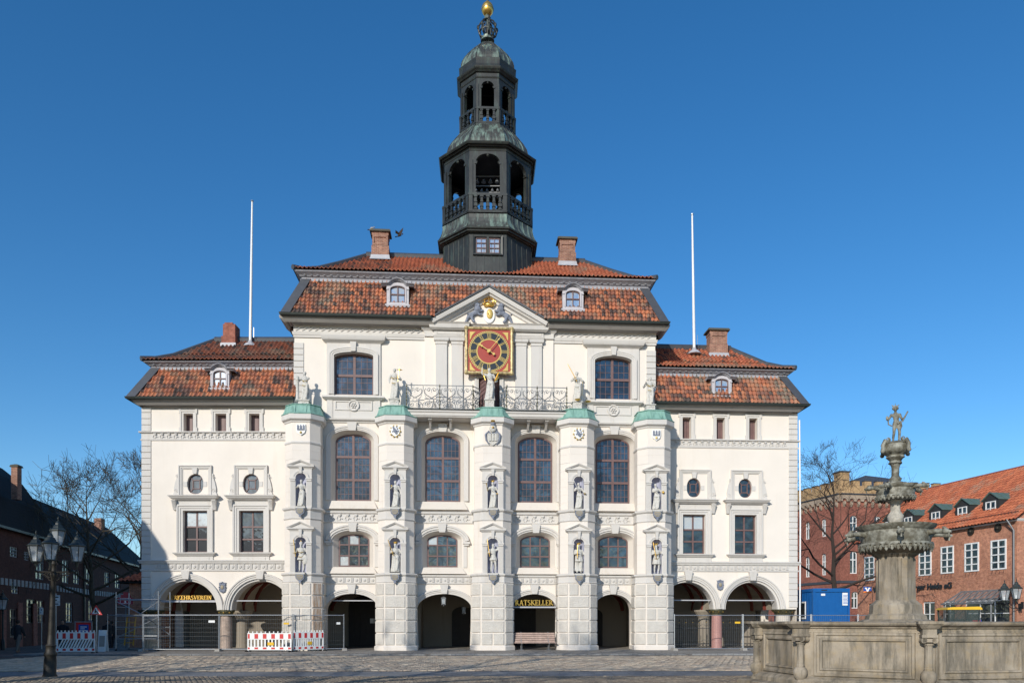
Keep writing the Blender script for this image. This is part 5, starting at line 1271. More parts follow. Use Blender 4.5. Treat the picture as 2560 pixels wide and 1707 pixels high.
# ---- chimneys
def chimney(fr, px0, px1, ytop, ybot, w, cap=True, step=0.0, narrow=0.0, par=None, dep=.8):
    u0, u1 = fr.u(px0, w), fr.u(px1, w); pc = (px0 + px1) / 2; z0 = fr.uz(pc, ybot, w)[1]; z1 = fr.uz(pc, ytop, w)[1]
    ch = empty('chimney', fr.P((u0 + u1) / 2, w, z0), parent=par); c = (u0 + u1) / 2; h = (u1 - u0) / 2; H = z1 - z0
    mb = MB()
    if narrow:
        mb.box(fr, u0, u1, w - dep, w, z0 - 1.2, z0 + H * .38); mb.box(fr, c - h * (1 - narrow) , c + h * (1 - narrow * .3), w - dep * .95, w - .05, z0 + H * .38, z1 - .12); mb.box(fr, c - h * (1 - narrow) * .8, c + h * .5, w - dep * .8, w - .12, z1 - .12, z1)
    else:
        mb.box(fr, u0, u1, w - dep, w, z0 - 1.2, z0 + H * .42)
        mb.box(fr, u0 + .05, u1 - .05, w - dep + .05, w - .05, z0 + H * .42, z1 - .3)
        o = [(u0 + .16, z0 + H * .5), (u1 - .16, z0 + H * .5), (u1 - .16, z1 - .42), (u0 + .16, z1 - .42)]
        mb.sweep(fr, o[::-1], [(0, w - .05), (0, w), (.11, w), (.11, w - .05)], closed=True)
        mb.box(fr, u0 + .02, u1 - .02, w - dep, w - .02, z1 - .3, z1 - .1)
    mb.build('brickwork', M['brick_chim'] if fr is not LW else M['brick_red'], ch)
    if cap:
        mb = MB(); mb.box(fr, u0 - .1, u1 + .1, w - dep - .1, w + .1, z1 - .1, z1 - .02); mb.box(fr, u0 - .06, u1 + .06, w - dep - .06, w + .06, z1 - .02, z1 + .04); mb.build('cap_slab', M['cap_slab'], ch)
    mb = MB(); mb.plan([(u0, w - dep), (u0, w), (u1, w), (u1, w - dep)], [(.12, z0 - .2), (.06, z0 - .1), (.03, z0 + .1), (0, z0 + .12)], fr=fr); mb.build('lead_flashing', M['lead'], ch)
M['cap_slab'] = simple('mossy_chimney_cap', (0.09, 0.085, 0.065), 0.85)
chimney(MF, 928.5, 972, 575, 641, -2.6, par=hall); chimney(MF, 1398, 1440, 594, 657, -2.6, par=hall)
chimney(LW, 553, 588, 804, 861, -2.2, cap=False, narrow=.2, par=hall, dep=.9); chimney(RW, 1774, 1820, 822, 886, -1.9, par=hall)
# ---- clock tower of dark copper
TY = 46.7; TX = (1217.5 - HX) / F * (TY - 1.0)
tower = empty('tower', (TX, TY, 20), parent=hall)
def za_(y, hw):
    """height and apothem of an octagonal ring from its front-edge row and half width in pixels"""
    a = 2.5
    for _ in range(8): a = hw / F * (TY - .41 * a)
    return EYE + (HY - y) / F * (TY - a), a
def octo(a, sc=1.0):
    R = a / math.cos(PI / 8); rot = MF.a * .6
    return [(TX + R * math.cos(-PI / 2 - PI / 8 + k * PI / 4 + rot), TY + R * math.sin(-PI / 2 - PI / 8 + k * PI / 4 + rot)) for k in range(8)]
def ring(mb, prof, **k):
    """prof: list of (y, halfwidth) -> closed sweep of octagons"""
    vs = []; P_ = [za_(y, h) for y, h in prof]
    for z, a in P_: vs += [(x, y, z) for x, y in octo(a)]
    fs = []
    for i in range(len(P_) - 1):
        for k_ in range(8): fs.append((i * 8 + k_, i * 8 + (k_ + 1) % 8, (i + 1) * 8 + (k_ + 1) % 8, (i + 1) * 8 + k_))
    fs.append(tuple(range((len(P_) - 1) * 8, len(P_) * 8))); mb.add(vs, fs)
def seams(mb, prof, per=5, r=.022):
    P_ = [za_(y, h) for y, h in prof]
    for k_ in range(8):
        for j in range(per + (1 if k_ >= 0 else 0)):
            t = j / per; pts = []
            for z, a in P_:
                o = octo(a + .01); A, B = o[k_], o[(k_ + 1) % 8]; pts.append((A[0] + (B[0] - A[0]) * t, A[1] + (B[1] - A[1]) * t, z))
            mb.tube(pts, r, 4)
# window storey
mb = MB(); ring(mb, [(720, 112), (590, 109), (572, 109)]); mb.build('drum', M['tower'], tower)
mb = MB(); seams(mb, [(700, 112), (590, 109)], 5, .018); mb.build('standing_seams', M['tower'], tower)
mb = MB(); ring(mb, [(584, 108), (582, 113), (579, 114), (577, 119), (572, 120), (570, 124), (566, 125), (565.5, 123)]); mb.build('cornice', M['tower'], tower)
sk = [(566, 122), (560, 117), (552, 113.5), (543, 111.5), (534, 112)]
mb = MB(); ring(mb, sk); mb.build('copper_skirt', M['towerskin'], tower); mb = MB(); seams(mb, sk, 5, .015); mb.build('standing_seams', M['towerskin'], tower)
zz0, a0 = za_(590, 109); of = octo(a0); fT, LT = Frame(*of[0], math.atan2(of[1][1] - of[0][1], of[1][0] - of[0][0])), math.dist(of[0], of[1])
zA, zB = za_(637, 109)[0], za_(593, 109)[0]
mb = MB(); o = [(LT * .13, zA), (LT * .87, zA), (LT * .87, zB), (LT * .13, zB)]
mb.sweep(fT, o[::-1], [(-.04, .0), (-.04, .12), (.06, .14), (.06, 0)], closed=True); mb.box(fT, LT * .47, LT * .53, 0, .12, zA, zB); mb.build('window_casing', M['tower'], tower)
mb = MB(); mb.face([fT.P(LT * .14, .01, zA), fT.P(LT * .86, .01, zA), fT.P(LT * .86, .01, zB), fT.P(LT * .14, .01, zB)]); mb.build('window_recess', M['clockblack'], tower)
for a, b in ((.19, .46), (.54, .81)):
    window(fT, 'window', [(LT * a, zA + .06), (LT * b, zA + .06), (LT * b, zB - .1), (LT * a, zB - .1)], .03, 2, [0, .34, .67, 1], .04, .03, par=tower, mull=.035, gl='glass_bright', seed=int(a * 100))
# open belfry storeys
def storey(ybot, yrail, yspr, ycrown, ytop, hw, hwrail, pw, nb, aw):
    """posts, cusped arches, balustrade"""
    z0, aR = za_(ybot, hwrail); z1, _ = za_(yrail, hwrail); a = za_(ytop, hw)[1]
    zt = za_(ytop, hw)[0]; zsp = za_(yspr, hw)[0]; zcr = za_(ycrown, hw)[0]
    mbp = MB(); o = octo(a); orr = octo(aR)
    for k_ in range(8):
        A, B = o[k_], o[(k_ + 1) % 8]; fr = Frame(*A, math.atan2(B[1] - A[1], B[0] - A[0])); L = math.dist(A, B)
        op = arch(L * (.5 - aw / 2), L * (.5 + aw / 2), z0, zsp, zcr, 14, 2.2)
        out = [(0, z0)] + [(op[0][0], z0)] + archpath(op[0][0], op[1][0], z0, zsp, zcr, 14, 2.2)[1:-1] + [(op[1][0], z0), (L, z0), (L, zt), (0, zt)]
        for w in (0, -.22): mbp.wall(fr, out, [], w)
        p = archpath(op[0][0], op[1][0], z0, zsp, zcr, 14, 2.2); mbp.loft(fr, p, -.22, p, 0, False)
        s_ = min(.1, L * .06)
        for q in (-1, 1):
            mbp.box(fr, L * .5 + q * L * aw / 2 - s_ * .6, L * .5 + q * L * aw / 2 + s_ * .6, -.2, .04, zsp - .06, zsp + .04); mbp.ball(fr.P(L * .5 + q * (L * aw / 2 - s_ * .5), -.08, zsp + s_), s_ * .9, 6)
        mbp.ball(fr.P(L * .5, -.08, zcr - s_ * .4), s_ * 1.0, 6)
        mbp.box(fr, -.02, L * .09, -.02, .05, z0, zsp + .2); mbp.box(fr, L * .91, L + .02, -.02, .05, z0, zsp + .2)
    mbp.build('arcade', M['tower'], tower)
    mb = MB(); ring(mb, [(ybot + 2, hwrail * .5), (ybot + 2, hwrail + 1), (ybot - 2, hwrail + 1), (ybot - 2, hwrail * .5)]); mb.build('gallery_floor', M['tower'], tower)
    mb = MB()
    for k_ in range(8):
        A, B = orr[k_], orr[(k_ + 1) % 8]; fr = Frame(*A, math.atan2(B[1] - A[1], B[0] - A[0])); L = math.dist(A, B)
        mb.box(fr, -.03, L + .03, -.12, .06, z1 - .13, z1); mb.box(fr, -.02, L + .02, -.1, .03, z0, z0 + .1)
        mb.box(fr, 0, L * .1, -.1, .045, z0, z1); mb.box(fr, L * .9, L, -.1, .045, z0, z1)
    mb.build('balustrade_rail', M['tower'], tower)
    h = z1 - z0 - .2; q = nb
    bm_ = MB(); bw = .085 if nb == 5 else .07
    for za2, zb2, ww in ((0, .08, 1.2), (.08, .2, .75), (.2, .42, 1.25), (.42, .5, .7), (.5, .56, 1.1), (.56, .85, .8), (.85, 1, 1.2)):
        bm_.box(WORLDF, -bw * ww, bw * ww, -bw * ww, bw * ww, h * za2, h * zb2 - .002)
    proto = None
    for k_ in range(8):
        A, B = orr[k_], orr[(k_ + 1) % 8]; fr = Frame(*A, math.atan2(B[1] - A[1], B[0] - A[0])); L = math.dist(A, B)
        for j in range(nb):
            u = L * (.1 + .8 * (j + .5) / nb); P_ = fr.P(u, -.04, z0 + .1)
            if proto is None:
                bo = bm_.build('baluster', M['tower'], None, loc=(0, 0, 0)); bo.parent = tower; proto = bo
            else: bo = proto.copy(); COL.objects.link(bo)
            bo.location = P_ - ploc(tower); bo.rotation_euler = (0, 0, fr.a)
    return z0, z1, zcr, zt, a
S1 = storey(528.5, 483.5, 408, 384, 373, 107, 111, 0, 5, .66)
mb = MB(); ring(mb, [(378, 105), (377, 108), (373.5, 109), (373, 106), (369, 107), (366, 112), (361, 114), (359, 119), (355, 121), (352, 122), (351.5, 119)]); mb.build('cornice', M['tower'], tower)
mb = MB(); d1 = [(352, 100), (345, 100), (336, 97), (326, 89), (318, 79), (312, 71), (309, 69)]; ring(mb, d1); mb.build('lower_dome', M['towerskin'], tower); mb = MB(); seams(mb, d1, 5, .02); mb.build('standing_seams', M['towerskin'], tower)
S2 = storey(308, 268, 219, 203, 193, 66, 68.5, 0, 3, .58)
mb = MB(); ring(mb, [(196, 65), (195, 67), (192, 68), (191, 66), (183, 66.5), (179, 70), (175, 72), (170, 75), (166, 76.5), (164, 77), (163.5, 71), (158, 70), (152, 70), (147, 71), (143, 71.5), (142.5, 68)]); mb.build('cornice', M['tower'], tower)
d2 = [(143, 66), (136, 65.5), (128, 63), (121, 57), (114, 48), (108, 36), (105, 25), (104, 16)]
mb = MB(); ring(mb, d2); mb.build('upper_dome', M['towerskin'], tower); mb = MB(); seams(mb, d2, 3, .02); mb.build('standing_seams', M['towerskin'], tower)
def zt_(y): return EYE + (HY - y) / F * TY
mb = MB(); mb.lathe((TX, TY, 0), [(.42, zt_(105)), (.42, zt_(102)), (.32, zt_(101)), (.35, zt_(95)), (.28, zt_(93)), (.1, zt_(91))], 12); mb.tube([(TX, TY, zt_(95)), (TX, TY, zt_(-45))], [.11, .05], 8)
mb.lathe((TX, TY, 0), [(.18, zt_(50)), (.2, zt_(45)), (.1, zt_(37)), (.14, zt_(35))], 10)
mb.build('spire_rod', M['towerskin'], tower)
mb = MB()
for k_ in range(8):
    a = k_ * PI / 4 + .2; e = Vector((math.cos(a), math.sin(a), 0)); c_ = Vector((TX, TY, 0))
    mb.tube([c_ + e * r_ + Vector((0, 0, zt_(y))) for r_, y in ((.3, 96), (.48, 90), (.57, 80), (.55, 70), (.42, 60), (.2, 53), (.12, 47))], [.05, .06, .05, .05, .045, .04, .03], 5)
    mb.ball(c_ + e * .58 + Vector((0, 0, zt_(73))), .09, 6, sc=(1, 1, 1.6)); mb.tube([c_ + e * .2 + Vector((0, 0, zt_(93))), c_ + e * .26 + Vector((0, 0, zt_(60)))], .035, 4)
    b = a + PI / 8; e2 = Vector((math.cos(b), math.sin(b), 0)); mb.tube([c_ + e * .53 + Vector((0, 0, zt_(86))), c_ + e2 * .5 + Vector((0, 0, zt_(82))), c_ + Vector((math.cos(a + PI / 4), math.sin(a + PI / 4), 0)) * .53 + Vector((0, 0, zt_(86)))], .035, 4)
mb.build('crown_finial', M['tower'], tower)
mb = MB(); mb.ball((TX, TY, zt_(24)), .37, 18, sc=(1, 1, 1.12)); mb.build('gilded_ball', M['gold'], tower, smooth=True)
mb = MB(); mb.lathe((TX, TY, zt_(25)), [(.375, -.02), (.39, 0), (.375, .02)], 18); mb.build('ball_band', M['goldpaint_dim'], tower)
mb = MB(); mb.beam((TX - .05, TY, zt_(-40)), (TX + .9, TY, zt_(-38)), .02, .3); mb.build('weathervane', M['gold'], tower)
# bells
zb1 = za_(455, 90)[0]
for row, (y, n, s) in enumerate(((446, 4, .14), (470, 5, .12), (486, 6, .1))):
    z = EYE + (HY - y) / F * (TY - 1.2); mb = MB(); mb.beam((TX - .95, TY - 1.0, z + .22), (TX + .95, TY - 1.0, z + .22), .05, .05); mb.build('bell_beam', M['iron'], tower)
    for k in range(n):
        x = TX + (k - (n - 1) / 2) * 1.6 / n; mb = MB(); mb.lathe((x, TY - 1.0, z - s), [(s, 0), (s * .8, s * .3), (s * .55, s * 1.0), (s * .3, s * 1.5), (s * .1, s * 1.7)], 10); mb.build('bell', M['galv'], tower, smooth=True)

# ornamental spear fence between the columns of the right wing
e = empty('ornamental_fence', RW.P(RW.u(1800), -.6, 0), 'dark iron spear fence with ring border inside the right wing arches', 'fence')
for ua, ub in ((WZ[1][0] + .9, RW.u(1774, -.6)), (RW.u(1808, -.6), RW.u(1936, -.6))):
    mb = MB(); n = int((ub - ua) / .2)
    for k in range(n + 1):
        u = ua + (ub - ua) * k / n; hgt = 1.35 if k % 2 else 1.62; mb.beam(RW.P(u, -.6, .1), RW.P(u, -.6, hgt), .022, .022)
        if k % 2 == 0: mb.lathe(RW.P(u, -.6, hgt), [(.012, 0), (.035, .06), (.004, .22)], 6)
        if k < n and k % 2 == 0: mb.tube([RW.P(u + .2 * (1 - math.cos(t)) , -.6, 1.35 + .12 * math.sin(t)) for t in [PI * j / 8 for j in range(9)]], .012, 4)
        if k < n: c_ = u + (ub - ua) / n / 2; mb.tube([RW.P(c_ + .075 * math.cos(t), -.6, .26 + .075 * math.sin(t)) for t in [PI * j / 6 for j in range(13)]], .012, 4)
    for z in (.16, .36, 1.25): mb.beam(RW.P(ua, -.6, z), RW.P(ub, -.6, z), .025, .03)
    mb.build('railing_bay', M['darkiron'], e)
    mb = MB()
    for k in range(0, n + 1, 2): mb.ball(RW.P(ua + (ub - ua) * k / n, -.6, 1.6), .035, 6)
    mb.build('gilt_knob', M['gold'], e)
# ============================================================ STATUES
def tr_build(mb, mat4, name, mat, par, smooth=True):
    mb.v = [tuple(mat4 @ Vector(v)) for v in mb.v]; return mb.build(name, mat, par, smooth=smooth)
def figure(H, robe=True, rh=(-.3, -.15, 1.1), lh=(.3, -.15, 1.1), re=None, le=None, lean=.04, skirt=.72, cloak=False, seed=0, hat=None, turn=0.0, fat=1.0, nude=False, vox=.024, beard=False):
    """one continuous carved figure, 1.75 tall before scaling, facing -y"""
    r = random.Random(seed); ph = r.uniform(0, 6); mb = MB(); nf = r.choice([6, 7, 8])
    sh = lambda z: lean * math.sin(min(z, 1.5) / 1.5 * PI)
    f = fat
    if robe:
        prof = [(.02, .03), (.25, .03), (.245, .12), (.215, .4), (.19, .62), (.185, .82), (.165, .92), (.125, 1.07), (.15, 1.2), (.17, 1.3), (.165, 1.38), (.1, 1.45), (.03, 1.48)]
        def fold(a, z): k = max(0, min(1, (1.15 - z) / .5)); return 1 + (.13 * math.cos(nf * a + ph + 1.6 * z) + .06 * math.cos(13 * a + 2 * ph)) * k
        mb.lathe((0, 0, 0), [(q * f, z) for q, z in prof], 40, fold=fold, sy=.72)
        mb.tube([(.1, -.1, 1.0), (.12, -.16, .6), (.1, -.2, .1)], [.07, .075, .06], 8)          # knee pressing through the cloth
        mb.tube([(-.17 * f, -.08, 1.36), (-.02, -.16, 1.15), (.16, -.1, .95), (.22, -.02, .7), (.18, -.1, .45)], [.04, .05, .055, .05, .03], 8)
        mb.tube([(-.15, -.1, .88), (0, -.17, .84), (.17, -.08, .93)], [.045, .05, .045], 8)
    else:
        for s in (-1, 1):
            kx = .1 * s + (.03 if s > 0 else 0); ky = -.05 if s > 0 else .01
            mb.tube([(.085 * s, 0, .95), (kx, ky, .52), (kx + .01 * s, ky + .03, .3), (kx, ky + .02, .08)], [.095, .07, .062, .042], 10)
            mb.ball((kx, ky - .05, .045), .055, 8, sc=(.8, 1.7, .7))
        if not nude:
            def fold(a, z): return 1 + .08 * math.cos(9 * a + ph) * max(0, min(1, (1.0 - z) * 3))
            mb.lathe((0, 0, 0), [(.02, skirt), (.235 * f, skirt), (.2 * f, .9), (.145 * f, 1.02), (.165 * f, 1.2), (.18 * f, 1.32), (.16, 1.4), (.08, 1.47)], 32, fold=fold, sy=.75)
        else:
            mb.lathe((0, 0, 0), [(.04, .84), (.15, .9), (.155, .97), (.115, 1.1), (.14, 1.25), (.15, 1.34), (.1, 1.44), (.05, 1.48)], 24, sy=.7)
    if cloak:
        def fold2(a, z): return 1 + .07 * math.cos(11 * a + ph)
        mb.lathe((0, .1, 0), [(.02, .12), (.3, .12), (.28, .5), (.24, 1.0), (.22, 1.32), (.12, 1.44), (.03, 1.46)], 32, fold=fold2, sy=.42)
    # neck, head, hair
    mb.tube([(0, .0, 1.38), (0, -.005, 1.55)], [.065, .055], 8)
    mb.ball((turn * .02, -.01, 1.63), .098, 14, sc=(.86, 1.0, 1.18)); mb.ball((turn * .03, .025, 1.66), .1, 12, sc=(.98, .98, 1.05))
    mb.ball((turn * .05, -.105, 1.61), .022, 6); mb.ball((turn * .05, -.085, 1.665), .045, 6, sc=(1.2, .5, .5)); mb.ball((turn * .04, -.08, 1.56), .035, 6)
    if beard: mb.ball((0, -.09, 1.5), .065, 8, sc=(.9, .8, 1.4))
    if hat == 'helmet': mb.ball((0, 0, 1.7), .115, 10); mb.tube([(0, .1, 1.7), (0, .0, 1.85), (0, -.05, 1.84)], [.03, .04, .02], 6)
    if hat == 'feathers':
        for a in (-.09, 0, .09): mb.tube([(a * .6, 0, 1.7), (a * 1.4, 0, 1.82), (a * 2.2, -.02, 1.93 - abs(a))], [.05, .035, .012], 6)
        for a in (-1, 1): mb.ball((a * .1, 0, 1.66), .06, 8, sc=(1, 1, 1.1))
    # arms
    for s, hnd, el in ((-1, rh, re), (1, lh, le)):
        S = Vector((s * .185 * f, .01, 1.36)); Hd = Vector(hnd)
        if el is None:
            m = (S + Hd) / 2; L = .3; dd = (Hd - S).length / 2; out = Vector((s * .6, .5, -.5)).normalized(); el = m + out * math.sqrt(max(.004, L * L - dd * dd)) * .9
        el = Vector(el); sl = 1.25 if not nude else 1.0
        mb.ball(S, .075 * sl ** .5, 10); mb.tube([S, el], [.062 * sl, .052 * sl], 10); mb.tube([el, Hd], [.052 * sl, .034], 10)
        d = (Hd - el).normalized(); mb.ball(Hd + d * .03, .042, 8, sc=(.8, .8, 1.25), rot=d.to_track_quat('Z', 'Y').to_matrix()); mb.tube([Hd + d * .02, Hd + d * .05 + Vector((-s * .035, -.02, .02))], [.018, .013], 6)
        for j in range(4): o = d.orthogonal().normalized() * (j - 1.5) * .018; mb.tube([Hd + d * .05 + o, Hd + d * .095 + o * 1.2 + Vector((0, -.015, -.01))], [.013, .01], 5)
    mb.v = [(x + sh(z), y, z) for x, y, z in mb.v]
    out = remesh(mb, vox, 1)
    k = H / 1.75
    out.v = [(x * k, y * k, z * k) for x, y, z in out.v]; return out
def statue(c, w, z, H, label, props=(), mats='stone_white', rot=0.0, plinth=None, pname='statue', group='carved stone figures on the town hall front', **kw):
    M4 = Matrix.Translation(MF.P(c, w, z)) @ Matrix.Rotation(MF.a + rot, 4, 'Z'); k = H / 1.75
    e = empty(pname, MF.P(c, w, z - (plinth or 0)), label, 'statue', group)
    tr_build(figure(H, **kw), M4, 'figure', M[mats], e)
    if plinth:
        mb = MB(); mb.plan([(c - .25, w - .22), (c - .25, w + .24), (c + .25, w + .24), (c + .25, w - .22)], [(.03, z - plinth), (.03, z - plinth + .05), (0, z - plinth + .07), (0, z - .07), (.05, z - .05), (.05, z), (-.2, z + .005)], closed=True, fr=MF)
        for q in range(3): mb.beam(MF.P(c - .1 + q * .1, w + .25, z - .2 + .04 * (q % 2)), MF.P(c - .03 + q * .1, w + .25, z - .14 + .04 * (q % 2)), .03, .02)
        mb.build('plinth', M['stone_white'], e)
    for nm, fn, mt in props:
        mb = MB(); fn(mb); mb.v = [(x * k, y * k, zz * k) for x, y, zz in mb.v]; tr_build(mb, M4, nm, M[mt], e)
    return e
def sword(a, b, hilt=.12):
    def fn(mb):
        A, B = Vector(a), Vector(b); d = (B - A).normalized(); mb.tube([A, A + (B - A) * .9, B], [.022, .018, .004], 6); s = d.orthogonal(); s = Vector((d.z, 0, -d.x)).normalized()
        mb.tube([A - s * hilt + d * .02, A + s * hilt + d * .02], .017, 5); mb.tube([A, A - d * .15], .02, 6); mb.ball(A - d * .17, .035, 6)
    return fn
def crown_at(z=1.73, x=0.0, r=.1):
    def fn(mb):
        mb.lathe((x, 0, z), [(r, 0), (r * 1.02, .05)], 12)
        for q in range(6): a = q * PI / 3; mb.tube([(x + r * math.cos(a), r * math.sin(a), z + .04), (x + r * 1.15 * math.cos(a), r * 1.15 * math.sin(a), z + .12)], [.025, .01], 5)
        mb.ball((x, 0, z + .08), .05, 6)
    return fn
def ball_at(p, r): return lambda mb: mb.ball(p, r, 12)
def trim_band(mb):
    mb.tube([(-.17, -.1, 1.2), (0, -.2, 1.13), (.16, -.11, 1.18)], .02, 5); mb.tube([(-.14, -.13, .9), (.02, -.21, .86), (.17, -.1, .95)], .02, 5)
G = 'gold'
# the five figures on the copper caps
zt_cap = zm(1014, 1.2)
def top(i, px, yhead, yfeet, w=.82): 
    u = MF.u(px, w); z = MF.uz(px, yfeet, w)[1]; zh = MF.uz(px, yhead, w)[1]; return u, w, z, zh - z
u, w, z, H = top(0, 762, 929, 1002)
def column_prop(mb): mb.lathe((-.42, -.05, 0), [(.13, 0), (.13, .06), (.1, .1), (.095, .5), (.085, 1.12), (.12, 1.2), (.12, 1.28), (.09, 1.3), (.1, 1.42), (.04, 1.45)], 14)
statue(u, w, z, H, 'stone woman leaning on a short column, on the leftmost green copper cap', [('broken_column', column_prop, 'stone_white'), ('gilded_sash', trim_band, 'goldpaint')], plinth=z - zt_cap + .01, seed=1, rh=(-.4, -.15, 1.22), lh=(-.25, -.2, 1.22), fat=1.05)
u, w, z, H = top(1, 986, 921, 999)
def cross(mb): mb.tube([(.22, -.25, .95), (.3, -.22, 1.75)], .022, 6); mb.tube([(.14, -.22, 1.62), (.46, -.22, 1.6)], .022, 6); mb.ball((.3, -.2, 1.62), .07, 8, sc=(1, .4, 1))
statue(u, w, z, H, 'stone woman hugging a gilded cross, on the copper cap left of the balcony', [('gilded_cross', cross, G), ('gilded_belt', trim_band, 'goldpaint')], plinth=z - zt_cap + .01, seed=2, rh=(-.3, -.1, .95), lh=(.22, -.25, 1.1), re=(-.32, .05, 1.15))
u, w, z, H = top(2, 1223.5, 920, 1001, .95)
def wing_prop(mb):
    for q in range(5): mb.tube([(.28, -.12, .95 + q * .03), (.42 + q * .02, -.1, 1.15 + q * .1), (.55 - q * .05, -.08, 1.3 + q * .08)], [.02, .03, .006], 5)
def scale_prop(mb): mb.tube([(-.36, -.1, 1.72), (-.3, -.1, 1.2)], .012, 4); mb.tube([(-.3, -.12, 1.3), (-.22, -.12, 1.05)], .02, 5)
statue(u, w, z, H, 'stone figure with one raised arm and a gilded palm branch, below the clock', [('gilded_palm', wing_prop, G), ('gilded_cord', scale_prop, G)], plinth=z - zt_cap + .01, seed=3, rh=(-.38, -.08, 1.72), re=(-.4, 0, 1.42), lh=(.3, -.12, .98), fat=1.05)
u, w, z, H = top(3, 1442, 929, 1006)
def scales(mb):
    mb.tube([(.3, -.2, 1.12), (.26, -.22, .35)], .01, 4); mb.lathe((.0, -.35, .0), [(.02, 0), (.1, .02), (.16, .06), (.17, .08)], 14); mb.lathe((.62, -.1, -.02), [(.02, 0), (.1, .02), (.16, .06), (.17, .08)], 14)
    mb.tube([(.0, -.35, .06), (.26, -.22, .42), (.62, -.1, .05)], .008, 4)
statue(u, w, z, H, 'stone woman lifting a long gilded sword and scales, right of the balcony', [('gilded_sword', sword((-.12, -.25, 1.3), (-.58, -.3, 2.1)), G), ('gilded_scales', scales, G)], plinth=z - zt_cap + .01, seed=4, rh=(-.12, -.25, 1.25), re=(-.36, -.05, 1.2), lh=(.3, -.2, 1.15))
u, w, z, H = top(4, 1624, 942, 1013)
def snake(mb): mb.tube([(-.42, -.15, .98), (-.32, -.18, 1.1), (-.36, -.16, 1.2), (-.26, -.2, 1.3), (-.28, -.18, 1.4)], [.015, .03, .03, .03, .02], 6)
statue(u, w, z, H, 'stone woman with a dark snake in her hand, on the rightmost copper cap', [('snake', snake, 'darkiron'), ('gilded_sash', trim_band, 'goldpaint')], plinth=z - zt_cap + .01, seed=5, rh=(-.34, -.16, 1.15), lh=(.26, -.2, 1.1), turn=1)
# niche figures
UP = [('bareheaded draped stone woman in the upper niche of the leftmost pier', dict(rh=(-.3, -.15, 1.22), lh=(.22, 0, .85)), []),
      ('stone woman holding a small jar in the upper niche, second pier from the left', dict(rh=(-.2, -.24, 1.3), lh=(.26, -.02, .85)), [('gilded_jar', ball_at((-.22, -.26, 1.36), .06), 'goldpaint')]),
      ('stone woman with golden crown and gilded sceptre, upper niche of the middle pier', dict(rh=(-.33, -.12, 1.22), lh=(.28, -.15, .95)), [('gilded_crown', crown_at(), G), ('gilded_sceptre', lambda mb: (mb.tube([(-.34, -.15, 1.1), (-.42, -.18, 1.55)], .018, 5), mb.ball((-.42, -.18, 1.58), .04, 6)), G), ('gilded_orb', ball_at((.29, -.18, .93), .055), G)]),
      ('stone woman raising a thin pale sword in the upper niche of the fourth pier', dict(rh=(-.1, -.25, 1.28), re=(-.32, -.05, 1.2), lh=(.28, -.22, 1.05)), [('sword', sword((-.1, -.27, 1.3), (-.42, -.3, 1.98)), 'stone_white'), ('dish', lambda mb: mb.lathe((.38, -.25, .95), [(.02, 0), (.1, .03), (.11, .05)], 10), 'goldpaint')]),
      ('stone woman holding out a golden orb in the upper niche of the rightmost pier', dict(rh=(.0, -.25, 1.25), lh=(.38, -.2, 1.1), turn=-1), [('gilded_orb', ball_at((.44, -.22, 1.14), .095), G)])]
LO = [('armoured stone knight with gilded sword and shield in the lower niche, leftmost pier', dict(robe=False, rh=(-.28, -.2, 1.15), lh=(.28, -.15, 1.05), hat='helmet', fat=1.15, beard=True), [('gilded_sword', sword((-.3, -.22, 1.1), (-.4, -.25, 1.95)), G), ('gilded_crest', ball_at((0, 0, 1.82), .05), G), ('gilded_chain', trim_band, G), ('shield', lambda mb: mb.ball((.27, -.12, .75), .2, 10, sc=(.8, .25, 1.5)), 'stone_white')]),
      ('long-bearded stone king with gilded sword in the lower niche, second pier from left', dict(rh=(-.14, -.26, 1.2), lh=(.25, -.2, 1.1), fat=1.12, beard=True, cloak=True), [('gilded_sword', sword((-.14, -.28, 1.15), (-.42, -.3, 1.95)), G), ('gilded_crown', crown_at(), G)]),
      ('stone page with tilted head and gilded sword, lower niche of the middle pier', dict(robe=False, rh=(-.22, -.24, 1.2), lh=(.26, -.05, 1.55), le=(.4, 0, 1.45), skirt=.75, turn=1), [('gilded_sword', sword((-.22, -.25, 1.15), (-.34, -.28, 2.0)), G)]),
      ('stone emperor with gold crown and long cape in the lower niche, fourth pier', dict(robe=False, rh=(-.1, -.25, 1.2), lh=(.2, -.2, 1.1), cloak=True, skirt=.7, beard=True, fat=1.1), [('gilded_crown', crown_at(), G), ('gilded_sceptre', sword((-.12, -.28, 1.05), (-.12, -.3, 1.7)), G)]),
      ('stone prince in knee-length coat with gold crown, lower niche, rightmost pier', dict(robe=False, rh=(-.15, -.25, 1.2), lh=(.3, -.2, 1.15), skirt=.55, beard=True, fat=1.15), [('gilded_crown', crown_at(), G), ('gilded_sceptre', sword((-.1, -.28, 1.1), (-.26, -.28, 1.9)), G), ('gilded_chain', trim_band, G)])]
for (pi, low, c, d, zn0, zn1) in NICHES:
    lab, kw, pr_ = (LO if low else UP)[pi]
    Hs = (zn1 - zn0) * (.83 if low else .80)
    statue(c, d - .05, zn0 + .03, Hs, lab, pr_, seed=20 + pi + (5 if low else 0), vox=.03, **kw)
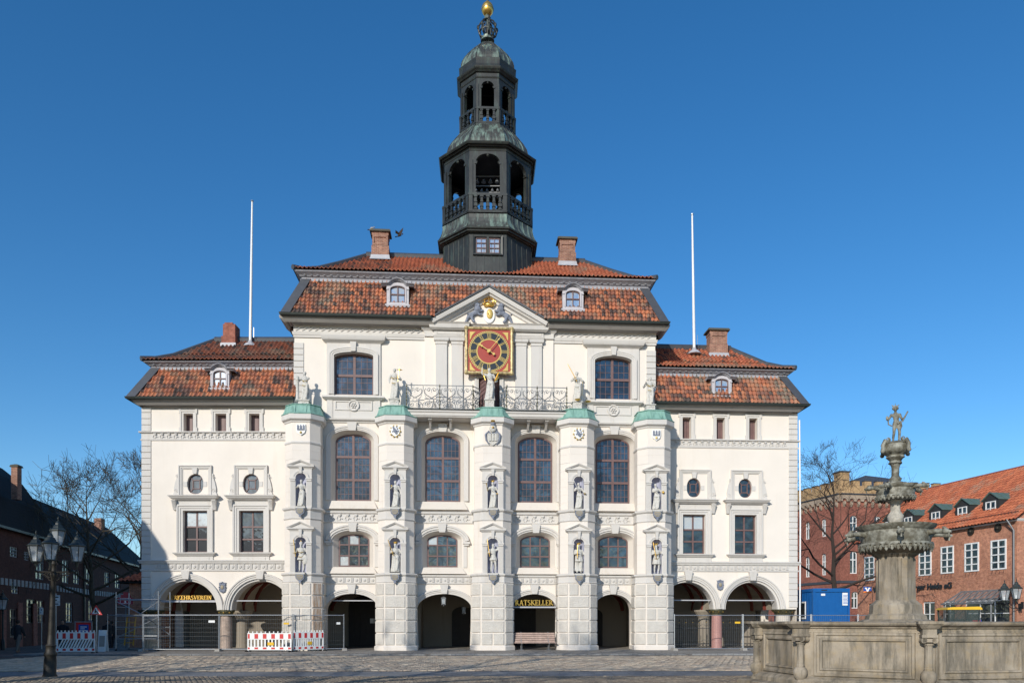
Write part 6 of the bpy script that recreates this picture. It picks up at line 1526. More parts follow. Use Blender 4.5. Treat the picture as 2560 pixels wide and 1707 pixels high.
# ============================================================ GROUND
def gmat(name, c1, c2, mort, bw, rh, rot=0.0, bump=-0.8, ms=0.012, off=0.5, fine=12, wobble=0.0):
    m = N(name, 0.85, 0.25); v = m.mapped(m.pos(), (1, 1, 0), (0, 0, rot))
    if wobble:
        nz = m.n('ShaderNodeTexNoise', {'Vector': m.pos(), 'Scale': 0.7, 'Detail': 2}); v = m.n('ShaderNodeVectorMath', {0: v, 1: m.n('ShaderNodeVectorMath', {0: nz.outputs[1], 1: (wobble, wobble, 0)}, operation='MULTIPLY').outputs[0]}, operation='ADD').outputs[0]
    b = m.n('ShaderNodeTexBrick', {'Vector': v, 'Color1': (*c1, 1), 'Color2': (*c2, 1), 'Mortar': (*mort, 1), 'Scale': 1.0, 'Mortar Size': ms, 'Mortar Smooth': 0.3, 'Brick Width': bw, 'Row Height': rh}, offset=off)
    big = m.ramp(m.noise(0.25, 5), [(0.3, 0.72), (0.7, 1.2)]); f = m.ramp(m.noise(fine, 4), [(0.3, 0.75), (0.7, 1.2)])
    m.color(m.mix(1.0, m.mix(1.0, b.outputs[0], big, 'MULTIPLY'), f, 'MULTIPLY')); m.bump(m.math('ADD', m.math('MULTIPLY', b.outputs[1], bump), m.math('MULTIPLY', m.noise(fine, 3), 0.35)), 1.0, 0.03); return m.mat
M['ground'] = gmat('square_setts', (0.22, 0.17, 0.14), (0.16, 0.12, 0.105), (0.07, 0.055, 0.045), 0.2, 0.16, 0.1, wobble=.1)
M['clinker'] = gmat('red_grey_clinker_paving', (0.30, 0.25, 0.22), (0.24, 0.19, 0.165), (0.10, 0.08, 0.07), 0.26, 1.2, 0.06, off=0.5)
M['clinker_piece'] = N('clinker_paver', 0.85, 0.25); m = M['clinker_piece']
m.color(m.mix(1.0, m.n('ShaderNodeAttribute', attribute_name='tint').outputs[0], m.ramp(m.noise(7, 5), [(0.3, 0.7), (0.7, 1.2)]), 'MULTIPLY')); m.bump(m.noise(30, 4), 0.5, 0.02); M['clinker_piece'] = m.mat
M['sandjoint'] = simple('sandy_joints', (0.11, 0.09, 0.075), 0.95, bump=0.5, bsc=60)
M['flag'] = gmat('grey_flagstones', (0.25, 0.25, 0.245), (0.20, 0.20, 0.20), (0.14, 0.13, 0.12), 1.1, 0.75, 0.04, ms=.01, fine=8)
M['pavement'] = gmat('pale_paving_slabs', (0.33, 0.30, 0.26), (0.27, 0.245, 0.21), (0.13, 0.11, 0.09), 0.9, 0.6, -.06, ms=.012, fine=8)
mb = MB(); mb.face([(-600, -200, 0), (700, -200, 0), (700, 900, 0), (-600, 900, 0)])
gr = tag(mb.build('ground', M['ground']), kind='structure')
def sheet(name, pts, z, mat): mb = MB(); mb.face([(x, y, z) for x, y in pts]); return tag(mb.build(name, M[mat]), kind='structure')
Yk0, Yk1 = 36.9, 25.4
c_, s_ = math.cos(MF.a * .55), math.sin(MF.a * .55)
def gy(x, y): return y + x * math.tan(MF.a * .3)
sheet('road', [(-60, gy(-60, 25.4)), (60, gy(60, 25.4)), (60, gy(60, 36.8)), (-60, gy(-60, 36.8))], .004, 'sandjoint')
sheet('stone_band', [(-60, gy(-60, 22.6)), (60, gy(60, 22.6)), (60, gy(60, 25.2)), (-60, gy(-60, 25.2))], .006, 'flag')
mb = MB(); mb.plan([(-24, gy(-24, 37.1)), (40, gy(40, 37.1))], [(0, .004), (0, .07), (-.12, .075)], cap=False)
mb.face([(-24, gy(-24, 37.2), .073), (40, gy(40, 37.2), .073), (40, 60, .073), (-24, 60, .073)]); pav = tag(mb.build('pavement', M['pavement']), kind='structure')
mb = MB()
for k in range(45): x0 = -24 + k * 1.42; mb.block(Frame(0, gy(0, 37.04), math.atan(math.tan(MF.a * .3))), x0, x0 + 1.405, -.12, .02, .002, .082, .012)
tag(mb.build('kerb', M['flag'], pav), kind='stuff')
sheet('gutter_channel', [(-60, gy(-60, 36.6)), (60, gy(60, 36.6)), (60, gy(60, 37.02)), (-60, gy(-60, 37.02))], .008, 'zinc')
# street and square setts as real stones: the nearest 300 singly, the rest as one mass each
rs = random.Random(5)
def sett_verts(w, l, h, b=.012):
    a, c = w / 2, l / 2
    v = [(-a, -c, 0), (a, -c, 0), (a, c, 0), (-a, c, 0), (-a, -c, h - b), (a, -c, h - b), (a, c, h - b), (-a, c, h - b), (-a + b, -c + b, h), (a - b, -c + b, h), (a - b, c - b, h), (-a + b, c - b, h)]
    f = [(8, 9, 10, 11)]
    for k in range(4): j = (k + 1) % 4; f += [(k, j, 4 + j, 4 + k), (4 + k, 4 + j, 8 + j, 8 + k)]
    return v, f
ST = [(0.55, 0.45, 0.355), (0.49, 0.395, 0.315), (0.58, 0.485, 0.385), (0.52, 0.445, 0.36), (0.45, 0.355, 0.28), (0.56, 0.445, 0.34)]
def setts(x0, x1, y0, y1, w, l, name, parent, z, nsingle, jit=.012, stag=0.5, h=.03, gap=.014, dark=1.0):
    items = []
    ny = int((y1 - y0) / l); nx = int((x1 - x0) / w)
    for j in range(ny):
        yy = y0 + (j + .5) * l; lim = .7 * yy + 1.0
        for i in range(nx + 1):
            x = x0 + (i + (stag if j % 2 else 0) + .5) * w
            if abs(x) > lim: continue
            items.append((x * x + yy * yy, x, gy(x, yy)))
    items.sort(); v0, f0 = sett_verts(w - gap, l - gap, h); me_c = {}; mbs = MB()
    for n, (_, x, y) in enumerate(items):
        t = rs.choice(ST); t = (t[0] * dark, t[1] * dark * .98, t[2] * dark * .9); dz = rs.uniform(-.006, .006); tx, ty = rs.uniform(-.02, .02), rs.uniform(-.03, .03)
        if n < nsingle:
            if t not in me_c:
                me = D.meshes.new(name); me.from_pydata(v0, [], f0); me.materials.append(M['clinker_piece']); ca = me.attributes.new('tint', 'FLOAT_COLOR', 'FACE'); ca.data.foreach_set('color', [*t, 1] * len(f0)); me_c[t] = me
            o = D.objects.new(name, me_c[t]); COL.objects.link(o); o.parent = parent; o.location = Vector((x, y, z + dz)) - ploc(parent); o.rotation_euler = (tx, ty, rs.uniform(-.02, .02))
        else:
            kk = rs.uniform(.85, 1.15); jx, jy = rs.uniform(-jit, jit) * .5, rs.uniform(-jit, jit) * .5
            mbs.add([(x + jx + a, y + jy + b, z + dz + c + a * ty + b * tx) for a, b, c in v0], [f0[0]] + f0[1:5] if y > 28 else f0, 0, tuple(q * kk for q in t))
    if mbs.v: tag(mbs.build(name + 's', M['clinker_piece'], parent), kind='stuff')
road = [o for o in D.objects if o.name.startswith('road')][0]
setts(-22, 14, 25.4, 36.6, .27, .42, 'paving_stone', road, .004, 0, h=.022)
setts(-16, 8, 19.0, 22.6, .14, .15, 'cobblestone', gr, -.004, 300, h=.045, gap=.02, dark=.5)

# ============================================================ HELPERS FOR SITE OBJECTS
def tree_branch(mb, rnd, p, d, L, r, depth, maxd, spread, up, twig):
    n = max(2, int(4 if depth < 2 else 3)); pts = [p]; rr = [r]; q = p.copy(); dd = d.copy()
    r1 = r * (.62 if depth else .5)
    for k in range(n):
        dd = (dd + Vector((rnd.uniform(-1, 1), rnd.uniform(-1, 1), rnd.uniform(-.6, 1) + up)) * .13).normalized(); q = q + dd * L / n; pts.append(q.copy()); rr.append(r + (r1 - r) * (k + 1) / n)
    mb.tube(pts, rr, 7 if depth == 0 else (5 if depth < 3 else 3), cap=False)
    if depth >= maxd: return
    nb = rnd.randint(2, 3) if depth else rnd.randint(5, 6)
    if depth >= 2: nb = rnd.randint(3, 4)
    for b in range(nb):
        t = rnd.uniform(.35, 1.0) if b else 1.0; i = min(n - 1, int(t * n)); base = pts[i] + (pts[i + 1] - pts[i]) * (t * n - i if i < n - 1 else 1)
        ax = dd.orthogonal().normalized(); ax.rotate(Quaternion(dd, rnd.uniform(0, 2 * PI))); nd = dd.copy(); nd.rotate(Quaternion(ax, rnd.uniform(.35, spread))); 
        tree_branch(mb, rnd, base, nd.normalized(), L * rnd.uniform(.6, .82), max(twig, r1 * rnd.uniform(.55, .8)), depth + 1, maxd, spread, up, twig)
def bare_tree(x, y, H, label, seed, trunk=.16, th=.3, maxd=5, mat='bark', spread=.95, up=.12, group='bare trees round the square', tw=.009):
    rnd = random.Random(seed); e = empty('bare_tree', (x, y, 0), label, 'tree', group)
    mt = MB(); h0 = H * th; pts = [Vector((x, y, 0)), Vector((x + .05, y, h0 * .5)), Vector((x, y + .05, h0))]; mt.tube(pts, [trunk * 1.25, trunk, trunk * .85], 10); mt.build('trunk', M[mat], e, smooth=True)
    mb = MB(); top_ = pts[-1]
    lead = [top_]; q = top_.copy(); n = 6
    for k in range(n): q = q + Vector((rnd.uniform(-.2, .2), rnd.uniform(-.2, .2), (H - h0) / n)); lead.append(q.copy())
    mb.tube(lead, [trunk * .85 * (1 - k / (n + .4)) for k in range(n + 1)], 7, cap=False)
    for k in range(1, n * 3):
        t = k / (n * 3); i = min(n - 1, int(t * n)); p = lead[i] + (lead[i + 1] - lead[i]) * (t * n - i); a = rnd.uniform(0, 2 * PI) + k * 2.4
        d = Vector((math.cos(a), math.sin(a), .25 + t * 1.4)).normalized(); Lb = (H - h0) * (.36 * (1 - t) + .10) * rnd.uniform(.8, 1.15)
        tree_branch(mb, rnd, p, d, Lb, trunk * (.42 * (1 - t) + .1), 1, maxd, spread, up, tw)
    mb.build('crown', M[mat], e); return e
M['bark'] = simple('grey_brown_bark', (0.085, 0.07, 0.052), 0.9, bump=0.6, bsc=18, var=0.3)
M['bark_light'] = simple('pale_lichened_bark', (0.085, 0.07, 0.048), 0.9, bump=0.5, bsc=18, var=0.35)
M['bark_dark'] = simple('dark_wet_bark', (0.04, 0.03, 0.025), 0.9, bump=0.6, bsc=18)
def text_mesh(s, size, mat, M4, name, par, ext=.02, off=.0, space=1.0, each=True, sx=1.0, align='LEFT'):
    """raised letters, one object per character"""
    x = 0
    for ch in s:
        cu = D.curves.new(name, 'FONT'); cu.body = ch; cu.size = size; cu.extrude = ext; cu.offset = off; cu.resolution_u = 3
        ob = D.objects.new(name, cu); COL.objects.link(ob); bpy.context.view_layer.update()
        me = D.meshes.new_from_object(ob.evaluated_get(bpy.context.evaluated_depsgraph_get())); D.objects.remove(ob); D.curves.remove(cu)
        if ch == ' ' or len(me.vertices) == 0: x += size * .3 * space; continue
        xs = [v.co.x for v in me.vertices]; w = max(xs) - min(xs); me.transform(Matrix.Translation((-min(xs), 0, 0)) if True else Matrix()); me.transform(Matrix.Diagonal((sx, 1, 1, 1)))
        me.materials.append(M[mat]); o = D.objects.new(name, me); COL.objects.link(o); o.parent = par
        o.matrix_basis = Matrix.Translation(-ploc(par)) @ M4 @ Matrix.Translation((x, 0, 0)); x += (w * sx + size * .09) * space
    return x
def upright(fr, u, w, z): return Matrix.Translation(fr.P(u, w, z)) @ Matrix.Rotation(fr.a, 4, 'Z') @ Matrix.Rotation(PI / 2, 4, 'X')
def serif(mbx, fr, s, u, w, z, H, dep=.04):
    """roman capitals with slab serifs, built stroke by stroke; one mesh builder per letter"""
    T, t, S = H * .17, H * .085, H * .07; out = []
    def bar(mb, a, b, wd):
        A, B = Vector(a), Vector(b); d = (B - A).normalized(); n = Vector((-d.y, d.x)) * wd / 2
        mb.poly(fr, [(A.x - n.x, A.y - n.y), (B.x - n.x, B.y - n.y), (B.x + n.x, B.y + n.y), (A.x + n.x, A.y + n.y)], w, dep)
    def arc(mb, c, rx, rz, a0, a1, wt, wn):
        n = 10; pts = []; 
        for sgn in (1, -1):
            seq = range(n + 1) if sgn > 0 else range(n, -1, -1)
            for k in seq:
                a = a0 + (a1 - a0) * k / n; ww = wn + (wt - wn) * abs(math.cos(a)); pts.append((c[0] + (rx + sgn * ww / 2) * math.cos(a), c[1] + (rz + sgn * wn / 2) * math.sin(a)))
        mb.poly(fr, pts, w, dep)
    for ch in s:
        mb = MB(); x = u; W = {'I': .3, 'E': .62, 'L': .6, 'R': .74, 'S': .58, 'T': .68, 'K': .76, 'A': .78, 'V': .76, 'H': .8, 'N': .82}[ch] * H
        st = x + T * .9
        def ser(c, zz): bar(mb, (c - T * .85, zz), (c + T * .85, zz), S)
        if ch in 'IELRKHN': bar(mb, (st, z), (st, z + H), T if ch != 'N' else t); ser(st, z + S / 2); ser(st, z + H - S / 2)
        if ch in 'HN':
            s2 = x + W - T * .9; bar(mb, (s2, z), (s2, z + H), T if ch == 'H' else t); ser(s2, z + H - S / 2)
            if ch == 'H': bar(mb, (st, z + H / 2), (s2, z + H / 2), t); ser(s2, z + S / 2)
            else: bar(mb, (st, z + H * .98), (s2, z + H * .02), T)
        if ch in 'EL':
            bar(mb, (st, z + S / 2), (x + W - t, z + S / 2), S * 1.1); bar(mb, (x + W - t, z), (x + W - t * .8, z + H * .28), t)
            if ch == 'E': bar(mb, (st, z + H - S / 2), (x + W - t, z + H - S / 2), S * 1.1); bar(mb, (x + W - t, z + H), (x + W - t, z + H * .76), t); bar(mb, (st, z + H / 2), (x + W * .72, z + H / 2), S); bar(mb, (x + W * .72, z + H * .4), (x + W * .72, z + H * .6), t * .8)
        if ch == 'R': arc(mb, (st + W * .12, z + H * .735), W * .36, H * .225, -PI / 2, PI / 2, T, t); bar(mb, (st, z + H - S / 2), (st + W * .15, z + H - S / 2), t); bar(mb, (st, z + H * .51), (st + W * .15, z + H * .51), t); bar(mb, (st + W * .22, z + H * .5), (x + W * .98, z + .01), T)
        if ch == 'K': bar(mb, (st, z + H * .4), (x + W * .85, z + H * .97), t); bar(mb, (st + W * .18, z + H * .55), (x + W * .97, z + .01), T); ser(x + W * .85, z + H - S / 2)
        if ch == 'A': bar(mb, (x + W * .12, z), (x + W / 2, z + H), t); bar(mb, (x + W * .86, z), (x + W / 2, z + H), T); bar(mb, (x + W * .25, z + H * .33), (x + W * .75, z + H * .33), t); ser(x + W * .12, z + S / 2); ser(x + W * .86, z + S / 2)
        if ch == 'V': bar(mb, (x + W * .14, z + H), (x + W / 2, z), T); bar(mb, (x + W * .88, z + H), (x + W / 2, z), t); ser(x + W * .14, z + H - S / 2); ser(x + W * .88, z + H - S / 2)
        if ch == 'T': bar(mb, (x + W / 2, z), (x + W / 2, z + H), T); ser(x + W / 2, z + S / 2); bar(mb, (x + .01, z + H - S / 2), (x + W - .01, z + H - S / 2), S * 1.2); bar(mb, (x + t, z + H), (x + t * .5, z + H * .76), t); bar(mb, (x + W - t, z + H), (x + W - t * .5, z + H * .76), t)
        if ch == 'S': arc(mb, (x + W / 2, z + H * .74), W * .3, H * .22, PI * .15, PI * 1.5, T, t); arc(mb, (x + W / 2, z + H * .27), W * .33, H * .235, -PI * .85, PI * .5, T, t)
        out.append(mb); u += W + H * .06
    return out, u
def lettersign(fr, s, u0, u1, w, z, H, label):
    e = empty('sign', fr.P((u0 + u1) / 2, w, z), label, 'sign')
    test, ue = serif(None, fr, s, 0, w, z, H); sc = (u1 - u0) / ue; c0 = fr
    mbs, _ = serif(None, Frame(0, 0, 0), s, 0, 0, 0, H)
    for ch, mb in zip(s, mbs):
        mb.v = [tuple(fr.P(u0 + v[0] * sc, w - v[1] * 1.0, z + v[2])) for v in mb.v]; mb.build('letter', M['gold'], e)
    mb = MB(); mb.beam(fr.P(u0 - .35, w - .02, z - .1), fr.P(u1 + .35, w - .02, z - .1), .07, .08); mb.build('bar', M['lead'], e); return e
cA = arches[2][0]
za = MF.uz(1336, 1512.5, .2)[1]; lettersign(MF, 'RATSKELLER', MF.u(1288, .2), MF.u(1383, .2), .2, za, .31, 'gilded RATSKELLER lettering on a grey bar in the third arch')
zv = LW.uz(480, 1498.5, -.2)[1]; lettersign(LW, 'VERKEHRSVEREIN', LW.u(419, -.2), LW.u(529.5, -.2), -.2, zv, .25, 'gilded VERKEHRSVEREIN lettering in the leftmost arch of the left wing')
# arcade lanterns
def hang_lantern(fr, u, w, ztop, zb, s, label):
    e = empty('hanging_lantern', fr.P(u, w, zb), label, 'lantern'); P = fr.P; mb = MB(); H = s * .62
    for a, b in ((-1, -1), (1, -1), (1, 1), (-1, 1)): mb.beam(P(u + a * s * .17, w + b * s * .17, zb), P(u + a * s * .22, w + b * s * .22, zb + H), .03, .03); mb.ball(P(u + a * s * .17, w + b * s * .17, zb - .03), .03, 6)
    for k, q in ((0, .17), (1, .22)): 
        r = s * q; z = zb + H * k; mb.plan([(u - r, w - r), (u - r, w + r), (u + r, w + r), (u + r, w - r)], [(0.0, z - .02), (.03, z - .01), (.03, z + .02), (0, z + .03)], closed=True, fr=fr)
    mb.lathe(P(u, w, zb + H), [(s * .3, 0.02), (s * .12, s * .15), (s * .05, s * .22)], 4, a0=PI / 4); mb.tube([P(u, w, zb + H + .1), P(u, w, ztop)], .012, 5); mb.tube([P(u, w, zb), P(u, w, zb - .12)], .02, 5)
    mb.build('metal_frame', M['iron'], e)
    mb = MB(); r0, r1 = s * .155, s * .205
    for a in range(4):
        t0, t1 = PI / 4 + a * PI / 2, PI / 4 + (a + 1) * PI / 2; q = 1.414
        mb.face([P(u + r0 * q * math.cos(t0), w + r0 * q * math.sin(t0), zb + .02), P(u + r0 * q * math.cos(t1), w + r0 * q * math.sin(t1), zb + .02), P(u + r1 * q * math.cos(t1), w + r1 * q * math.sin(t1), zb + H), P(u + r1 * q * math.cos(t0), w + r1 * q * math.sin(t0), zb + H)])
    mb.build('glazing', M['lampglass'], e)
def thin_glass(name, c=(.75, .8, .82), a=.35):
    m = N(name, 0.15, 0.5); m.color(c); m.b.inputs['Alpha'].default_value = a; return m.mat
M['lampglass'] = thin_glass('lantern_glass')
u, z = MF.uz(1109, 1504, -.3); hang_lantern(MF, u, -.3, zG1, z - .12, .55, 'pale square lantern hanging under the crown of the second arch')
hang_lantern(MF, u + 1.15, -2.2, zG1, z - .6, .5, 'dark lantern hanging deep inside the second arch')

# ============================================================ SITE FURNITURE IN FRONT OF THE TOWN HALL
M['mesh_wire'] = simple('galvanised_mesh_wire', (0.2, 0.21, 0.22), 0.45, 0.5, 0.6)
def site_fence(A, B, label, z0=.08, z1=2.0, feet=(True, True), group='mobile construction fence panels'):
    A, B = Vector(A), Vector(B); d = B - A; L = d.length; fr = Frame(A.x, A.y, math.atan2(d.y, d.x))
    e = empty('fence_panel', (A + B) / 2, label, 'fence', group)
    mb = MB()
    for u in (.03, L - .03): mb.tube([fr.P(u, 0, z0 - .05), fr.P(u, 0, z1 + .06)], .022, 8)
    for z in (z0 + .1, z1): mb.tube([fr.P(.03, 0, z), fr.P(L - .03, 0, z)], .02, 8)
    mb.build('frame', M['galv'], e)
    mb = MB(); n = int(L / .115)
    for k in range(1, n): u = L * k / n; mb.beam(fr.P(u, 0, z0 + .1), fr.P(u, 0, z1), .006, .006)
    for k in range(1, 8): z = z0 + .1 + (z1 - z0 - .1) * k / 8; mb.beam(fr.P(.03, .004, z), fr.P(L - .03, .004, z), .004, .004)
    tag(mb.build('wire_mesh', M['mesh_wire'], e), kind='stuff')
    for u, ok in ((.0, feet[0]), (L, feet[1])):
        if ok:
            ft = MB(); ft.hexa([fr.P(u - .13, .38, .0), fr.P(u + .13, .38, 0), fr.P(u + .13, -.32, 0), fr.P(u - .13, -.32, 0), fr.P(u - .11, .34, .13), fr.P(u + .11, .34, .13), fr.P(u + .11, -.28, .13), fr.P(u - .11, -.28, .13)])
            ft.v = [(x, y, z + .074) if y > 37.2 else (x, y, z) for x, y, z in ft.v]; ft.build('concrete_foot', M['concrete'], e)
    return e, fr, L
def gp(px, Y): return ((px - HX) / F * Y, Y)
P_ = [gp(358, 40.4) + (0,), gp(548, 40.6) + (0,), gp(733, 40.9) + (0,), gp(861, 41.6) + (0,)]
f1, fr1, L1 = site_fence(P_[0], P_[1], 'wire fence panel in front of the left arch with the gold lettering', feet=(True, True))
f2, fr2, L2 = site_fence(P_[1], P_[2], 'wire fence panel behind the red and white barrier boards', feet=(False, True))
f3, fr3, L3 = site_fence(P_[2], P_[3], 'wire fence panel crossing the stained leftmost pier', feet=(False, True))
def plate(fr, u, w, z, a, b, mat, par, name='plate'): mb = MB(); mb.box(fr, u, u + a, w, w + .012, z, z + b); return mb.build(name, M[mat], par)
plate(fr1, L1 - .55, .02, 1.6, .33, .12, 'white', f1); plate(fr2, L2 - .5, .02, 1.5, .28, .1, 'yellow_label', f2) if 'yellow_label' in M else plate(fr2, L2 - .5, .02, 1.5, .28, .1, 'yellow', f2); plate(fr3, L3 - .42, .02, 1.5, .2, .12, 'white', f3)
site_fence(P_[0], gp(268, 41.6) + (0,), 'wire fence panel running behind the tower scaffold', feet=(False, False))
P2 = [gp(1685, 41.6) + (0,), gp(1857, 41.8) + (0,), gp(2028, 42.0) + (0,), gp(2145, 42.3) + (0,), gp(2270, 43) + (0,)]
g1, frg, Lg = site_fence(P2[0], P2[1], 'wire fence panel in front of the pink granite column')
plate(frg, Lg - .45, .02, 1.55, .3, .1, 'yellow', g1)
site_fence(P2[1], P2[2], 'wire fence panel in front of the rightmost arch', feet=(False, True)); site_fence(P2[2], P2[3], 'wire fence panel before the left half of the blue container', feet=(False, True)); site_fence(P2[3], P2[4], 'wire fence panel right of the blue container', feet=(False, True))
# barrier boards
def barrier(A, B, z0, z1, label, slats=True, group='red and white barrier boards'):
    A, B = Vector((*A, 0)), Vector((*B, 0)); d = B - A; L = d.length; fr = Frame(A.x, A.y, math.atan2(d.y, d.x)); e = empty('barrier_board', (A + B) / 2, label, 'barrier', group); H = z1 - z0; w = .03
    mb = MB()
    mb.box(fr, 0, L, -w, w, z0 + H * .62, z1); mb.box(fr, 0, L, -w, w, z0, z0 + H * .2); mb.box(fr, 0, .07, -w * .9, w * .9, z0 - .12, z1); mb.box(fr, L - .07, L, -w * .9, w * .9, z0 - .12, z1)
    for k in range(11): u = .04 + (L - .12) * k / 10; mb.box(fr, u, u + .05, -w, w, z1 + .001, z1 + .09)
    mb.build('board', M['white'], e)
    n = 11
    for k in range(n):
        u = .1 + (L - .3) * (k + .3) / n
        ps = MB()
        if slats: ps.box(fr, u, u + .08, -.015, .015, z0 + H * .2, z0 + H * .62)
        else: ps.beam(fr.P(u - .03, 0, z0 + H * .2), fr.P(u + .17, 0, z0 + H * .62), .06, .03, fr.n)
        ps.build('slat', M['white'], e)
    for k in range(6):
        u0 = max(.03, (k - .22) * (L - .06) / 5 * .98 + .03); u1 = min(L - .03, (k + .22) * (L - .06) / 5 * .98 + .03)
        for za, zb in ((.67, .95), (.05, .16)):
            ps = MB(); ps.box(fr, u0, u1, w, w + .006, z0 + H * za, z0 + H * zb); ps.build('reflector', M['red'], e)
    if slats: ps = MB(); ps.box(fr, L * .46, L * .6, .02, .04, z0 + H * .28, z0 + H * .46); ps.build('yellow_plate', M['yellow'], e)
    for u in (.03, L - .03):
        ps = MB(); ps.box(fr, u - .03, u + .03, -.35, .35, z0 - .14, z0 - .02); ps.build('foot', M['rubber'], e)
    return e
barrier(gp(619, 40.0), gp(729, 39.8), .16, 1.05, 'bright red and white barrier board in front of the fence, left of the pair')
barrier(gp(733, 40.0), gp(809, 41.2), .16, 1.1, 'red and white barrier board angled towards the stained pier, right of the pair')
barrier(gp(141, 38.2), gp(238, 38.4), .14, 1.12, 'shaded barrier board with slanted white slats beside the street lamp', slats=False)
# bench
def bench():
    fr, _ = MF.sub(MF.u(1286, 1.0), 1.0, MF.u(1389, 1.0), 1.0); L = _; e = empty('bench', fr.P(L / 2, 0, .07), 'wooden slatted bench in front of the RATSKELLER arch', 'bench')
    for k in range(5):
        mb = MB(); z = .50 + k * .11; wv = -.22 - k * .035; mb.hexa([fr.P(0.02, wv + .02, z), fr.P(L - .02, wv + .02, z), fr.P(L - .02, wv - .02, z), fr.P(.02, wv - .02, z), fr.P(.02, wv, z + .09), fr.P(L - .02, wv, z + .09), fr.P(L - .02, wv - .04, z + .09), fr.P(.02, wv - .04, z + .09)]); mb.build('back_slat', M['benchwood'], e)
    for k in range(4): mb = MB(); mb.box(fr, 0, L, -.14 + k * .13, -.03 + k * .13, .46, .50); mb.build('seat_slat', M['benchwood'], e)
    for u in (L * .17, L * .83):
        mb = MB(); mb.beam(fr.P(u, .05, .07), fr.P(u, .05, .46), .09, .06); mb.beam(fr.P(u, -.2, .44), fr.P(u, .35, .44), .06, .05); mb.beam(fr.P(u, -.2, .44), fr.P(u, -.42, 1.06), .05, .06); mb.box(fr, u - .12, u + .12, -.1, .2, .07, .1); mb.build('leg', M['iron'], e)
bench()
# scaffold, ladder
def scaffold():
    Y0, Y1 = 41.2, 42.9; x0, x1 = gp(290, Y0)[0], gp(396, Y0)[0]; e = empty('scaffold_tower', ((x0 + x1) / 2, Y0, 0), 'galvanised rolling scaffold tower at the left corner of the town hall', 'scaffold')
    zt = 3.05
    for x in (x0, x1):
        for y in (Y0, Y1 - .3):
            mb = MB(); mb.tube([(x, y, .2), (x, y, zt + (.25 if x == x1 else 0.2))], .03, 8); mb.build('upright', M['galv'], e)
            mb = MB(); mb.tube([(x, y, .2), (x, y, .12)], .02, 6); mb.lathe((x, y, 0.02), [(.02, 0), (.08, .02), (.1, .06), (.08, .12), (.02, .16)], 8, sx=.35); mb.build('castor', M['rubber'], e)
        mb = MB()
        for k in range(7): z = .45 + k * .4; mb.tube([(x, Y0, z), (x, Y1 - .3, z)], .018, 6)
        mb.build('rung_frame', M['galv'], e)
    for z in (.72, 1.35, 1.95, 2.85):
        for y in (Y0, Y1 - .3): mb = MB(); mb.tube([(x0, y, z), (x1, y, z)], .024, 6); mb.build('ledger', M['galv'], e)
    for (a, b, y) in (((x0, .75), (x1, 1.9), Y0), ((x0, 2.75), (x1 - .7, 1.95), Y0), ((x1, .9), (x0 + .9, 1.95), Y1 - .3), ((x1, 2.75), (x0 + 1.2, 1.98), Y0)):
        mb = MB(); mb.tube([(a[0], y, a[1]), (b[0], y, b[1])], .022, 6); mb.build('brace', M['galv'], e)
    mb = MB(); mb.box(WORLDF, x0 + .03, x1 - .03, -(Y1 - .35), -(Y0 + .05), .86, .9); mb.build('platform', M['galv'], e)
    mb = MB(); mb.box(WORLDF, x0 + .03, x1 - .03, -(Y1 - .35), -(Y0 + .05), 1.98, 2.02); mb.build('platform', M['galv'], e)
    l = empty('ladder', (gp(330, 42)[0], 42, 0), 'yellow ladder leaning inside the scaffold tower', 'ladder'); a0 = Vector((gp(322, 41.8)[0], 41.8, .35)); a1 = Vector((gp(334, 42.5)[0], 42.3, 2.05))
    for s in (-.24, .24): mb = MB(); mb.beam(a0 + Vector((s, 0, 0)), a1 + Vector((s, 0, 0)), .05, .08); mb.build('rail', M['yellow'], l)
    for k in range(6): p = a0 + (a1 - a0) * ((k + .5) / 6); mb = MB(); mb.tube([p + Vector((-.24, 0, 0)), p + Vector((.24, 0, 0))], .022, 6); mb.build('rung', M['yellow'], l)
scaffold()
# signs on the left
def post(mb, x, y, z0, z1, r=.03): mb.tube([(x, y, z0), (x, y, z1)], r, 8)
e = empty('information_sign', gp(314, 43.6) + (0,), 'red tower-shaped information sign with a white i beside the scaffold', 'sign'); x, y = gp(314, 43.6); fr = Frame(x, y, 0)
zi = at(314, 1510, 43.6).z; mb = MB(); o = [(-.42, 0), (.42, 0), (.42, .38), (.3, .38), (.3, .52), (.17, .52), (.17, .7), (-.12, .7), (-.12, .56), (-.26, .56), (-.26, .4), (-.42, .4)]
mb.poly(fr, [(a, zi + b) for a, b in o], .03, .06); mb.build('panel', M['signred'] if 'signred' in M else simple('faded_sign_red', (0.42, 0.06, 0.07), 0.5), e)
mb = MB(); post(mb, x, y + .03, 0.07, zi, .035); mb.build('post', M['iron'], e)
mb = MB(); mb.sweep(fr, [(-.28, zi + .06), (-.28, zi + .34), (.28, zi + .34), (.28, zi + .06)], [(0, .031), (0, .04), (.02, .04), (.02, .031)], closed=True); mb.box(fr, -.04, .04, .03, .042, zi + .1, zi + .2); mb.box(fr, -.07, .0, .03, .041, zi + .185, zi + .205); mb.box(fr, -.08, .08, .03, .0415, zi + .085, zi + .105); mb.disc(fr, 0, zi + .26, .04, .042, 10, depth=.01); mb.build('letter', M['white'], e)
x, y = gp(240.5, 38.9); fr = Frame(x, y, 0); e = empty('warning_sign', (x, y, 0), 'triangular red bordered roadworks sign on a post behind the shaded barrier', 'sign'); z0 = at(240, 1536, y).z; z1 = at(240, 1511, y).z
mb = MB(); mb.poly(fr, [(-.32, z0), (.32, z0), (0, z1)], .02, .02); mb.build('red_triangle', M['red'], e); mb = MB(); mb.poly(fr, [(-.22, z0 + .05), (.22, z0 + .05), (0, z1 - .12)], .026, .004); mb.build('white_field', M['white'], e)
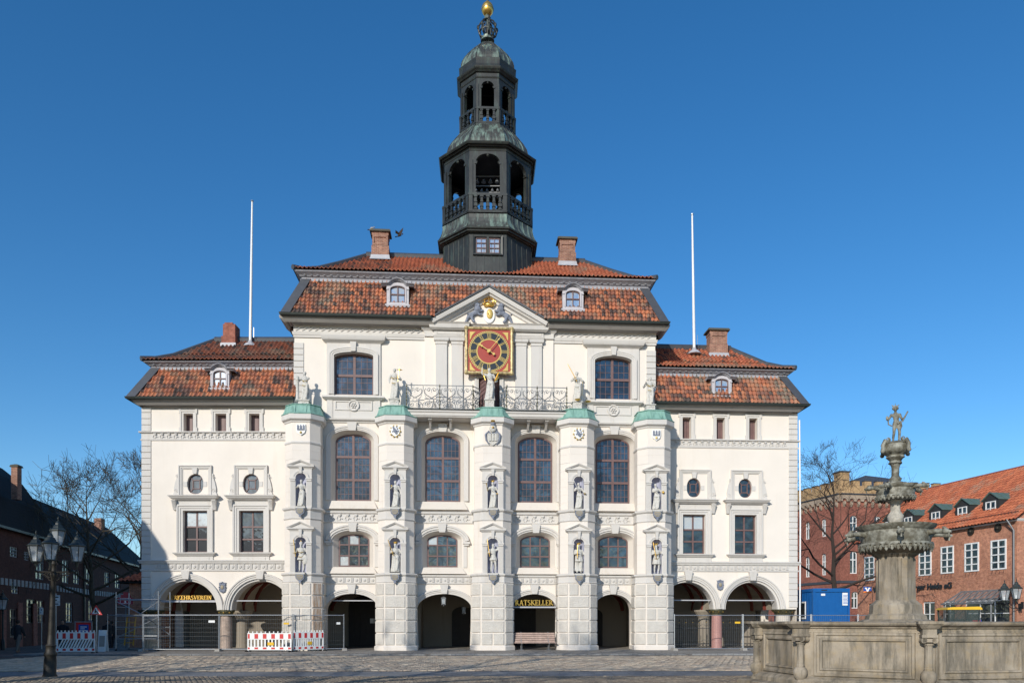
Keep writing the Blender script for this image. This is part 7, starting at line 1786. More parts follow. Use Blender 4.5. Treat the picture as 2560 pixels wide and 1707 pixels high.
mb = MB(); mb.disc(fr, -.02, z0 + .27, .03, .034, 8, depth=.006); mb.poly(fr, [(-.07, z0 + .1), (-.04, z0 + .1), (.0, z0 + .24), (-.05, z0 + .25)], .033, .006); mb.poly(fr, [(-.01, z0 + .08), (.02, z0 + .08), (0, z0 + .18), (-.03, z0 + .18)], .034, .006); mb.poly(fr, [(-.02, z0 + .2), (.09, z0 + .1), (.11, z0 + .12), (0, z0 + .23)], .035, .006); mb.poly(fr, [(.06, z0 + .065), (.16, z0 + .065), (.11, z0 + .12)], .034, .006); mb.build('worker_symbol', M['clockblack'], e)
mb = MB(); post(mb, x, y + .04, 0.0, z0 + .3); mb.build('post', M['galv'], e)
x0, y = gp(187, 40.5); x1 = gp(231, 40.5)[0]; fr = Frame(x0, y, 0); W = x1 - x0; za, zb = at(0, 1594, y).z, at(0, 1552, y).z; e = empty('poster_stand', (x0 + W / 2, y, 0), 'framed blue poster with red border behind the shaded barrier', 'poster stand')
mb = MB(); mb.sweep(fr, [(0, za), (0, zb), (W, zb), (W, za)], [(0, -.03), (0, .03), (-.06, .03), (-.06, -.03)], closed=True); mb.box(fr, .05, .1, -.03, .03, .0, za); mb.box(fr, W - .1, W - .05, -.03, .03, 0, za); mb.build('frame', M['galv'], e)
mb = MB(); mb.box(fr, .05, W - .05, -.02, .0, za, zb - .05); mb.build('panel', M['red'], e)
mb = MB(); mb.box(fr, .2, W - .2, 0, .006, za, zb - .18); mb.build('poster', M['signblue'], e)
mb = MB()
for k in range(4): mb.box(fr, .3, W - .3 - .1 * (k % 2), .006, .01, zb - .32 - k * .1, zb - .28 - k * .1)
mb.build('print_lines', M['white'], e)
x, y = gp(256, 40.0); fr = Frame(x, y, .05); e = empty('sandwich_board', (x, y, 0), 'small white sandwich board standing before the dark passage', 'sandwich board'); za = .22; zb = at(0, 1574, y).z
mb = MB(); mb.hexa([fr.P(-.2, .1, za - .15), fr.P(.2, .1, za - .15), fr.P(.2, .07, za - .15), fr.P(-.2, .07, za - .15), fr.P(-.2, -.02, zb), fr.P(.2, -.02, zb), fr.P(.2, -.05, zb), fr.P(-.2, -.05, zb)]); mb.build('panel', M['white'], e)
mb = MB(); mb.hexa([fr.P(-.14, .085, za + .12), fr.P(.14, .085, za + .12), fr.P(.14, .07, za + .12), fr.P(-.14, .07, za + .12), fr.P(-.14, .035, zb - .3), fr.P(.14, .035, zb - .3), fr.P(.14, .02, zb - .3), fr.P(-.14, .02, zb - .3)]); mb.build('poster', M['concrete'], e)
mb = MB(); mb.hexa([fr.P(-.2, -.25, za - .15), fr.P(.2, -.25, za - .15), fr.P(.2, -.28, za - .15), fr.P(-.2, -.28, za - .15), fr.P(-.2, -.06, zb), fr.P(.2, -.06, zb), fr.P(.2, -.09, zb), fr.P(-.2, -.09, zb)]); mb.build('back_panel', M['white'], e)
def sign_post(px, Y, plates, label):
    x = gp(px, Y)[0]; e = empty('sign_post', (x, Y, 0), label, 'sign'); ztop = max(at(0, a, Y).z for _, _, a, _ in plates) + .1; mb = MB(); post(mb, x, Y, 0, ztop); mb.build('post', M['galv'], e); fr = Frame(0, Y, 0)
    for pa, pb, ya, yb in plates:
        ua, ub = gp(pa, Y)[0], gp(pb, Y)[0]; z0, z1 = at(0, yb, Y).z, at(0, ya, Y).z; mb = MB(); mb.box(fr, ua, ub, .03, .05, z0, z1); pl = mb.build('plate', M['white'], e)
        mb = MB()
        for k in range(max(1, int((z1 - z0) / .18))): mb.box(fr, ua + .08, ub - .08 - .08 * (k % 2), .05, .056, z1 - .14 - k * .17, z1 - .08 - k * .17)
        mb.build('print_lines', M['clockblack'], pl)
sign_post(140, 43, [(135, 151, 1487, 1503), (135, 151, 1504, 1513)], 'pole with two small white parking plates just right of the street lamp')
sign_post(104, 46, [(100, 109, 1519, 1535)], 'thin pole with a small blue sign by the shaded shopfront')
# ---- people
def person(px, Y, H, label, coat, trousers, rot=0.0, seed=0, walk=.25, skin=(0.35, 0.2, 0.14), bag=False):
    x = gp(px, Y)[0]; e = empty('person', (x, Y, 0), label, 'person'); M4 = Matrix.Translation((x, Y, .0)) @ Matrix.Rotation(rot, 4, 'Z'); k = H / 1.75
    mb = MB()
    for s in (-1, 1):
        f = s * walk; mb.tube([(.09 * s, 0, .92), (.1 * s, -f * .6, .5), (.1 * s, -f * .9 + .04, .09)], [.1, .075, .05], 8); mb.ball((.1 * s, -f * .9 - .03, .05), .055, 8, sc=(.8, 1.8, .8))
    mb.lathe((0, 0, 0), [(.05, .8), (.17, .85), (.16, .95), (.15, 1.1), (.18, 1.3), (.17, 1.4), (.08, 1.48)], 16, sy=.65)
    mb.tube([(0, 0, 1.4), (0, 0, 1.55)], [.06, .055], 8); mb.ball((0, -.01, 1.63), .1, 12, sc=(.85, .98, 1.18)); mb.ball((0, -.11, 1.61), .022, 6)
    for s in (-1, 1): mb.tube([(s * .2, 0, 1.38), (s * .25, .04 + s * walk * .3, 1.12), (s * .22, s * walk * .7 - .05, .9)], [.065, .05, .035], 8); mb.ball((s * .22, s * walk * .7 - .07, .85), .045, 8, sc=(.7, .8, 1.3))
    b = remesh(mb, .025, 1); b.v = [(p[0] * k, p[1] * k, p[2] * k) for p in b.v]; tr_build(b, M4, 'body', simple('skin_tone', skin, 0.6), e)
    mb = MB(); mb.lathe((0, 0, 0), [(.21, .72), (.2, .9), (.175, 1.1), (.205, 1.3), (.195, 1.41), (.09, 1.5)], 18, sy=.7, cap=False)
    for s in (-1, 1): mb.tube([(s * .2, 0, 1.4), (s * .255, .04 + s * walk * .3, 1.12), (s * .23, s * walk * .7 - .05, .93)], [.085, .07, .055], 8)
    mb.v = [tuple(Vector(p) * k) for p in mb.v]; tr_build(mb, M4, 'coat', simple('dark_coat', coat, 0.9), e)
    mb = MB()
    for s in (-1, 1): f = s * walk; mb.tube([(.09 * s, 0, .95), (.1 * s, -f * .6, .5), (.1 * s, -f * .9 + .04, .12)], [.12, .09, .07], 8)
    mb.v = [tuple(Vector(p) * k) for p in mb.v]; tr_build(mb, M4, 'trousers', simple('trouser_cloth', trousers, 0.9), e)
    mb = MB(); mb.ball((0, .02, 1.67), .108, 10, sc=(.92, 1, 1.05)); mb.v = [tuple(Vector(p) * k) for p in mb.v]; tr_build(mb, M4, 'hair', simple('dark_hair', (0.03, 0.02, 0.015), 0.8), e)
    return e
person(45, 40.5, 1.72, 'person in a dark coat and light trousers walking in the shade at the far left', (0.03, 0.03, 0.035), (0.16, 0.14, 0.12), rot=PI, seed=1)
person(157, 42.5, 1.75, 'person in black clothes standing behind the pole with white plates', (0.015, 0.015, 0.018), (0.02, 0.02, 0.022), rot=.3, walk=.05)
person(270, 44.5, 1.75, 'person in dark clothes standing by the small sandwich board', (0.02, 0.02, 0.024), (0.02, 0.02, 0.025), rot=.6, walk=.08)
person(280, 45.0, 1.68, 'person in dark grey coat in the passage left of the scaffold', (0.035, 0.035, 0.04), (0.02, 0.02, 0.025), rot=PI, walk=.15)
# ---- street lamp with four lanterns
M['lampgreen'] = simple('bronze_green_cast_iron', (0.026, 0.022, 0.016), 0.6, 0.4, 0.0, var=0.4, sc=6)
def lantern(par, c, s, ang, glow=True):
    """hexagonal street lantern; c is the foot of the glass body"""
    l = empty('lantern', c, parent=par); mb = MB(); H = .42 * s; n = 6; r0, r1 = .115 * s, .2 * s; cx_, cy_, cz_ = c
    def pt(r, a, z): return (cx_ + r * math.cos(a), cy_ + r * math.sin(a), cz_ + z)
    for k in range(n): a = ang + k * PI / 3; mb.tube([pt(r0, a, 0), pt(r1, a, H)], .011 * s, 4)
    mb.lathe(c, [(r0 * 1.05, -.02), (r0 * 1.12, 0), (r0 * 1.0, .02)], n, a0=ang); mb.lathe(c, [(r1 * 1.02, H - .02 * s), (r1 * 1.12, H), (r1 * 1.12, H + .02 * s), (r1 * .75, H + .07 * s), (r1 * .55, H + .15 * s), (r1 * .38, H + .17 * s), (r1 * .36, H + .21 * s), (.05 * s, H + .25 * s), (.02 * s, H + .28 * s)], n, a0=ang)
    mb.tube([pt(0, 0, H + .26 * s), pt(0, 0, H + .4 * s)], .012 * s, 5); mb.ball(pt(0, 0, H + .34 * s), .025 * s, 6)
    mb.tube([pt(0, 0, -.02), pt(0, 0, -.14 * s)], [.05 * s, .02 * s], 8); mb.build('housing', M['gutter'], l)
    mb = MB()
    for k in range(n):
        a, b = ang + k * PI / 3, ang + (k + 1) * PI / 3; mb.face([pt(r0 * .97, a, .02), pt(r0 * .97, b, .02), pt(r1 * .97, b, H - .01), pt(r1 * .97, a, H - .01)])
    mb.build('glazing', M['lampglass'], l)
    mb = MB(); mb.lathe((cx_, cy_, cz_ + .02), [(.05 * s, 0), (.055 * s, .1 * s), (.05 * s, .13 * s)], 10); mb.build('burner', M['white'], l)
bx, by = gp(124, 22.4); sl = empty('street_lamp', (bx, by, 0), 'old cast iron street lamp with four lanterns in the left foreground', 'street lamp')
tilt = .14 / 3.6
def LP(z, dx=0, dy=0): return Vector((bx + tilt * z + dx, by + dy, z))
mb = MB(); prof = [(.2, 0), (.2, .06), (.17, .1), (.165, .5), (.15, .62), (.175, .66), (.175, .72), (.13, .78), (.125, .9), (.15, .94), (.1, 1.0), (.085, 1.3), (.07, 2.4), (.065, 2.95), (.1, 3.0), (.1, 3.06), (.06, 3.1), (.055, 3.3), (.09, 3.34), (.06, 3.42), (.04, 3.6)]
mb.lathe((bx, by, 0), prof, 16, fold=lambda a, z: 1 + .03 * math.cos(8 * a)); mb.v = [(x + tilt * z, y, z) for x, y, z in mb.v]; mb.build('column', M['lampgreen'], sl, smooth=True)
zc = 3.12
def arm(dx, dy, s=1.0):
    mb = MB(); d = Vector((dx, dy, 0)); pts = [LP(zc - .02), LP(zc + .0) + d * .5, LP(zc) + d * .92, LP(zc + .03) + d, LP(zc + .16) + d]; mb.tube(pts, .024, 6)
    mb.tube([LP(zc - .28), LP(zc - .25) + d * .2, LP(zc - .1) + d * .42, LP(zc - .03) + d * .75], .016, 5)
    for q in range(3):
        c0 = LP(zc - .1) + d * (.2 + q * .2); e_ = d.normalized(); rr = .075 - q * .015; mb.tube([c0 + e_ * rr * math.cos(t) + Vector((0, 0, rr * math.sin(t))) for t in [k * .55 for k in range(12)]], .01, 4)
    mb.ball(LP(zc + .03) + d, .045, 8); mb.build('arm', M['lampgreen'], sl); p = LP(zc + .3) + d; lantern(sl, tuple(p), 1.12, .2)
arm(-.6, .1); arm(.55, .22); arm(.19, -.5)
mb = MB(); mb.tube([LP(3.55), LP(3.72)], .03, 8); mb.build('lantern_stem', M['lampgreen'], sl); lantern(sl, tuple(LP(3.88, .1, .0)), 1.05, .0)
# second lamp, far left
x, y = gp(7, 44); e = empty('street_lamp', (x, y, 0), 'small dark street lamp at the left edge before the shaded houses', 'street lamp'); mb = MB(); mb.lathe((x, y, 0), [(.12, 0), (.1, .5), (.05, .7), (.045, 2.1), (.07, 2.15), (.03, 2.2)], 10); mb.build('column', M['darkiron'], e); lantern(e, (x, y, 2.35), 1.4, 0)
# ---- flagpoles and birds
def flagpole(px, py0, px1, py1, Y, label):
    a, b = at(px, py0, Y), at(px1, py1, Y); e = empty('flagpole', a, label, 'flagpole', 'white flagpoles on the wing roofs'); mb = MB(); mb.tube([a, a + (b - a) * .5, b], [.09, .075, .05], 10); mb.build('pole', M['white'], e, smooth=True)
    mb = MB(); mb.ball(b + Vector((0, 0, .05)), .09, 8, sc=(1, 1, .6)); mb.tube([a + Vector((.2, 0, .3)), a + Vector((.2, 0, .9))], .015, 4); mb.build('truck', M['galv'], e)
    mb = MB(); mb.lathe(a, [(.42, -.28), (.3, -.1), (.14, .0), (.1, .12)], 12); mb.build('lead_collar', M['lead'], e)
flagpole(626, 856, 630.5, 505, 45.4, 'white flagpole on the ridge of the left wing roof'); flagpole(1735.5, 874, 1730.5, 538, 46.4, 'white flagpole on the ridge of the right wing roof')
def bird(pos, label, fly=True, s=1.0):
    e = empty('pigeon' if fly else 'gull', pos, label, 'bird'); mb = MB(); p = Vector(pos)
    mb.tube([p + Vector((-.13, 0, -.1)) * s, p + Vector((-.03, 0, -.02)) * s, p + Vector((.08, 0, .0)) * s], [.03 * s, .075 * s, .05 * s], 8); mb.ball(p + Vector((.13, 0, .04)) * s, .04 * s, 8); mb.tube([p + Vector((.15, 0, .04)) * s, p + Vector((.2, 0, .03)) * s], [.014 * s, .004 * s], 5)
    mb.add([p + Vector(v) * s for v in ((-.12, .03, -.08), (-.12, -.03, -.08), (-.27, -.06, -.12), (-.27, .06, -.12), (-.12, 0, -.11))], [(0, 1, 2, 3), (4, 1, 2), (4, 2, 3), (4, 3, 0)])
    if fly:
        for sgn, tip in ((1, (.16, .15, .48)), (-1, (-.22, -.2, .16))):
            t = Vector(tip); a, b = Vector((.06, 0, .03)), Vector((-.08, 0, .0)); w1 = t * .55 + Vector((.05, 0, .0)); w2 = t * .5 + Vector((-.13, 0, -.02))
            mb.add([p + v * s for v in (a, w1, t, w2, b, a + Vector((0, 0, -.02)), w1 + Vector((0, 0, -.02)), w2 + Vector((0, 0, -.02)), b + Vector((0, 0, -.02)))], [(0, 1, 2, 3, 4), (5, 6, 2, 7, 8), (0, 1, 6, 5), (4, 3, 7, 8)])
    else: mb.tube([p + Vector((0, .0, -.05)) * s, p + Vector((0, 0, -.14)) * s], .012, 4)
    mb.build('body', M['bark_dark'] if fly else M['concrete'], e, smooth=True)
bird(tuple(at(1000, 587, 42)), 'dark pigeon flying between the left chimney and the copper tower'); bird(tuple(at(930, 570, 45.6)), 'grey gull perched on the left corner of the chimney cap', False)
# ============================================================ FOUNTAIN
M['sandstone'] = N('weathered_sandstone', 0.9, 0.15); m = M['sandstone']
_b = m.ramp(m.noise(1.3, 5), [(0.3, (0.20, 0.165, 0.12)), (0.7, (0.42, 0.36, 0.28))]); _s = m.noise(1.0, 6, m.mapped(m.pos(), (4, 4, .7)), .7)
m.color(m.mix(m.ramp(_s, [(0.46, 0.0), (0.66, 0.85)]), m.mix(m.ramp(m.noise(4.5, 5), [(0.5, 0.0), (0.7, 0.5)]), _b, (0.36, 0.27, 0.15)), (0.11, 0.10, 0.08))); m.bump(m.noise(35, 5), 0.35, 0.02); M['sandstone'] = m.mat
M['bronze'] = N('weathered_fountain_bronze', 0.6, 0.4); m = M['bronze']
m.color(m.mix(m.ramp(m.noise(6, 6), [(0.42, 0.0), (0.66, 1.0)]), (0.12, 0.11, 0.08), (0.33, 0.325, 0.27))); m.bump(m.noise(25, 4), 0.3, 0.01); M['bronze'] = m.mat
M['water'] = N('fountain_water', 0.05, 0.5).color((0.02, 0.03, 0.03)).mat
FC = Vector((10.24, 20.3, 0))
Vf = [Vector(v) for v in ((6.6, 20.2), (6.93, 18.1), (9.16, 16.75), (11.8, 17.15))]; Vf += [Vector((2 * FC.x - v.x, 2 * FC.y - v.y)) for v in Vf]
ft = empty('fountain', (FC.x, FC.y, 0), 'sandstone market fountain with two leafy bowls and a slim figure on top', 'fountain')
mb = MB(); V2 = [tuple(v) for v in Vf]
mb.plan(V2, [(.55, 0), (.55, .12), (.5, .14), (.2, .145), (.2, .24), (.14, .3), (.05, .34), (.0, .36), (0, 1.38), (.02, 1.4), (.02, 1.44), (.0, 1.45), (.0, 1.49), (.05, 1.5), (.06, 1.53), (.14, 1.56), (.17, 1.59), (.18, 1.635), (.12, 1.65), (-.3, 1.655), (-.3, .5)], closed=True); mb.build('basin_wall', M['sandstone'], ft)
mb = MB(); mb.face([(x + (FC.x - x) * .05, y + (FC.y - y) * .05, 1.15) for x, y in V2]); mb.build('water', M['water'], ft)
for k in range(8):
    A, B = Vf[k], Vf[(k + 1) % 8]; L = (B - A).length; fr = Frame(A.x, A.y, math.atan2(B.y - A.y, B.x - A.x))
    mb = MB(); a, b = .32, L - .32
    mb.sweep(fr, [(a, .45), (a, 1.32), (b, 1.32), (b, .45)], [(-.12, .0), (-.11, .05), (-.07, .06), (-.05, .03), (0, .03), (.02, .06), (.07, .05), (.08, 0)], closed=True)
    for q in (a - .13, b + .09): mb.box(fr, q, q + .04, 0, .02, .38, 1.4)
    mb.build('panel_frame', M['sandstone'], ft)
for v in Vf[:5] + Vf[7:]:
    d = (v - Vector((FC.x, FC.y))).normalized(); c = (v.x + d.x * .1, v.y + d.y * .1, 0); cp = empty('corner_column', (c[0], c[1], .14), parent=ft)
    mb = MB(); mb.lathe(c, [(.15, .145), (.15, .2), (.1, .22), (.08, .26), (.13, .32), (.16, .42), (.155, .5), (.12, .56), (.09, .58)], 14, fold=lambda a, z: 1 + .05 * math.cos(12 * a)); mb.build('urn', M['sandstone'], cp, smooth=True)
    mb = MB(); mb.lathe(c, [(.095, .58), (.1, .62), (.088, .64), (.078, 1.12), (.1, 1.13), (.1, 1.17)], 24, fold=lambda a, z: 1 - .07 * abs(math.cos(6 * a))); mb.build('fluted_shaft', M['sandstone'], cp)
    an = math.atan2(d.y, d.x) + PI / 2; fr = Frame(c[0], c[1], an); mb = MB()
    for s in (-1, 1): mb.lathe((0, 0, 0), [(.065, -.1), (.07, -.08), (.05, 0), (.07, .08), (.065, .1)], 12); q = 60; mb.v[-q:] = [tuple(fr.P(s * .11 + x, z, 1.24 + y)) for x, y, z in mb.v[-q:]]
    mb.box(fr, -.13, .13, -.1, .1, 1.2, 1.28); mb.box(fr, -.16, .16, -.16, .13, 1.3, 1.36); mb.box(fr, -.14, .14, -.16, .11, 1.36, 1.5); mb.build('scroll_capital', M['sandstone'], cp)
    mb = MB(); mb.hexa([fr.P(-.17, .15, 1.5), fr.P(.17, .15, 1.5), fr.P(.17, -.2, 1.5), fr.P(-.17, -.2, 1.5), fr.P(-.24, .24, 1.6), fr.P(.24, .24, 1.6), fr.P(.24, -.2, 1.6), fr.P(-.24, -.2, 1.6)]); mb.box(fr, -.25, .25, -.2, .25, 1.6, 1.66); mb.build('rim_block', M['sandstone'], cp)
def fz(y): return EYE + (HY - y) / F * FC.y
M['pale_sandstone'] = simple('pale_stem_stone', (0.42, 0.39, 0.33), 0.85, var=0.3, sc=9, bump=0.4)
def fl(name, prof, mat, n=24, fold=None, sm=True, a0=0.0): mb = MB(); mb.lathe((FC.x, FC.y, 0), [(r, fz(y)) for r, y in prof], n, fold=fold, a0=a0); return mb.build(name, M[mat], ft, smooth=sm)
fl('pedestal', [(.94, 1640), (.92, 1551), (.76, 1547), (.74, 1538), (.66, 1533), (.64, 1512), (.58, 1507), (.49, 1499), (.475, 1400), (.46, 1394), (.56, 1388), (.62, 1380), (.7, 1374)], 'sandstone', 8, None, False, .15)
for q in range(8):
    a = .15 + PI / 8 + q * PI / 4; e_ = Vector((math.cos(a), math.sin(a), 0)); mb = MB(); rr = .42
    if q % 2: mb.tube([FC + e_ * rr + Vector((0, 0, fz(1498))), FC + e_ * (rr + .01) + Vector((0, 0, fz(1450))), FC + e_ * (rr + .02) + Vector((0, 0, fz(1398)))], [.03, .05, .06], 8); mb.build('draped_rib', M['sandstone'], ft, smooth=True)
def bowl(ybot, ylip, ytop, r, rb, nfr, hf):
    fl('bowl', [(rb, ybot), (rb * 1.25, ybot - (ybot - ylip) * .3), (r * .86, ylip + 3), (r * .93, ylip - (ylip - ytop) * .4), (r * .9, ylip - (ylip - ytop) * .7), (r * 1.03, ytop + 5), (r * 1.05, ytop), (r * .97, ytop - .5), (r * .9, ytop + 4)], 'bronze', 36)
    mb = MB(); rl = random.Random(nfr)
    for row in (0, 1):
        for k in range(nfr):
            a = 2 * PI * (k + row * .5) / nfr; e = Vector((math.cos(a), math.sin(a), 0)); t = Vector((-e.y, e.x, 0)); c = FC + e * r * (.95 - row * .03) + Vector((0, 0, fz(ylip - 3) - row * hf * .3)); wd = PI * r / nfr * 1.02; h = hf * rl.uniform(.62, .8)
            prof_ = [(-.9, 0), (-1, -.22), (-.75, -.4), (-.4, -.34), (-.5, -.6), (-.28, -.82), (0, -1), (.28, -.82), (.5, -.6), (.4, -.34), (.75, -.4), (1, -.22), (.9, 0)]
            pts = [c + t * wd * x + Vector((0, 0, h * y)) + e * (.02 * math.sin(-y * 3)) for x, y in prof_]; n_ = len(pts)
            q = [p - e * .018 for p in pts]; mb.add(pts + q, [tuple(range(n_)), tuple(range(2 * n_ - 1, n_ - 1, -1))] + [(i, i + 1, i + n_ + 1, i + n_) for i in range(n_ - 1)])
    tag(mb.build('leaf_fringe', M['bronze'], ft), kind='stuff')
bowl(1384, 1362, 1315, .94, .5, 40, .24)
fl('shoulder', [(.6, 1384), (.8, 1376), (.84, 1362), (.2, 1350)], 'sandstone', 30)
fl('stem', [(.2, 1318), (.21, 1312), (.15, 1308), (.19, 1300), (.2, 1290), (.15, 1282), (.12, 1278), (.12, 1262), (.15, 1256), (.2, 1250)], 'pale_sandstone', 24, lambda a, z: 1 + .07 * math.cos(8 * a + 7 * z))
bowl(1252, 1243, 1214, .51, .2, 28, .14)
fl('stem', [(.17, 1214), (.16, 1206), (.12, 1203), (.15, 1196), (.1, 1192), (.085, 1188), (.095, 1168), (.13, 1160), (.1, 1158)], 'bronze', 16, lambda a, z: 1 + .08 * math.cos(6 * a + 5 * z))
fl('foliage_cup', [(.1, 1163), (.17, 1158), (.13, 1152), (.22, 1144), (.2, 1139), (.27, 1134)], 'bronze', 20, lambda a, z: 1 + .1 * math.cos(7 * a + 30 * z))
fl('vase', [(.24, 1136), (.33, 1128), (.36, 1120), (.34, 1113), (.36, 1111), (.3, 1109), (.22, 1105), (.05, 1103)], 'bronze', 24, lambda a, z: 1 + .02 * math.cos(16 * a))
for k in range(4):                                          # dragons on the vase
    a = .35 + k * PI / 2; e = Vector((math.cos(a), math.sin(a), 0)); b = FC + Vector((0, 0, fz(1120))); mb = MB()
    mb.tube([b + e * .27 + Vector((0, 0, .1)), b + e * .36 + Vector((0, 0, .16)), b + e * .42 + Vector((0, 0, .05)), b + e * .42 - Vector((0, 0, .1)), b + e * .47 - Vector((0, 0, .16))], [.05, .06, .055, .05, .03], 7); mb.ball(b + e * .44 - Vector((0, 0, .12)), .06, 7); mb.tube([b + e * .3 + Vector((0, 0, .12)), b + e * .2 + Vector((0, 0, .24))], .03, 5)
    mb.tube([b + e * (.24 + .06 * math.cos(t)) + Vector((0, 0, .2 + .06 * math.sin(t))) for t in [q * .5 for q in range(12)]], .014, 4); mb.build('dragon', M['bronze'], ft, smooth=True)
def spout(a, r, z, L, s=1.0):
    e = Vector((math.cos(a), math.sin(a), 0)); b = FC + e * r + Vector((0, 0, z)); mb = MB(); U = Vector((0, 0, 1))
    mb.tube([b - e * .12, b + e * L * .4 + U * .02, b + e * L * .8], [.07 * s, .06 * s, .06 * s], 8); mb.ball(b + e * L, .085 * s, 8, sc=(1, 1, .9)); mb.tube([b + e * L, b + e * (L + .13 * s) - U * .03], [.05 * s, .03 * s], 7); t = Vector((-e.y, e.x, 0))
    for q in (-1, 1): mb.ball(b + e * (L - .03) + t * q * .05 * s + U * .08 * s, .03 * s, 6)
    mb.tube([b + e * (L + .08 * s) - U * .05, b + e * (L + .06 * s) - U * .14 * s], .02 * s, 5); mb.build('spout', M['bronze'], ft, smooth=True)
for a in (-.12, PI + .12, -1.93, -.95 - .0, 1.2, 2.2): spout(a, .98, fz(1338), .3 if abs(a + 1.93) > .1 else .2, 1.1)
for a in (.25, PI + .1, -.9, -2.3, 1.5): spout(a, .55, fz(1222), .2, .9)
M4 = Matrix.Translation((FC.x, FC.y, fz(1107.5))) @ Matrix.Rotation(-.25, 4, 'Z')
fg = figure((1107 - 1016) / F * FC.y * 1.0, robe=False, nude=True, rh=(-.33, .05, 1.2), re=(-.36, .1, 1.12), lh=(.34, -.12, 1.2), le=(.28, .02, 1.08), hat='feathers', lean=.05, seed=9, vox=.03); tr_build(fg, M4, 'figure', M['bronze'], ft)
k = .555; mb = MB(); mb.tube([(.28, -.12, .98), (.5, -.2, 1.45)], .035, 6); mb.ball((-.36, .02, 1.22), .1, 8, sc=(.6, .6, 1.2)); mb.tube([(-.3, .1, 1.15), (-.28, .12, .95), (-.12, .1, .85)], .03, 6); mb.tube([(.05, -.12, .9), (.2, -.12, 1.0), (.25, -.05, .8), (.18, 0, .5)], [.05, .06, .05, .02], 6); mb.v = [(a * k, b * k, c * k) for a, b, c in mb.v]; tr_build(mb, M4, 'drapery', M['bronze'], ft)
fl('figure_base', [(.12, 1108), (.1, 1106.5)], 'bronze', 10)

# ============================================================ RIGHT: CONTAINER, BANK, COURT HOUSE, TREE, TRACTOR
def gframe(x, y, a): return Frame(x, y, a)
cx0, cx1 = gp(2033, 44)[0], gp(2126, 44)[0]; fr = Frame(cx0, 44, .03); W = cx1 - cx0; zc0, zc1 = .5, at(0, 1470, 44).z
ct = empty('site_container', (cx0 + W / 2, 44, 0), 'bright blue site container beside the right wing', 'container')
mb = MB(); n = 12; pts = []
mb.box(fr, .05, W - .05, -5.9, -.06, zc0 + .1, zc1 - .1)
for s, w_ in ((0, 0), (1, -6)):
    pass
for u in (0, W - .12): mb.box(fr, u, u + .12, -.12, 0, zc0, zc1); mb.box(fr, u, u + .12, -6, -5.88, zc0, zc1)
mb.box(fr, 0, W, -.1, .003, zc1 - .2, zc1 + .003); mb.box(fr, 0, W, -.1, .003, zc0, zc0 + .15); mb.box(fr, -.003, .1, -6, 0, zc1 - .18, zc1); mb.box(fr, -.003, .1, -6, 0, zc0, zc0 + .15); mb.box(fr, 0, W, -6, 0, zc1 - .06, zc1 - .02)
mb.build('shell', M['blue'], ct)
mb = MB()
for k in range(8): u = .14 + k * (W - .3) / 8; mb.box(fr, u, u + .05, -.07, -.045, zc0 + .15, zc1 - .2)
for k in range(24): w_ = -.2 - k * .235; mb.box(fr, .03, .06, w_ - .05, w_, zc0 + .15, zc1 - .18)
mb.build('corrugation', M['blue'], ct)
mb = MB(); mb.box(fr, W * .14, W * .52, -.06, -.03, zc0 + .2, zc1 - .62); dr = mb.build('door', M['blue'], ct)
mb = MB(); mb.box(fr, W * .47, W * .485, -.03, .02, zc0 + 1.2, zc0 + 1.28); mb.build('handle', M['galv'], dr)
mb = MB(); mb.box(fr, W * .8, W * .97, -.04, -.02, zc1 - .98, zc1 - .25); nb = mb.build('notice', M['white'], ct)
mb = MB()
for k in range(7): mb.box(fr, W * .82, W * .95 - .03 * (k % 2), -.02, -.016, zc1 - .88 + k * .08, zc1 - .85 + k * .08)
mb.build('print_lines', M['signblue'], nb); mb = MB(); mb.box(fr, W * .22, W * .33, -.04, -.02, zc1 - .42, zc1 - .3); mb.build('small_notice', M['white'], ct)
mb = MB(); mb.box(fr, W * .22, W * .38, .003, .008, zc1 - .13, zc1 - .07); mb.build('label', M['clockblack'], ct)
fs, Ls = fr.sub(0, -6, 0, 0); mb = MB(); mb.sweep(fs, [(3.6, 1.9), (3.6, 2.75), (4.9, 2.75), (4.9, 1.9)], [(0, 0), (0, .04), (.09, .04), (.09, 0)], closed=True); ww = mb.build('window', M['white'], ct); mb = MB(); mb.box(fs, 3.6, 4.9, -.02, .01, 1.9, 2.75); mb.build('pane', M['darkglass'], ww)
for u in (.1, W - .4): mb = MB(); mb.box(fr, u, u + .3, -5.9, -.1, 0, zc0); mb.build('support_beam', M['benchwood'], ct)
def simple_window(fr, u0, u1, z0, z1, w, par, cols=2, rows=(0, .5, 1), mat='white', gl='darkglass', out=.03, seed=0, fw=.07, shape=None):
    return window(fr, 'window', shape or [(u0, z0), (u1, z0), (u1, z1), (u0, z1)], w + out - .05, cols, list(rows), fw, .03, mat=mat, gl=gl, par=par, mull=fw * .8, seed=seed)
def building(fr, L, dep, zb, label, mat, holes, name='brick_building', hd=.18):
    e = empty(name, fr.P(L / 2, 0, 0), label, 'building'); mb = MB(); mb.wall(fr, [(0, 0), (L, 0), (L, zb), (0, zb)], holes, 0)
    for h in holes: mb.loft(fr, h, -hd, h, 0)
    P = fr.P; mb.face([P(0, -dep, 0), P(0, 0, 0), P(0, 0, zb), P(0, -dep, zb)]); mb.face([P(L, 0, 0), P(L, -dep, 0), P(L, -dep, zb), P(L, 0, zb)]); mb.face([P(L, -dep, 0), P(0, -dep, 0), P(0, -dep, zb), P(L, -dep, zb)])
    mb.build('wall', M[mat], e); return e
def rect(u0, u1, z0, z1): return [(u0, z0), (u1, z0), (u1, z1), (u0, z1)]
M['cabglass'] = thin_glass('tinted_cab_glass', (.05, .07, .07), .6); M['canopyglass'] = thin_glass('canopy_glass', (.4, .42, .42), .25)
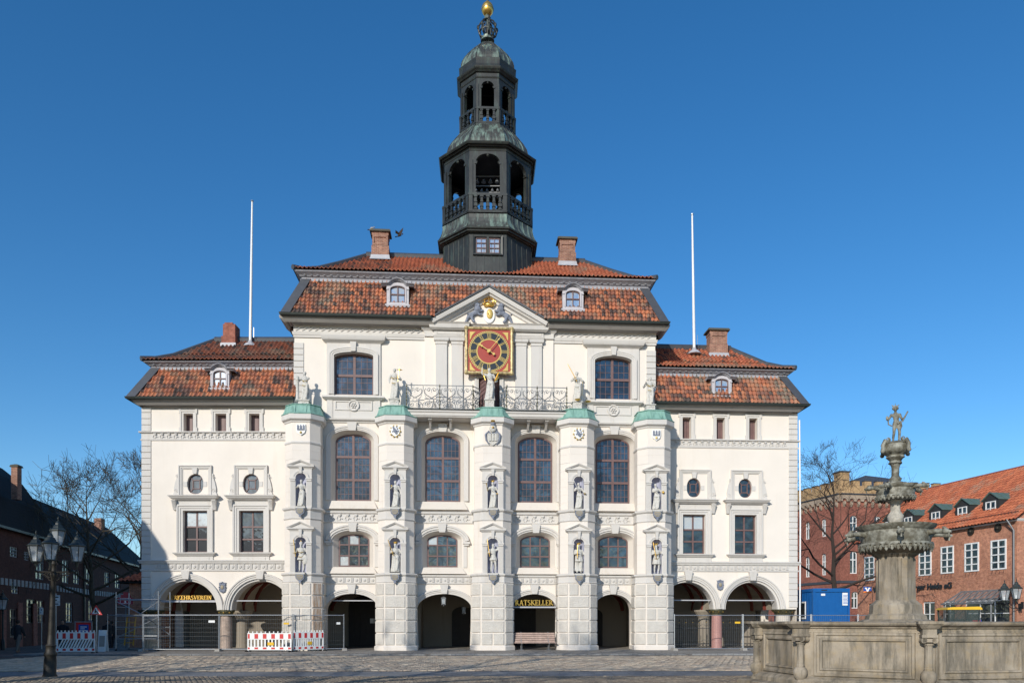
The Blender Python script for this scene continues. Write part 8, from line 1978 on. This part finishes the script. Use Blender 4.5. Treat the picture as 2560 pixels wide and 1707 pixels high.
# bank
BF = Frame(31.47, 69.2, math.atan2(-.98, .2)); BL = 17.05; zE = 8.75
def pxrect(fr, a, b, y0, y1, w=0.0): u0, _ = fr.uz(a, y0, w); u1, _ = fr.uz(b, y0, w); pc = (a + b) / 2; return min(u0, u1), max(u0, u1), fr.uz(pc, y1, w)[1], fr.uz(pc, y0, w)[1]
bw = [pxrect(BF, *q) for q in ((2162, 2186.4, 1391, 1450.5), (2298, 2329, 1372.6, 1438), (2353, 2385, 1364.7, 1432.7), (2412.6, 2448, 1356.4, 1428), (2478, 2516.6, 1348.5, 1423))]
du = bw[3][0] - bw[2][0]; bw += [(bw[1][0] - du, bw[1][1] - du, bw[1][2], bw[1][3]), (bw[1][0] - 2 * du, bw[1][1] - 2 * du, bw[1][2], bw[1][3])]
bd = [pxrect(BF, *q)[:2] for q in ((2171, 2194, 1500, 1550), (2307, 2337, 1500, 1550), (2359, 2387, 1500, 1550), (2412, 2524, 1500, 1550))]
hb = [rect(*q) for q in bw] + [rect(a, b, .02, 3.25 if k < 3 else 3.35) for k, (a, b) in enumerate(bd)]
bank = building(BF, BL, 12, zE, 'orange brick bank with a row of copper dormers on its red tiled roof', 'brick_orange', hb)
for k, q in enumerate(bw): simple_window(BF, *q[:2], q[2], q[3], .0, bank, 2, (0, .25, .5, .75, 1), seed=k, out=.06, fw=.1)
for k, (a, b) in enumerate(bd): simple_window(BF, a, b, .03, 3.2, -.12, bank, 3 if k == 3 else 2, (0, .7, 1), mat='white' if k else 'iron', seed=40 + k)
for q in bw:
    mb = MB()
    for j in range(4): u = q[0] + (q[1] - q[0]) * (j + .5) / 4; mb.tube([BF.P(u, .05, q[2] - .05), BF.P(u, .12, q[2] - .3), BF.P(u, .22, q[2] - .22)], .012, 4)
    mb.build('flower_hook', M['darkiron'], bank)
for px, y in ((2369, 1340), (2428, 1328), (2496, 1319)):
    u, z = BF.uz(px, y); mb = MB(); mb.disc(BF, u, z, .3, .07, 16, depth=.07); mb.disc(BF, u, z, .2, .1, 12, depth=.03); mb.ball(BF.P(u, .1, z), .12, 8); mb.build('medallion', M['lampgreen'], bank)
mb = MB(); mb.plan([(0, -12), (0, .0), (BL, 0), (BL, -12)], [(0, zE - .15), (.1, zE - .05), (.14, zE + .02), (0, zE + .03)], fr=BF); mb.build('eaves_board', M['white'], bank)
zRg = 13.6; rf = empty('roof', BF.P(BL / 2, 0, zE), parent=bank); mb = MB(); P = BF.P
for s in (0, 1):
    w0, w1 = ((.4, -6), (-12.4, -6))[s]; mb.face([P(-.3, w0, zE - .1), P(BL + .3, w0, zE - .1), P(BL + .3, w1, zRg), P(-.3, w1, zRg)])
mb.build('roof_deck', M['roof_under'], rf)
mb = MB(); mb.face([P(BL, 0, zE), P(BL, -12, zE), P(BL, -6, zRg - .15)]); mb.face([P(0, -12, zE), P(0, 0, zE), P(0, -6, zRg - .15)]); mb.build('gable', M['brick_orange'], bank)
rb_ = random.Random(4); tb = slope_tiles(BF, [(-.42, zE - .08), (6, zRg)], -.3, BL + .3, lambda w_: (0, 0), rf, lambda u, z: 'new', rb_, tw=.3, tl=.4)
tb.col = [tuple(min(.9, x * q) for x, q in zip(c, (1.05, 1.0, .9))) for c in tb.col]; tag(tb.build('tiles', M['tile'], rf), kind='stuff')
mb = MB(); mb.tube([P(-.3, -6, zRg + .05), P(BL + .3, -6, zRg + .05)], .12, 6); mb.build('ridge', M['clinker_dark'] if 'clinker_dark' in M else M['brick_red'], rf)
for s_ in (0, 1): pass
mb = MB()
for k in range(60): u = BL * k / 60; mb.beam(P(u, -.15, zE + .3), P(u, -.15, zE + .6), .02, .02)
mb.beam(P(0, -.15, zE + .55), P(BL, -.15, zE + .55), .03, .03); mb.build('snow_guard', M['darkiron'], rf)
def bdormer(a, b, y0, y1):
    w = -1.05; u0, u1, z0, z1 = pxrect(BF, a, b, y0, y1, w); c = (u0 + u1) / 2; hw = .72; d = empty('dormer', BF.P(c, w, z0), parent=bank); zg = z1 + .1; za_2 = z1 + .62; P = BF.P
    mb = MB(); o = [(c - hw, z0 - .25), (c + hw, z0 - .25), (c + hw, zg), (c, za_2), (c - hw, zg)]; mb.wall(BF, o, [rect(u0, u1, z0, z1)], w); mb.loft(BF, o, w - 3.0, o, w); mb.build('cladding', M['dark_clad'], d)
    mb = MB()
    for s in (-1, 1): mb.hexa([P(c, w + .1, za_2), P(c + s * (hw + .07), w + .1, zg - .04), P(c + s * (hw + .07), w - 3.6, zg - .04), P(c, w - 3.6, za_2), P(c, w + .1, za_2 + .05), P(c + s * (hw + .07), w + .1, zg + .01), P(c + s * (hw + .07), w - 3.6, zg + .01), P(c, w - 3.6, za_2 + .05)])
    for s in (-1, 1):
        for k in range(6): w_ = w + .1 - k * .55; mb.beam(P(c + s * .03, w_, za_2 + .06), P(c + s * (hw + .06), w_, zg + .02), .03, .04)
    mb.build('copper_roof', M['dormer_copper'], d); simple_window(BF, u0, u1, z0, z1, w, d, 2, (0, .5, 1), seed=int(a), out=.04)
M['dark_clad'] = simple('dark_dormer_cladding', (0.035, 0.035, 0.035), 0.6); M['dormer_copper'] = simple('dull_green_copper_sheet', (0.12, 0.18, 0.15), 0.5, 0.5, 0.2)
for q in ((2464.5, 2489.8, 1252.8, 1288.4), (2394.8, 2417.8, 1266.7, 1299.5), (2329, 2350, 1279, 1311), (2261, 2280.5, 1292, 1321), (2214, 2232, 1303, 1329)): bdormer(*q)
ue = BF.uz(2384, 1478)[0]; te = empty('bank_lettering', BF.P(ue - 5, .1, 4.3), 'dark raised bank name above the ground floor, partly behind the fountain', 'sign')
Lt = text_mesh('Volksbank Lüneburger Heide eG', .62, 'clockblack', upright(BF, 0, .12, 4.25), 'letter', te, .04, .012)
for o in te.children: o.matrix_basis = Matrix.Translation(BF.e * (ue - Lt)) @ o.matrix_basis
pt = BF.uz(2159, 1475, .6); e = empty('bank_sign', BF.P(pt[0], .6, pt[1]), 'small blue bank sign with a white emblem beside the fountain', 'sign'); x0 = at(2159, 1481, 62); fr = Frame(x0.x, 62, -.1); mb = MB(); mb.box(fr, 0, .62, -.06, 0, x0.z + .14, x0.z + .5); mb.build('blue_panel', M['signblue'], e); mb = MB(); mb.box(fr, 0, .62, -.06, 0, x0.z - .02, x0.z + .13); mb.build('orange_panel', M['orange'], e)
mb = MB(); z_ = x0.z; mb.poly(fr, [(.1, z_ + .42), (.24, z_ + .42), (.31, z_ + .22), (.38, z_ + .42), (.52, z_ + .42), (.52, z_ + .32), (.45, z_ + .32), (.36, z_ + .08), (.26, z_ + .08), (.17, z_ + .32), (.1, z_ + .32)], .012, .01); mb.build('emblem', M['white'], e); mb = MB(); mb.beam(fr.P(.6, -.03, z_ + .2), tuple(BF.P(BF.uz(2182, 1475)[0], 0, z_ + .2)), .04, .04); mb.build('bracket', M['iron'], e)
# canopy over the entrance
u0, u1 = bd[3]; e = empty('entrance_canopy', BF.P((u0 + u1) / 2, .8, 3.3), 'glazed steel canopy over the wide bank entrance', 'canopy'); zc_ = 3.9
mb = MB()
for k in range(9): u = u0 - .3 + (u1 - u0 + .5) * k / 8; mb.beam(BF.P(u, 0.02, zc_), BF.P(u, 1.7, zc_ - .95), .05, .08)
mb.beam(BF.P(u0 - .4, 1.7, zc_ - .95), BF.P(u1 + .3, 1.7, zc_ - .95), .1, .1); mb.beam(BF.P(u0 - .4, .02, zc_), BF.P(u1 + .3, .02, zc_), .08, .08)
for u in (u0 - .2, u1 + .1): mb.beam(BF.P(u, 1.6, 0), BF.P(u, 1.6, zc_ - .95), .1, .1)
mb.build('steel_frame', M['iron'], e); mb = MB(); mb.face([BF.P(u0 - .3, .05, zc_ + .05), BF.P(u1 + .2, .05, zc_ + .05), BF.P(u1 + .2, 1.7, zc_ - .89), BF.P(u0 - .3, 1.7, zc_ - .89)]); mb.build('glazing', M['canopyglass'], e)
u = BF.uz(2462, 1535)[0]; e = empty('advert_column', BF.P(u, .7, 0), 'small red and blue poster board by the bank entrance', 'poster stand'); mb = MB(); mb.box(BF, u - .35, u + .35, .6, .7, .2, 1.75); mb.build('blue_panel', M['signblue'], e); mb = MB(); mb.box(BF, u - .35, u + .35, .7, .712, 1.2, 1.75); mb.build('red_band', M['red'], e)
def wall_lamp(px, y, w, label):
    u, z = BF.uz(px, y, w); e = empty('wall_lamp', BF.P(u, 0, z), label, 'wall lamp'); mb = MB(); mb.tube([BF.P(u + .0, 0.0, z - .5), BF.P(u, w * .5, z - .55), BF.P(u, w, z - .15)], .03, 6); mb.box(BF, u - .1, u + .1, 0, .05, z - .7, z - .2); mb.build('bracket', M['darkiron'], e); lantern(e, tuple(BF.P(u, w, z)), 1.7, .3)
wall_lamp(2511, 1500, 1.3, 'left one of the two old lanterns on the bank corner'); wall_lamp(2541, 1496, .5, 'right one of the two old lanterns on the bank corner')
mb = MB(); mb.tube([BF.P(BL - .4, .45, zE), BF.P(BL - .15, .12, zE - .8), BF.P(BL - .15, .12, 0)], .06, 8); mb.build('downpipe', M['iron'], bank)
# court house with battlements
CRF = Frame(36.7, 85, math.atan2(2.5, 13.7)); CLF = Frame(36.7 - 2.1 * 2.2, 85 + 7.4 * 2.2, math.atan2(-7.4, 2.1)); CLL = math.hypot(2.1, 7.4) * 2.2
court = empty('court_house', (36.7, 85, 0), 'dark red brick court house with yellow battlements behind the leafless tree', 'building')
wr = [pxrect(CRF, *q) for q in ((2125, 2144, 1288, 1336), (2125, 2144, 1377, 1433), (2186, 2203, 1290, 1336), (2186, 2203, 1377, 1433), (2250, 2266, 1292, 1336))]; wl = [pxrect(CLF, *q) for q in ((2012.5, 2024, 1304, 1348), (2053, 2065, 1296, 1341), (2012.5, 2024, 1391, 1442), (2053, 2065, 1383, 1437))]
ge = pxrect(CRF, 2129, 2146, 1478, 1520); CW = 22
for fr, L, hs in ((CRF, CW, wr + [ge]), (CLF, CLL, wl)):
    hs = [arch(a, b, z0, z1 - (b - a) * .35, z1, 8) for a, b, z0, z1 in hs]; mb = MB(); mb.wall(fr, [(0, 0), (L, 0), (L, 15.9), (0, 15.9)], hs, 0)
    for h in hs: mb.loft(fr, h, -.3, h, 0)
    mb.build('wall', M['brick_red'], court)
    for k, h in enumerate(hs): window(fr, 'window', h, -.22, 2, [0, .62, 1], .1, .03, mat='white', gl='glass', par=court, mull=.11, seed=k)
    n = int(L / .85); mb = MB()
    for k in range(n):
        u = L * (k + .5) / n; q = L / n; mb.box(fr, u - q * .16, u + q * .16, 0, .22, 14.75, 15.1); mb.hexa([fr.P(u - .08, .08, 14.5), fr.P(u + .08, .08, 14.5), fr.P(u + .08, 0, 14.5), fr.P(u - .08, 0, 14.5), fr.P(u - q * .16, .22, 14.75), fr.P(u + q * .16, .22, 14.75), fr.P(u + q * .16, 0, 14.75), fr.P(u - q * .16, 0, 14.75)])
    o = [(0, 15.1)]
    for k in range(n): a, b = L * k / n, L * (k + 1) / n; o += archpath(a + (b - a) * .5 - (b - a) * .34 + (b - a) * .5 * 0, b - (b - a) * .16, 15.1, 15.1, 15.42, 6, legs=False) if False else [(a + (b - a) * (.5 - .5) + (b - a) * .16, 15.1), (a + (b - a) * .3, 15.35), (a + (b - a) * .5, 15.45), (a + (b - a) * .7, 15.35), (b - (b - a) * .16, 15.1)]
    o += [(L, 15.1), (L, 15.85), (0, 15.85)]; mb.poly(fr, o, .22, .22); mb.build('arched_corbel_table', M['brick_pale'] if 'brick_pale' in M else plaster('pale_terracotta', (0.40, 0.31, 0.23), .4), court)
    mb = MB(); mb.plan([(-.05, 0), (L + .05, 0)], [(.2, 15.82), (.34, 15.86), (.36, 15.98), (.2, 16.02)], fr=fr); mb.plan([(0, 0), (L, 0)], [(0, 5.9), (.1, 5.95), (.12, 6.2), (0, 6.25)], fr=fr); mb.build('string_course', M['slate'], court)
    mb = MB(); mb.box(fr, -.0, L, -.3, .2, 16.0, 16.85); mb.build('parapet', M['brick_yellow'], court); n = int(L / 1.45)
    for k in range(n):
        a = L * k / n; mb = MB(); mb.box(fr, a, a + L / n * .56, -.3, .2, 16.85, 17.4); mr = mb.build('merlon', M['brick_yellow'], court); mb = MB(); mb.box(fr, a - .05, a + L / n * .56 + .05, -.35, .25, 17.4, 17.48); mb.build('coping', M['slate'], mr)
mb = MB(); mb.box(CRF, -.15, 1.0, -1.0, .25, 15.9, 18.3); tu = mb.build('corner_turret', M['brick_yellow'], court); mb = MB(); mb.box(CRF, -.22, 1.07, -1.07, .32, 18.3, 18.45); mb.build('coping', M['slate'], tu)
pk = at(2163, 1188, 93); mb = MB(); bs = [(CRF.P(1.5, -1.5, 16.9)), CRF.P(15, -1.5, 16.9), CRF.P(15, -15, 16.9), CRF.P(1.5, -15, 16.9)]; pk2 = pk + Vector((3, 1.0, -.1))
mb.face([bs[0], bs[1], pk2, pk]); mb.face([bs[1], bs[2], pk2]); mb.face([bs[2], bs[3], pk, pk2]); mb.face([bs[3], bs[0], pk]); mb.build('slate_roof', M['slate'], court)
bare_tree(25.55, 60, 13.4, 'dark leafless tree between the blue container and the court house', 21, .24, .27, 5, 'bark_dark', 1.0, .08)
# tractor behind the fountain rim
def tractor():
    Y = 43; x0, x1 = gp(2372, Y)[0], gp(2449, Y)[0]; fr = Frame(x0, Y, -.12); W = x1 - x0; e = empty('tractor', (x0 + W / 2, Y, 0), 'small tractor with yellow cab roof behind the fountain basin', 'tractor'); zr = at(0, 1523, Y).z
    mb = MB(); o = [(-.08, zr), (W + .05, zr), (W + .02, zr + .1), (W - .1, zr + .17), (.15, zr + .14), (-.06, zr + .08)]; mb.poly(fr, o, .0, 1.5); mb.wall(fr, o, [], -1.5); mb.build('cab_roof', M['yellow'], e)
    mb = MB()
    for u, lo in ((.02, .1), (W * .52, 0), (W - .08, -.12)):
        for w in (-.05, -1.45): mb.beam(fr.P(u + lo, w, 1.0), fr.P(u, w, zr), .07, .07)
    mb.beam(fr.P(.1, -.05, 1.02), fr.P(W - .1, -.05, 1.02), .07, .07); mb.build('cab_frame', M['gutter'], e)
    mb = MB(); mb.face([fr.P(.1, -.05, 1.05), fr.P(W - .1, -.05, 1.05), fr.P(W - .05, -.05, zr), fr.P(.05, -.05, zr)]); mb.build('cab_glass', M['cabglass'], e); mb = MB(); mb.face([fr.P(.1, -1.45, 1.05), fr.P(W - .1, -1.45, 1.05), fr.P(W - .05, -1.45, zr), fr.P(.05, -1.45, zr)]); mb.build('cab_glass', M['cabglass'], e)
    mb = MB(); mb.box(fr, W * .05, W + 1.5, -1.2, -.3, .5, 1.05); mb.build('body', M['gutter'], e); mb = MB(); mb.box(fr, W * .3, W * .62, -.95, -.55, 1.0, 1.75); mb.build('seat', M['rubber'], e)
    for u, r in ((.35, .62), (W + 1.0, .42)):
        for w in (.1, -1.55):
            mb = MB(); n = 20; ring_ = [(u + r * math.cos(2 * PI * k / n), r + .02 + r * math.sin(2 * PI * k / n)) for k in range(n)]; mb.poly(fr, ring_, w, .32); wl_ = mb.build('wheel', M['rubber'], e); mb = MB(); mb.disc(fr, u, r + .02, r * .5, w + .01, 14, depth=.02); mb.build('rim', M['yellow'], wl_)
tractor()
mb_ = empty('downpipe', RW.P(WZ[1][1] + .12, .1, 0), 'thin white downpipe at the right corner of the town hall', 'downpipe'); mb = MB(); u_ = WZ[1][1] + .14; mb.tube([RW.P(u_, .05, WZ[1][2] - .4), RW.P(u_ + .05, .05, 7.5), RW.P(u_ + .02, .05, .1)], .045, 8); mb.build('pipe', M['white'], mb_)

# ============================================================ LEFT: SHADED ROW OF BRICK HOUSES, TREES, ANNEX
LRF = Frame(-21.3 - .221 * 36, 36, math.atan2(.976, -.2158)); k_ = 1 / .976
def lu(Y): return (Y - 36) * k_
M['white_dim'] = simple('shade_dimmed_white', (0.40, 0.38, 0.36), 0.8)  # white darkened to hold the shade on the left houses
def houserow(Y0, Y1, zE, prof, label, mat, wins, roofmat='roof_dark', dep=10, band=True, name='brick_house'):
    L = lu(Y1) - lu(Y0); fr = Frame(*LRF.P(lu(Y0), 0, 0)[:2], LRF.a)
    hs = [pxrect(fr, *q[:4]) for q in wins]; hol = [rect(*h) for h in hs]; e = building(fr, L, dep, zE, label, mat, hol, name=name, hd=.15)
    for k, (h, q) in enumerate(zip(hs, wins)): simple_window(fr, *h[:2], h[2], h[3], -.1, e, 2, (0, .35, .68, 1), mat=q[4] if len(q) > 4 else 'white_dim', seed=k, fw=.07, gl='darkglass')
    rf = empty('roof', fr.P(L / 2, 0, zE), parent=e); mb = MB(); P = fr.P
    for i in range(len(prof) - 1):
        (a, za_), (b, zb_) = prof[i], prof[i + 1]
        for s in (0, 1):
            wa, wb = (-a, -b) if s == 0 else (-dep + a, -dep + b); mb.face([P(-.1, wa, za_), P(L + .1, wa, za_), P(L + .1, wb, zb_), P(-.1, wb, zb_)])
    mb.build('slope', M[roofmat], rf); mb = MB()
    for u in (0, L): mb.face([P(u, -a, z) for a, z in prof] + [P(u, -dep + a, z) for a, z in reversed(prof)])
    mb.build('gable', M[mat], e); mb = MB(); mb.box(fr, -.1, L + .1, -.02, .4, zE - .1, zE + .05); mb.build('gutter', M['gutter'], e)
    if band:
        mb = MB(); n = int(L / .62)
        for k in range(n): u = L * k / n; mb.box(fr, u, u + .36, 0, .04, band, band + .42)
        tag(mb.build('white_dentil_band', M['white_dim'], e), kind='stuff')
    return e, fr, L
prA = [(-.4, 7.4), (.5, 9.6), (1.8, 11.5), (3.1, 12.6), (5, 13.2)]
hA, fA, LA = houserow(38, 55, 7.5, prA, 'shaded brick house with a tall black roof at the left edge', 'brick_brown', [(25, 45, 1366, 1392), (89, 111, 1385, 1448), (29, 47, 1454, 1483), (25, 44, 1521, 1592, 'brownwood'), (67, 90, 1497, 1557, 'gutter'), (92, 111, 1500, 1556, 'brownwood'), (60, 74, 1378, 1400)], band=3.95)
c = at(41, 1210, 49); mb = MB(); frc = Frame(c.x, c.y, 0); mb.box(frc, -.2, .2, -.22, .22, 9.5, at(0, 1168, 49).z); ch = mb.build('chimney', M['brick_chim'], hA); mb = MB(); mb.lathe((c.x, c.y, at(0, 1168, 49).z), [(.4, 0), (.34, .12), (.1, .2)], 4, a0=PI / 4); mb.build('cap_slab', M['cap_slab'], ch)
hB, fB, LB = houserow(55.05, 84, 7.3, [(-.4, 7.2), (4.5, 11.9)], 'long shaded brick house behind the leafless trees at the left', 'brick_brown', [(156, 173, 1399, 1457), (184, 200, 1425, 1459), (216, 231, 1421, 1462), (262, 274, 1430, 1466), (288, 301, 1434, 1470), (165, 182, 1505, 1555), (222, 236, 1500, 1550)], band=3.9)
c = at(249, 1325, 76); frc = Frame(c.x, c.y, 0); mb = MB(); mb.box(frc, -.35, .35, -.35, .35, 9, at(0, 1296, 76).z); mb.build('chimney', M['brick_chim'], hB)
mb = MB(); P0 = fB.P(lu(62) - lu(55.05), .1, 0); mb.tube([P0, P0 + Vector((0, 0, 7.2))], .07, 6); mb.build('downpipe', M['gutter'], hB)
mb = MB()
for u in [LA * q / 7 for q in range(1, 7)]: mb.box(fA, u - .6, u + .1, .0, .06, 0, 2.9)
mb.build('shopfront_pilaster', M['brick_red'], hA)
# the row goes on towards the viewer, outside the picture: it throws the shade on the paving and the left wing
houserow(4, 25.8, 7.2, [(-.3, 7.0), (5, 10.5)], 'brick house row left of the viewer', 'brick_brown', [], band=False)
houserow(26.1, 37.8, 11.2, [(-.2, 11), (.5, 13.2), (1.8, 15.0), (5, 16.0)], 'tall gabled house left of the viewer', 'brick_brown', [], band=False)
bare_tree(-31.3, 57, 11.8, 'leafless tree with pale branches before the shaded houses, left one of two', 31, .24, .2, 5, 'bark_light', 1.0, .06, tw=.013); bare_tree(-32.2, 65.5, 14.0, 'taller leafless tree touching the left edge of the town hall', 35, .2, .25, 5, 'bark_light', .7, .2, tw=.013)
bare_tree(-12.5, 2.5, 16, 'leafless tree beside the viewer', 41, .34, .3, 4, 'bark', 1.0, .1, tw=.03); bare_tree(-19, 8.5, 14, 'second leafless tree beside the viewer', 43, .3, .3, 4, 'bark', 1.0, .1, tw=.03)
# annex
x0, x1 = gp(323, 46.5)[0], gp(359, 46.5)[0]; fr = Frame(x0, 46.5, 0); zt_ = at(0, 1454, 46.5).z; an = empty('brick_annex', (x0 + 1, 46.5, 0), 'low brick annex with orange tiled roof behind the left wing', 'building')
mb = MB(); mb.box(fr, 0, 2.2, -5, 0, 0, zt_); mb.build('wall', M['brick_orange'], an); za_ = zt_ + 1.3
rf = empty('roof', fr.P(1.5, -1, zt_), parent=an); mb = MB(); P = fr.P; mb.face([P(-.5, .4, zt_), P(2.2, .4, zt_), P(2.1, -2.4, za_), P(1.6, -2.4, za_)]); mb.face([P(-.5, -5.4, zt_), P(-.5, .4, zt_), P(1.6, -2.4, za_)]); mb.face([P(2.2, -5.4, zt_), P(-.5, -5.4, zt_), P(1.6, -2.4, za_), P(2.1, -2.4, za_)]); mb.build('roof_deck', M['roof_under'], rf)
tb = slope_tiles(fr, [(-.45, zt_), (2.4, za_ + .02)], -.5, 2.2, lambda w_: ((w_ + .4) * .75, 0), rf, 'new', rb_, tw=.26, tl=.36); tb.col = [tuple(min(.9, x * 1.05) for x in c) for c in tb.col]; tag(tb.build('tiles', M['tile'], rf), kind='stuff')
mb = MB(); mb.plan([(-.5, -5), (-.5, .42), (2.2, .42)], [(0, zt_ - .1), (.08, zt_ - .04), (0, zt_)], fr=fr); mb.build('gutter', M['gutter'], an)
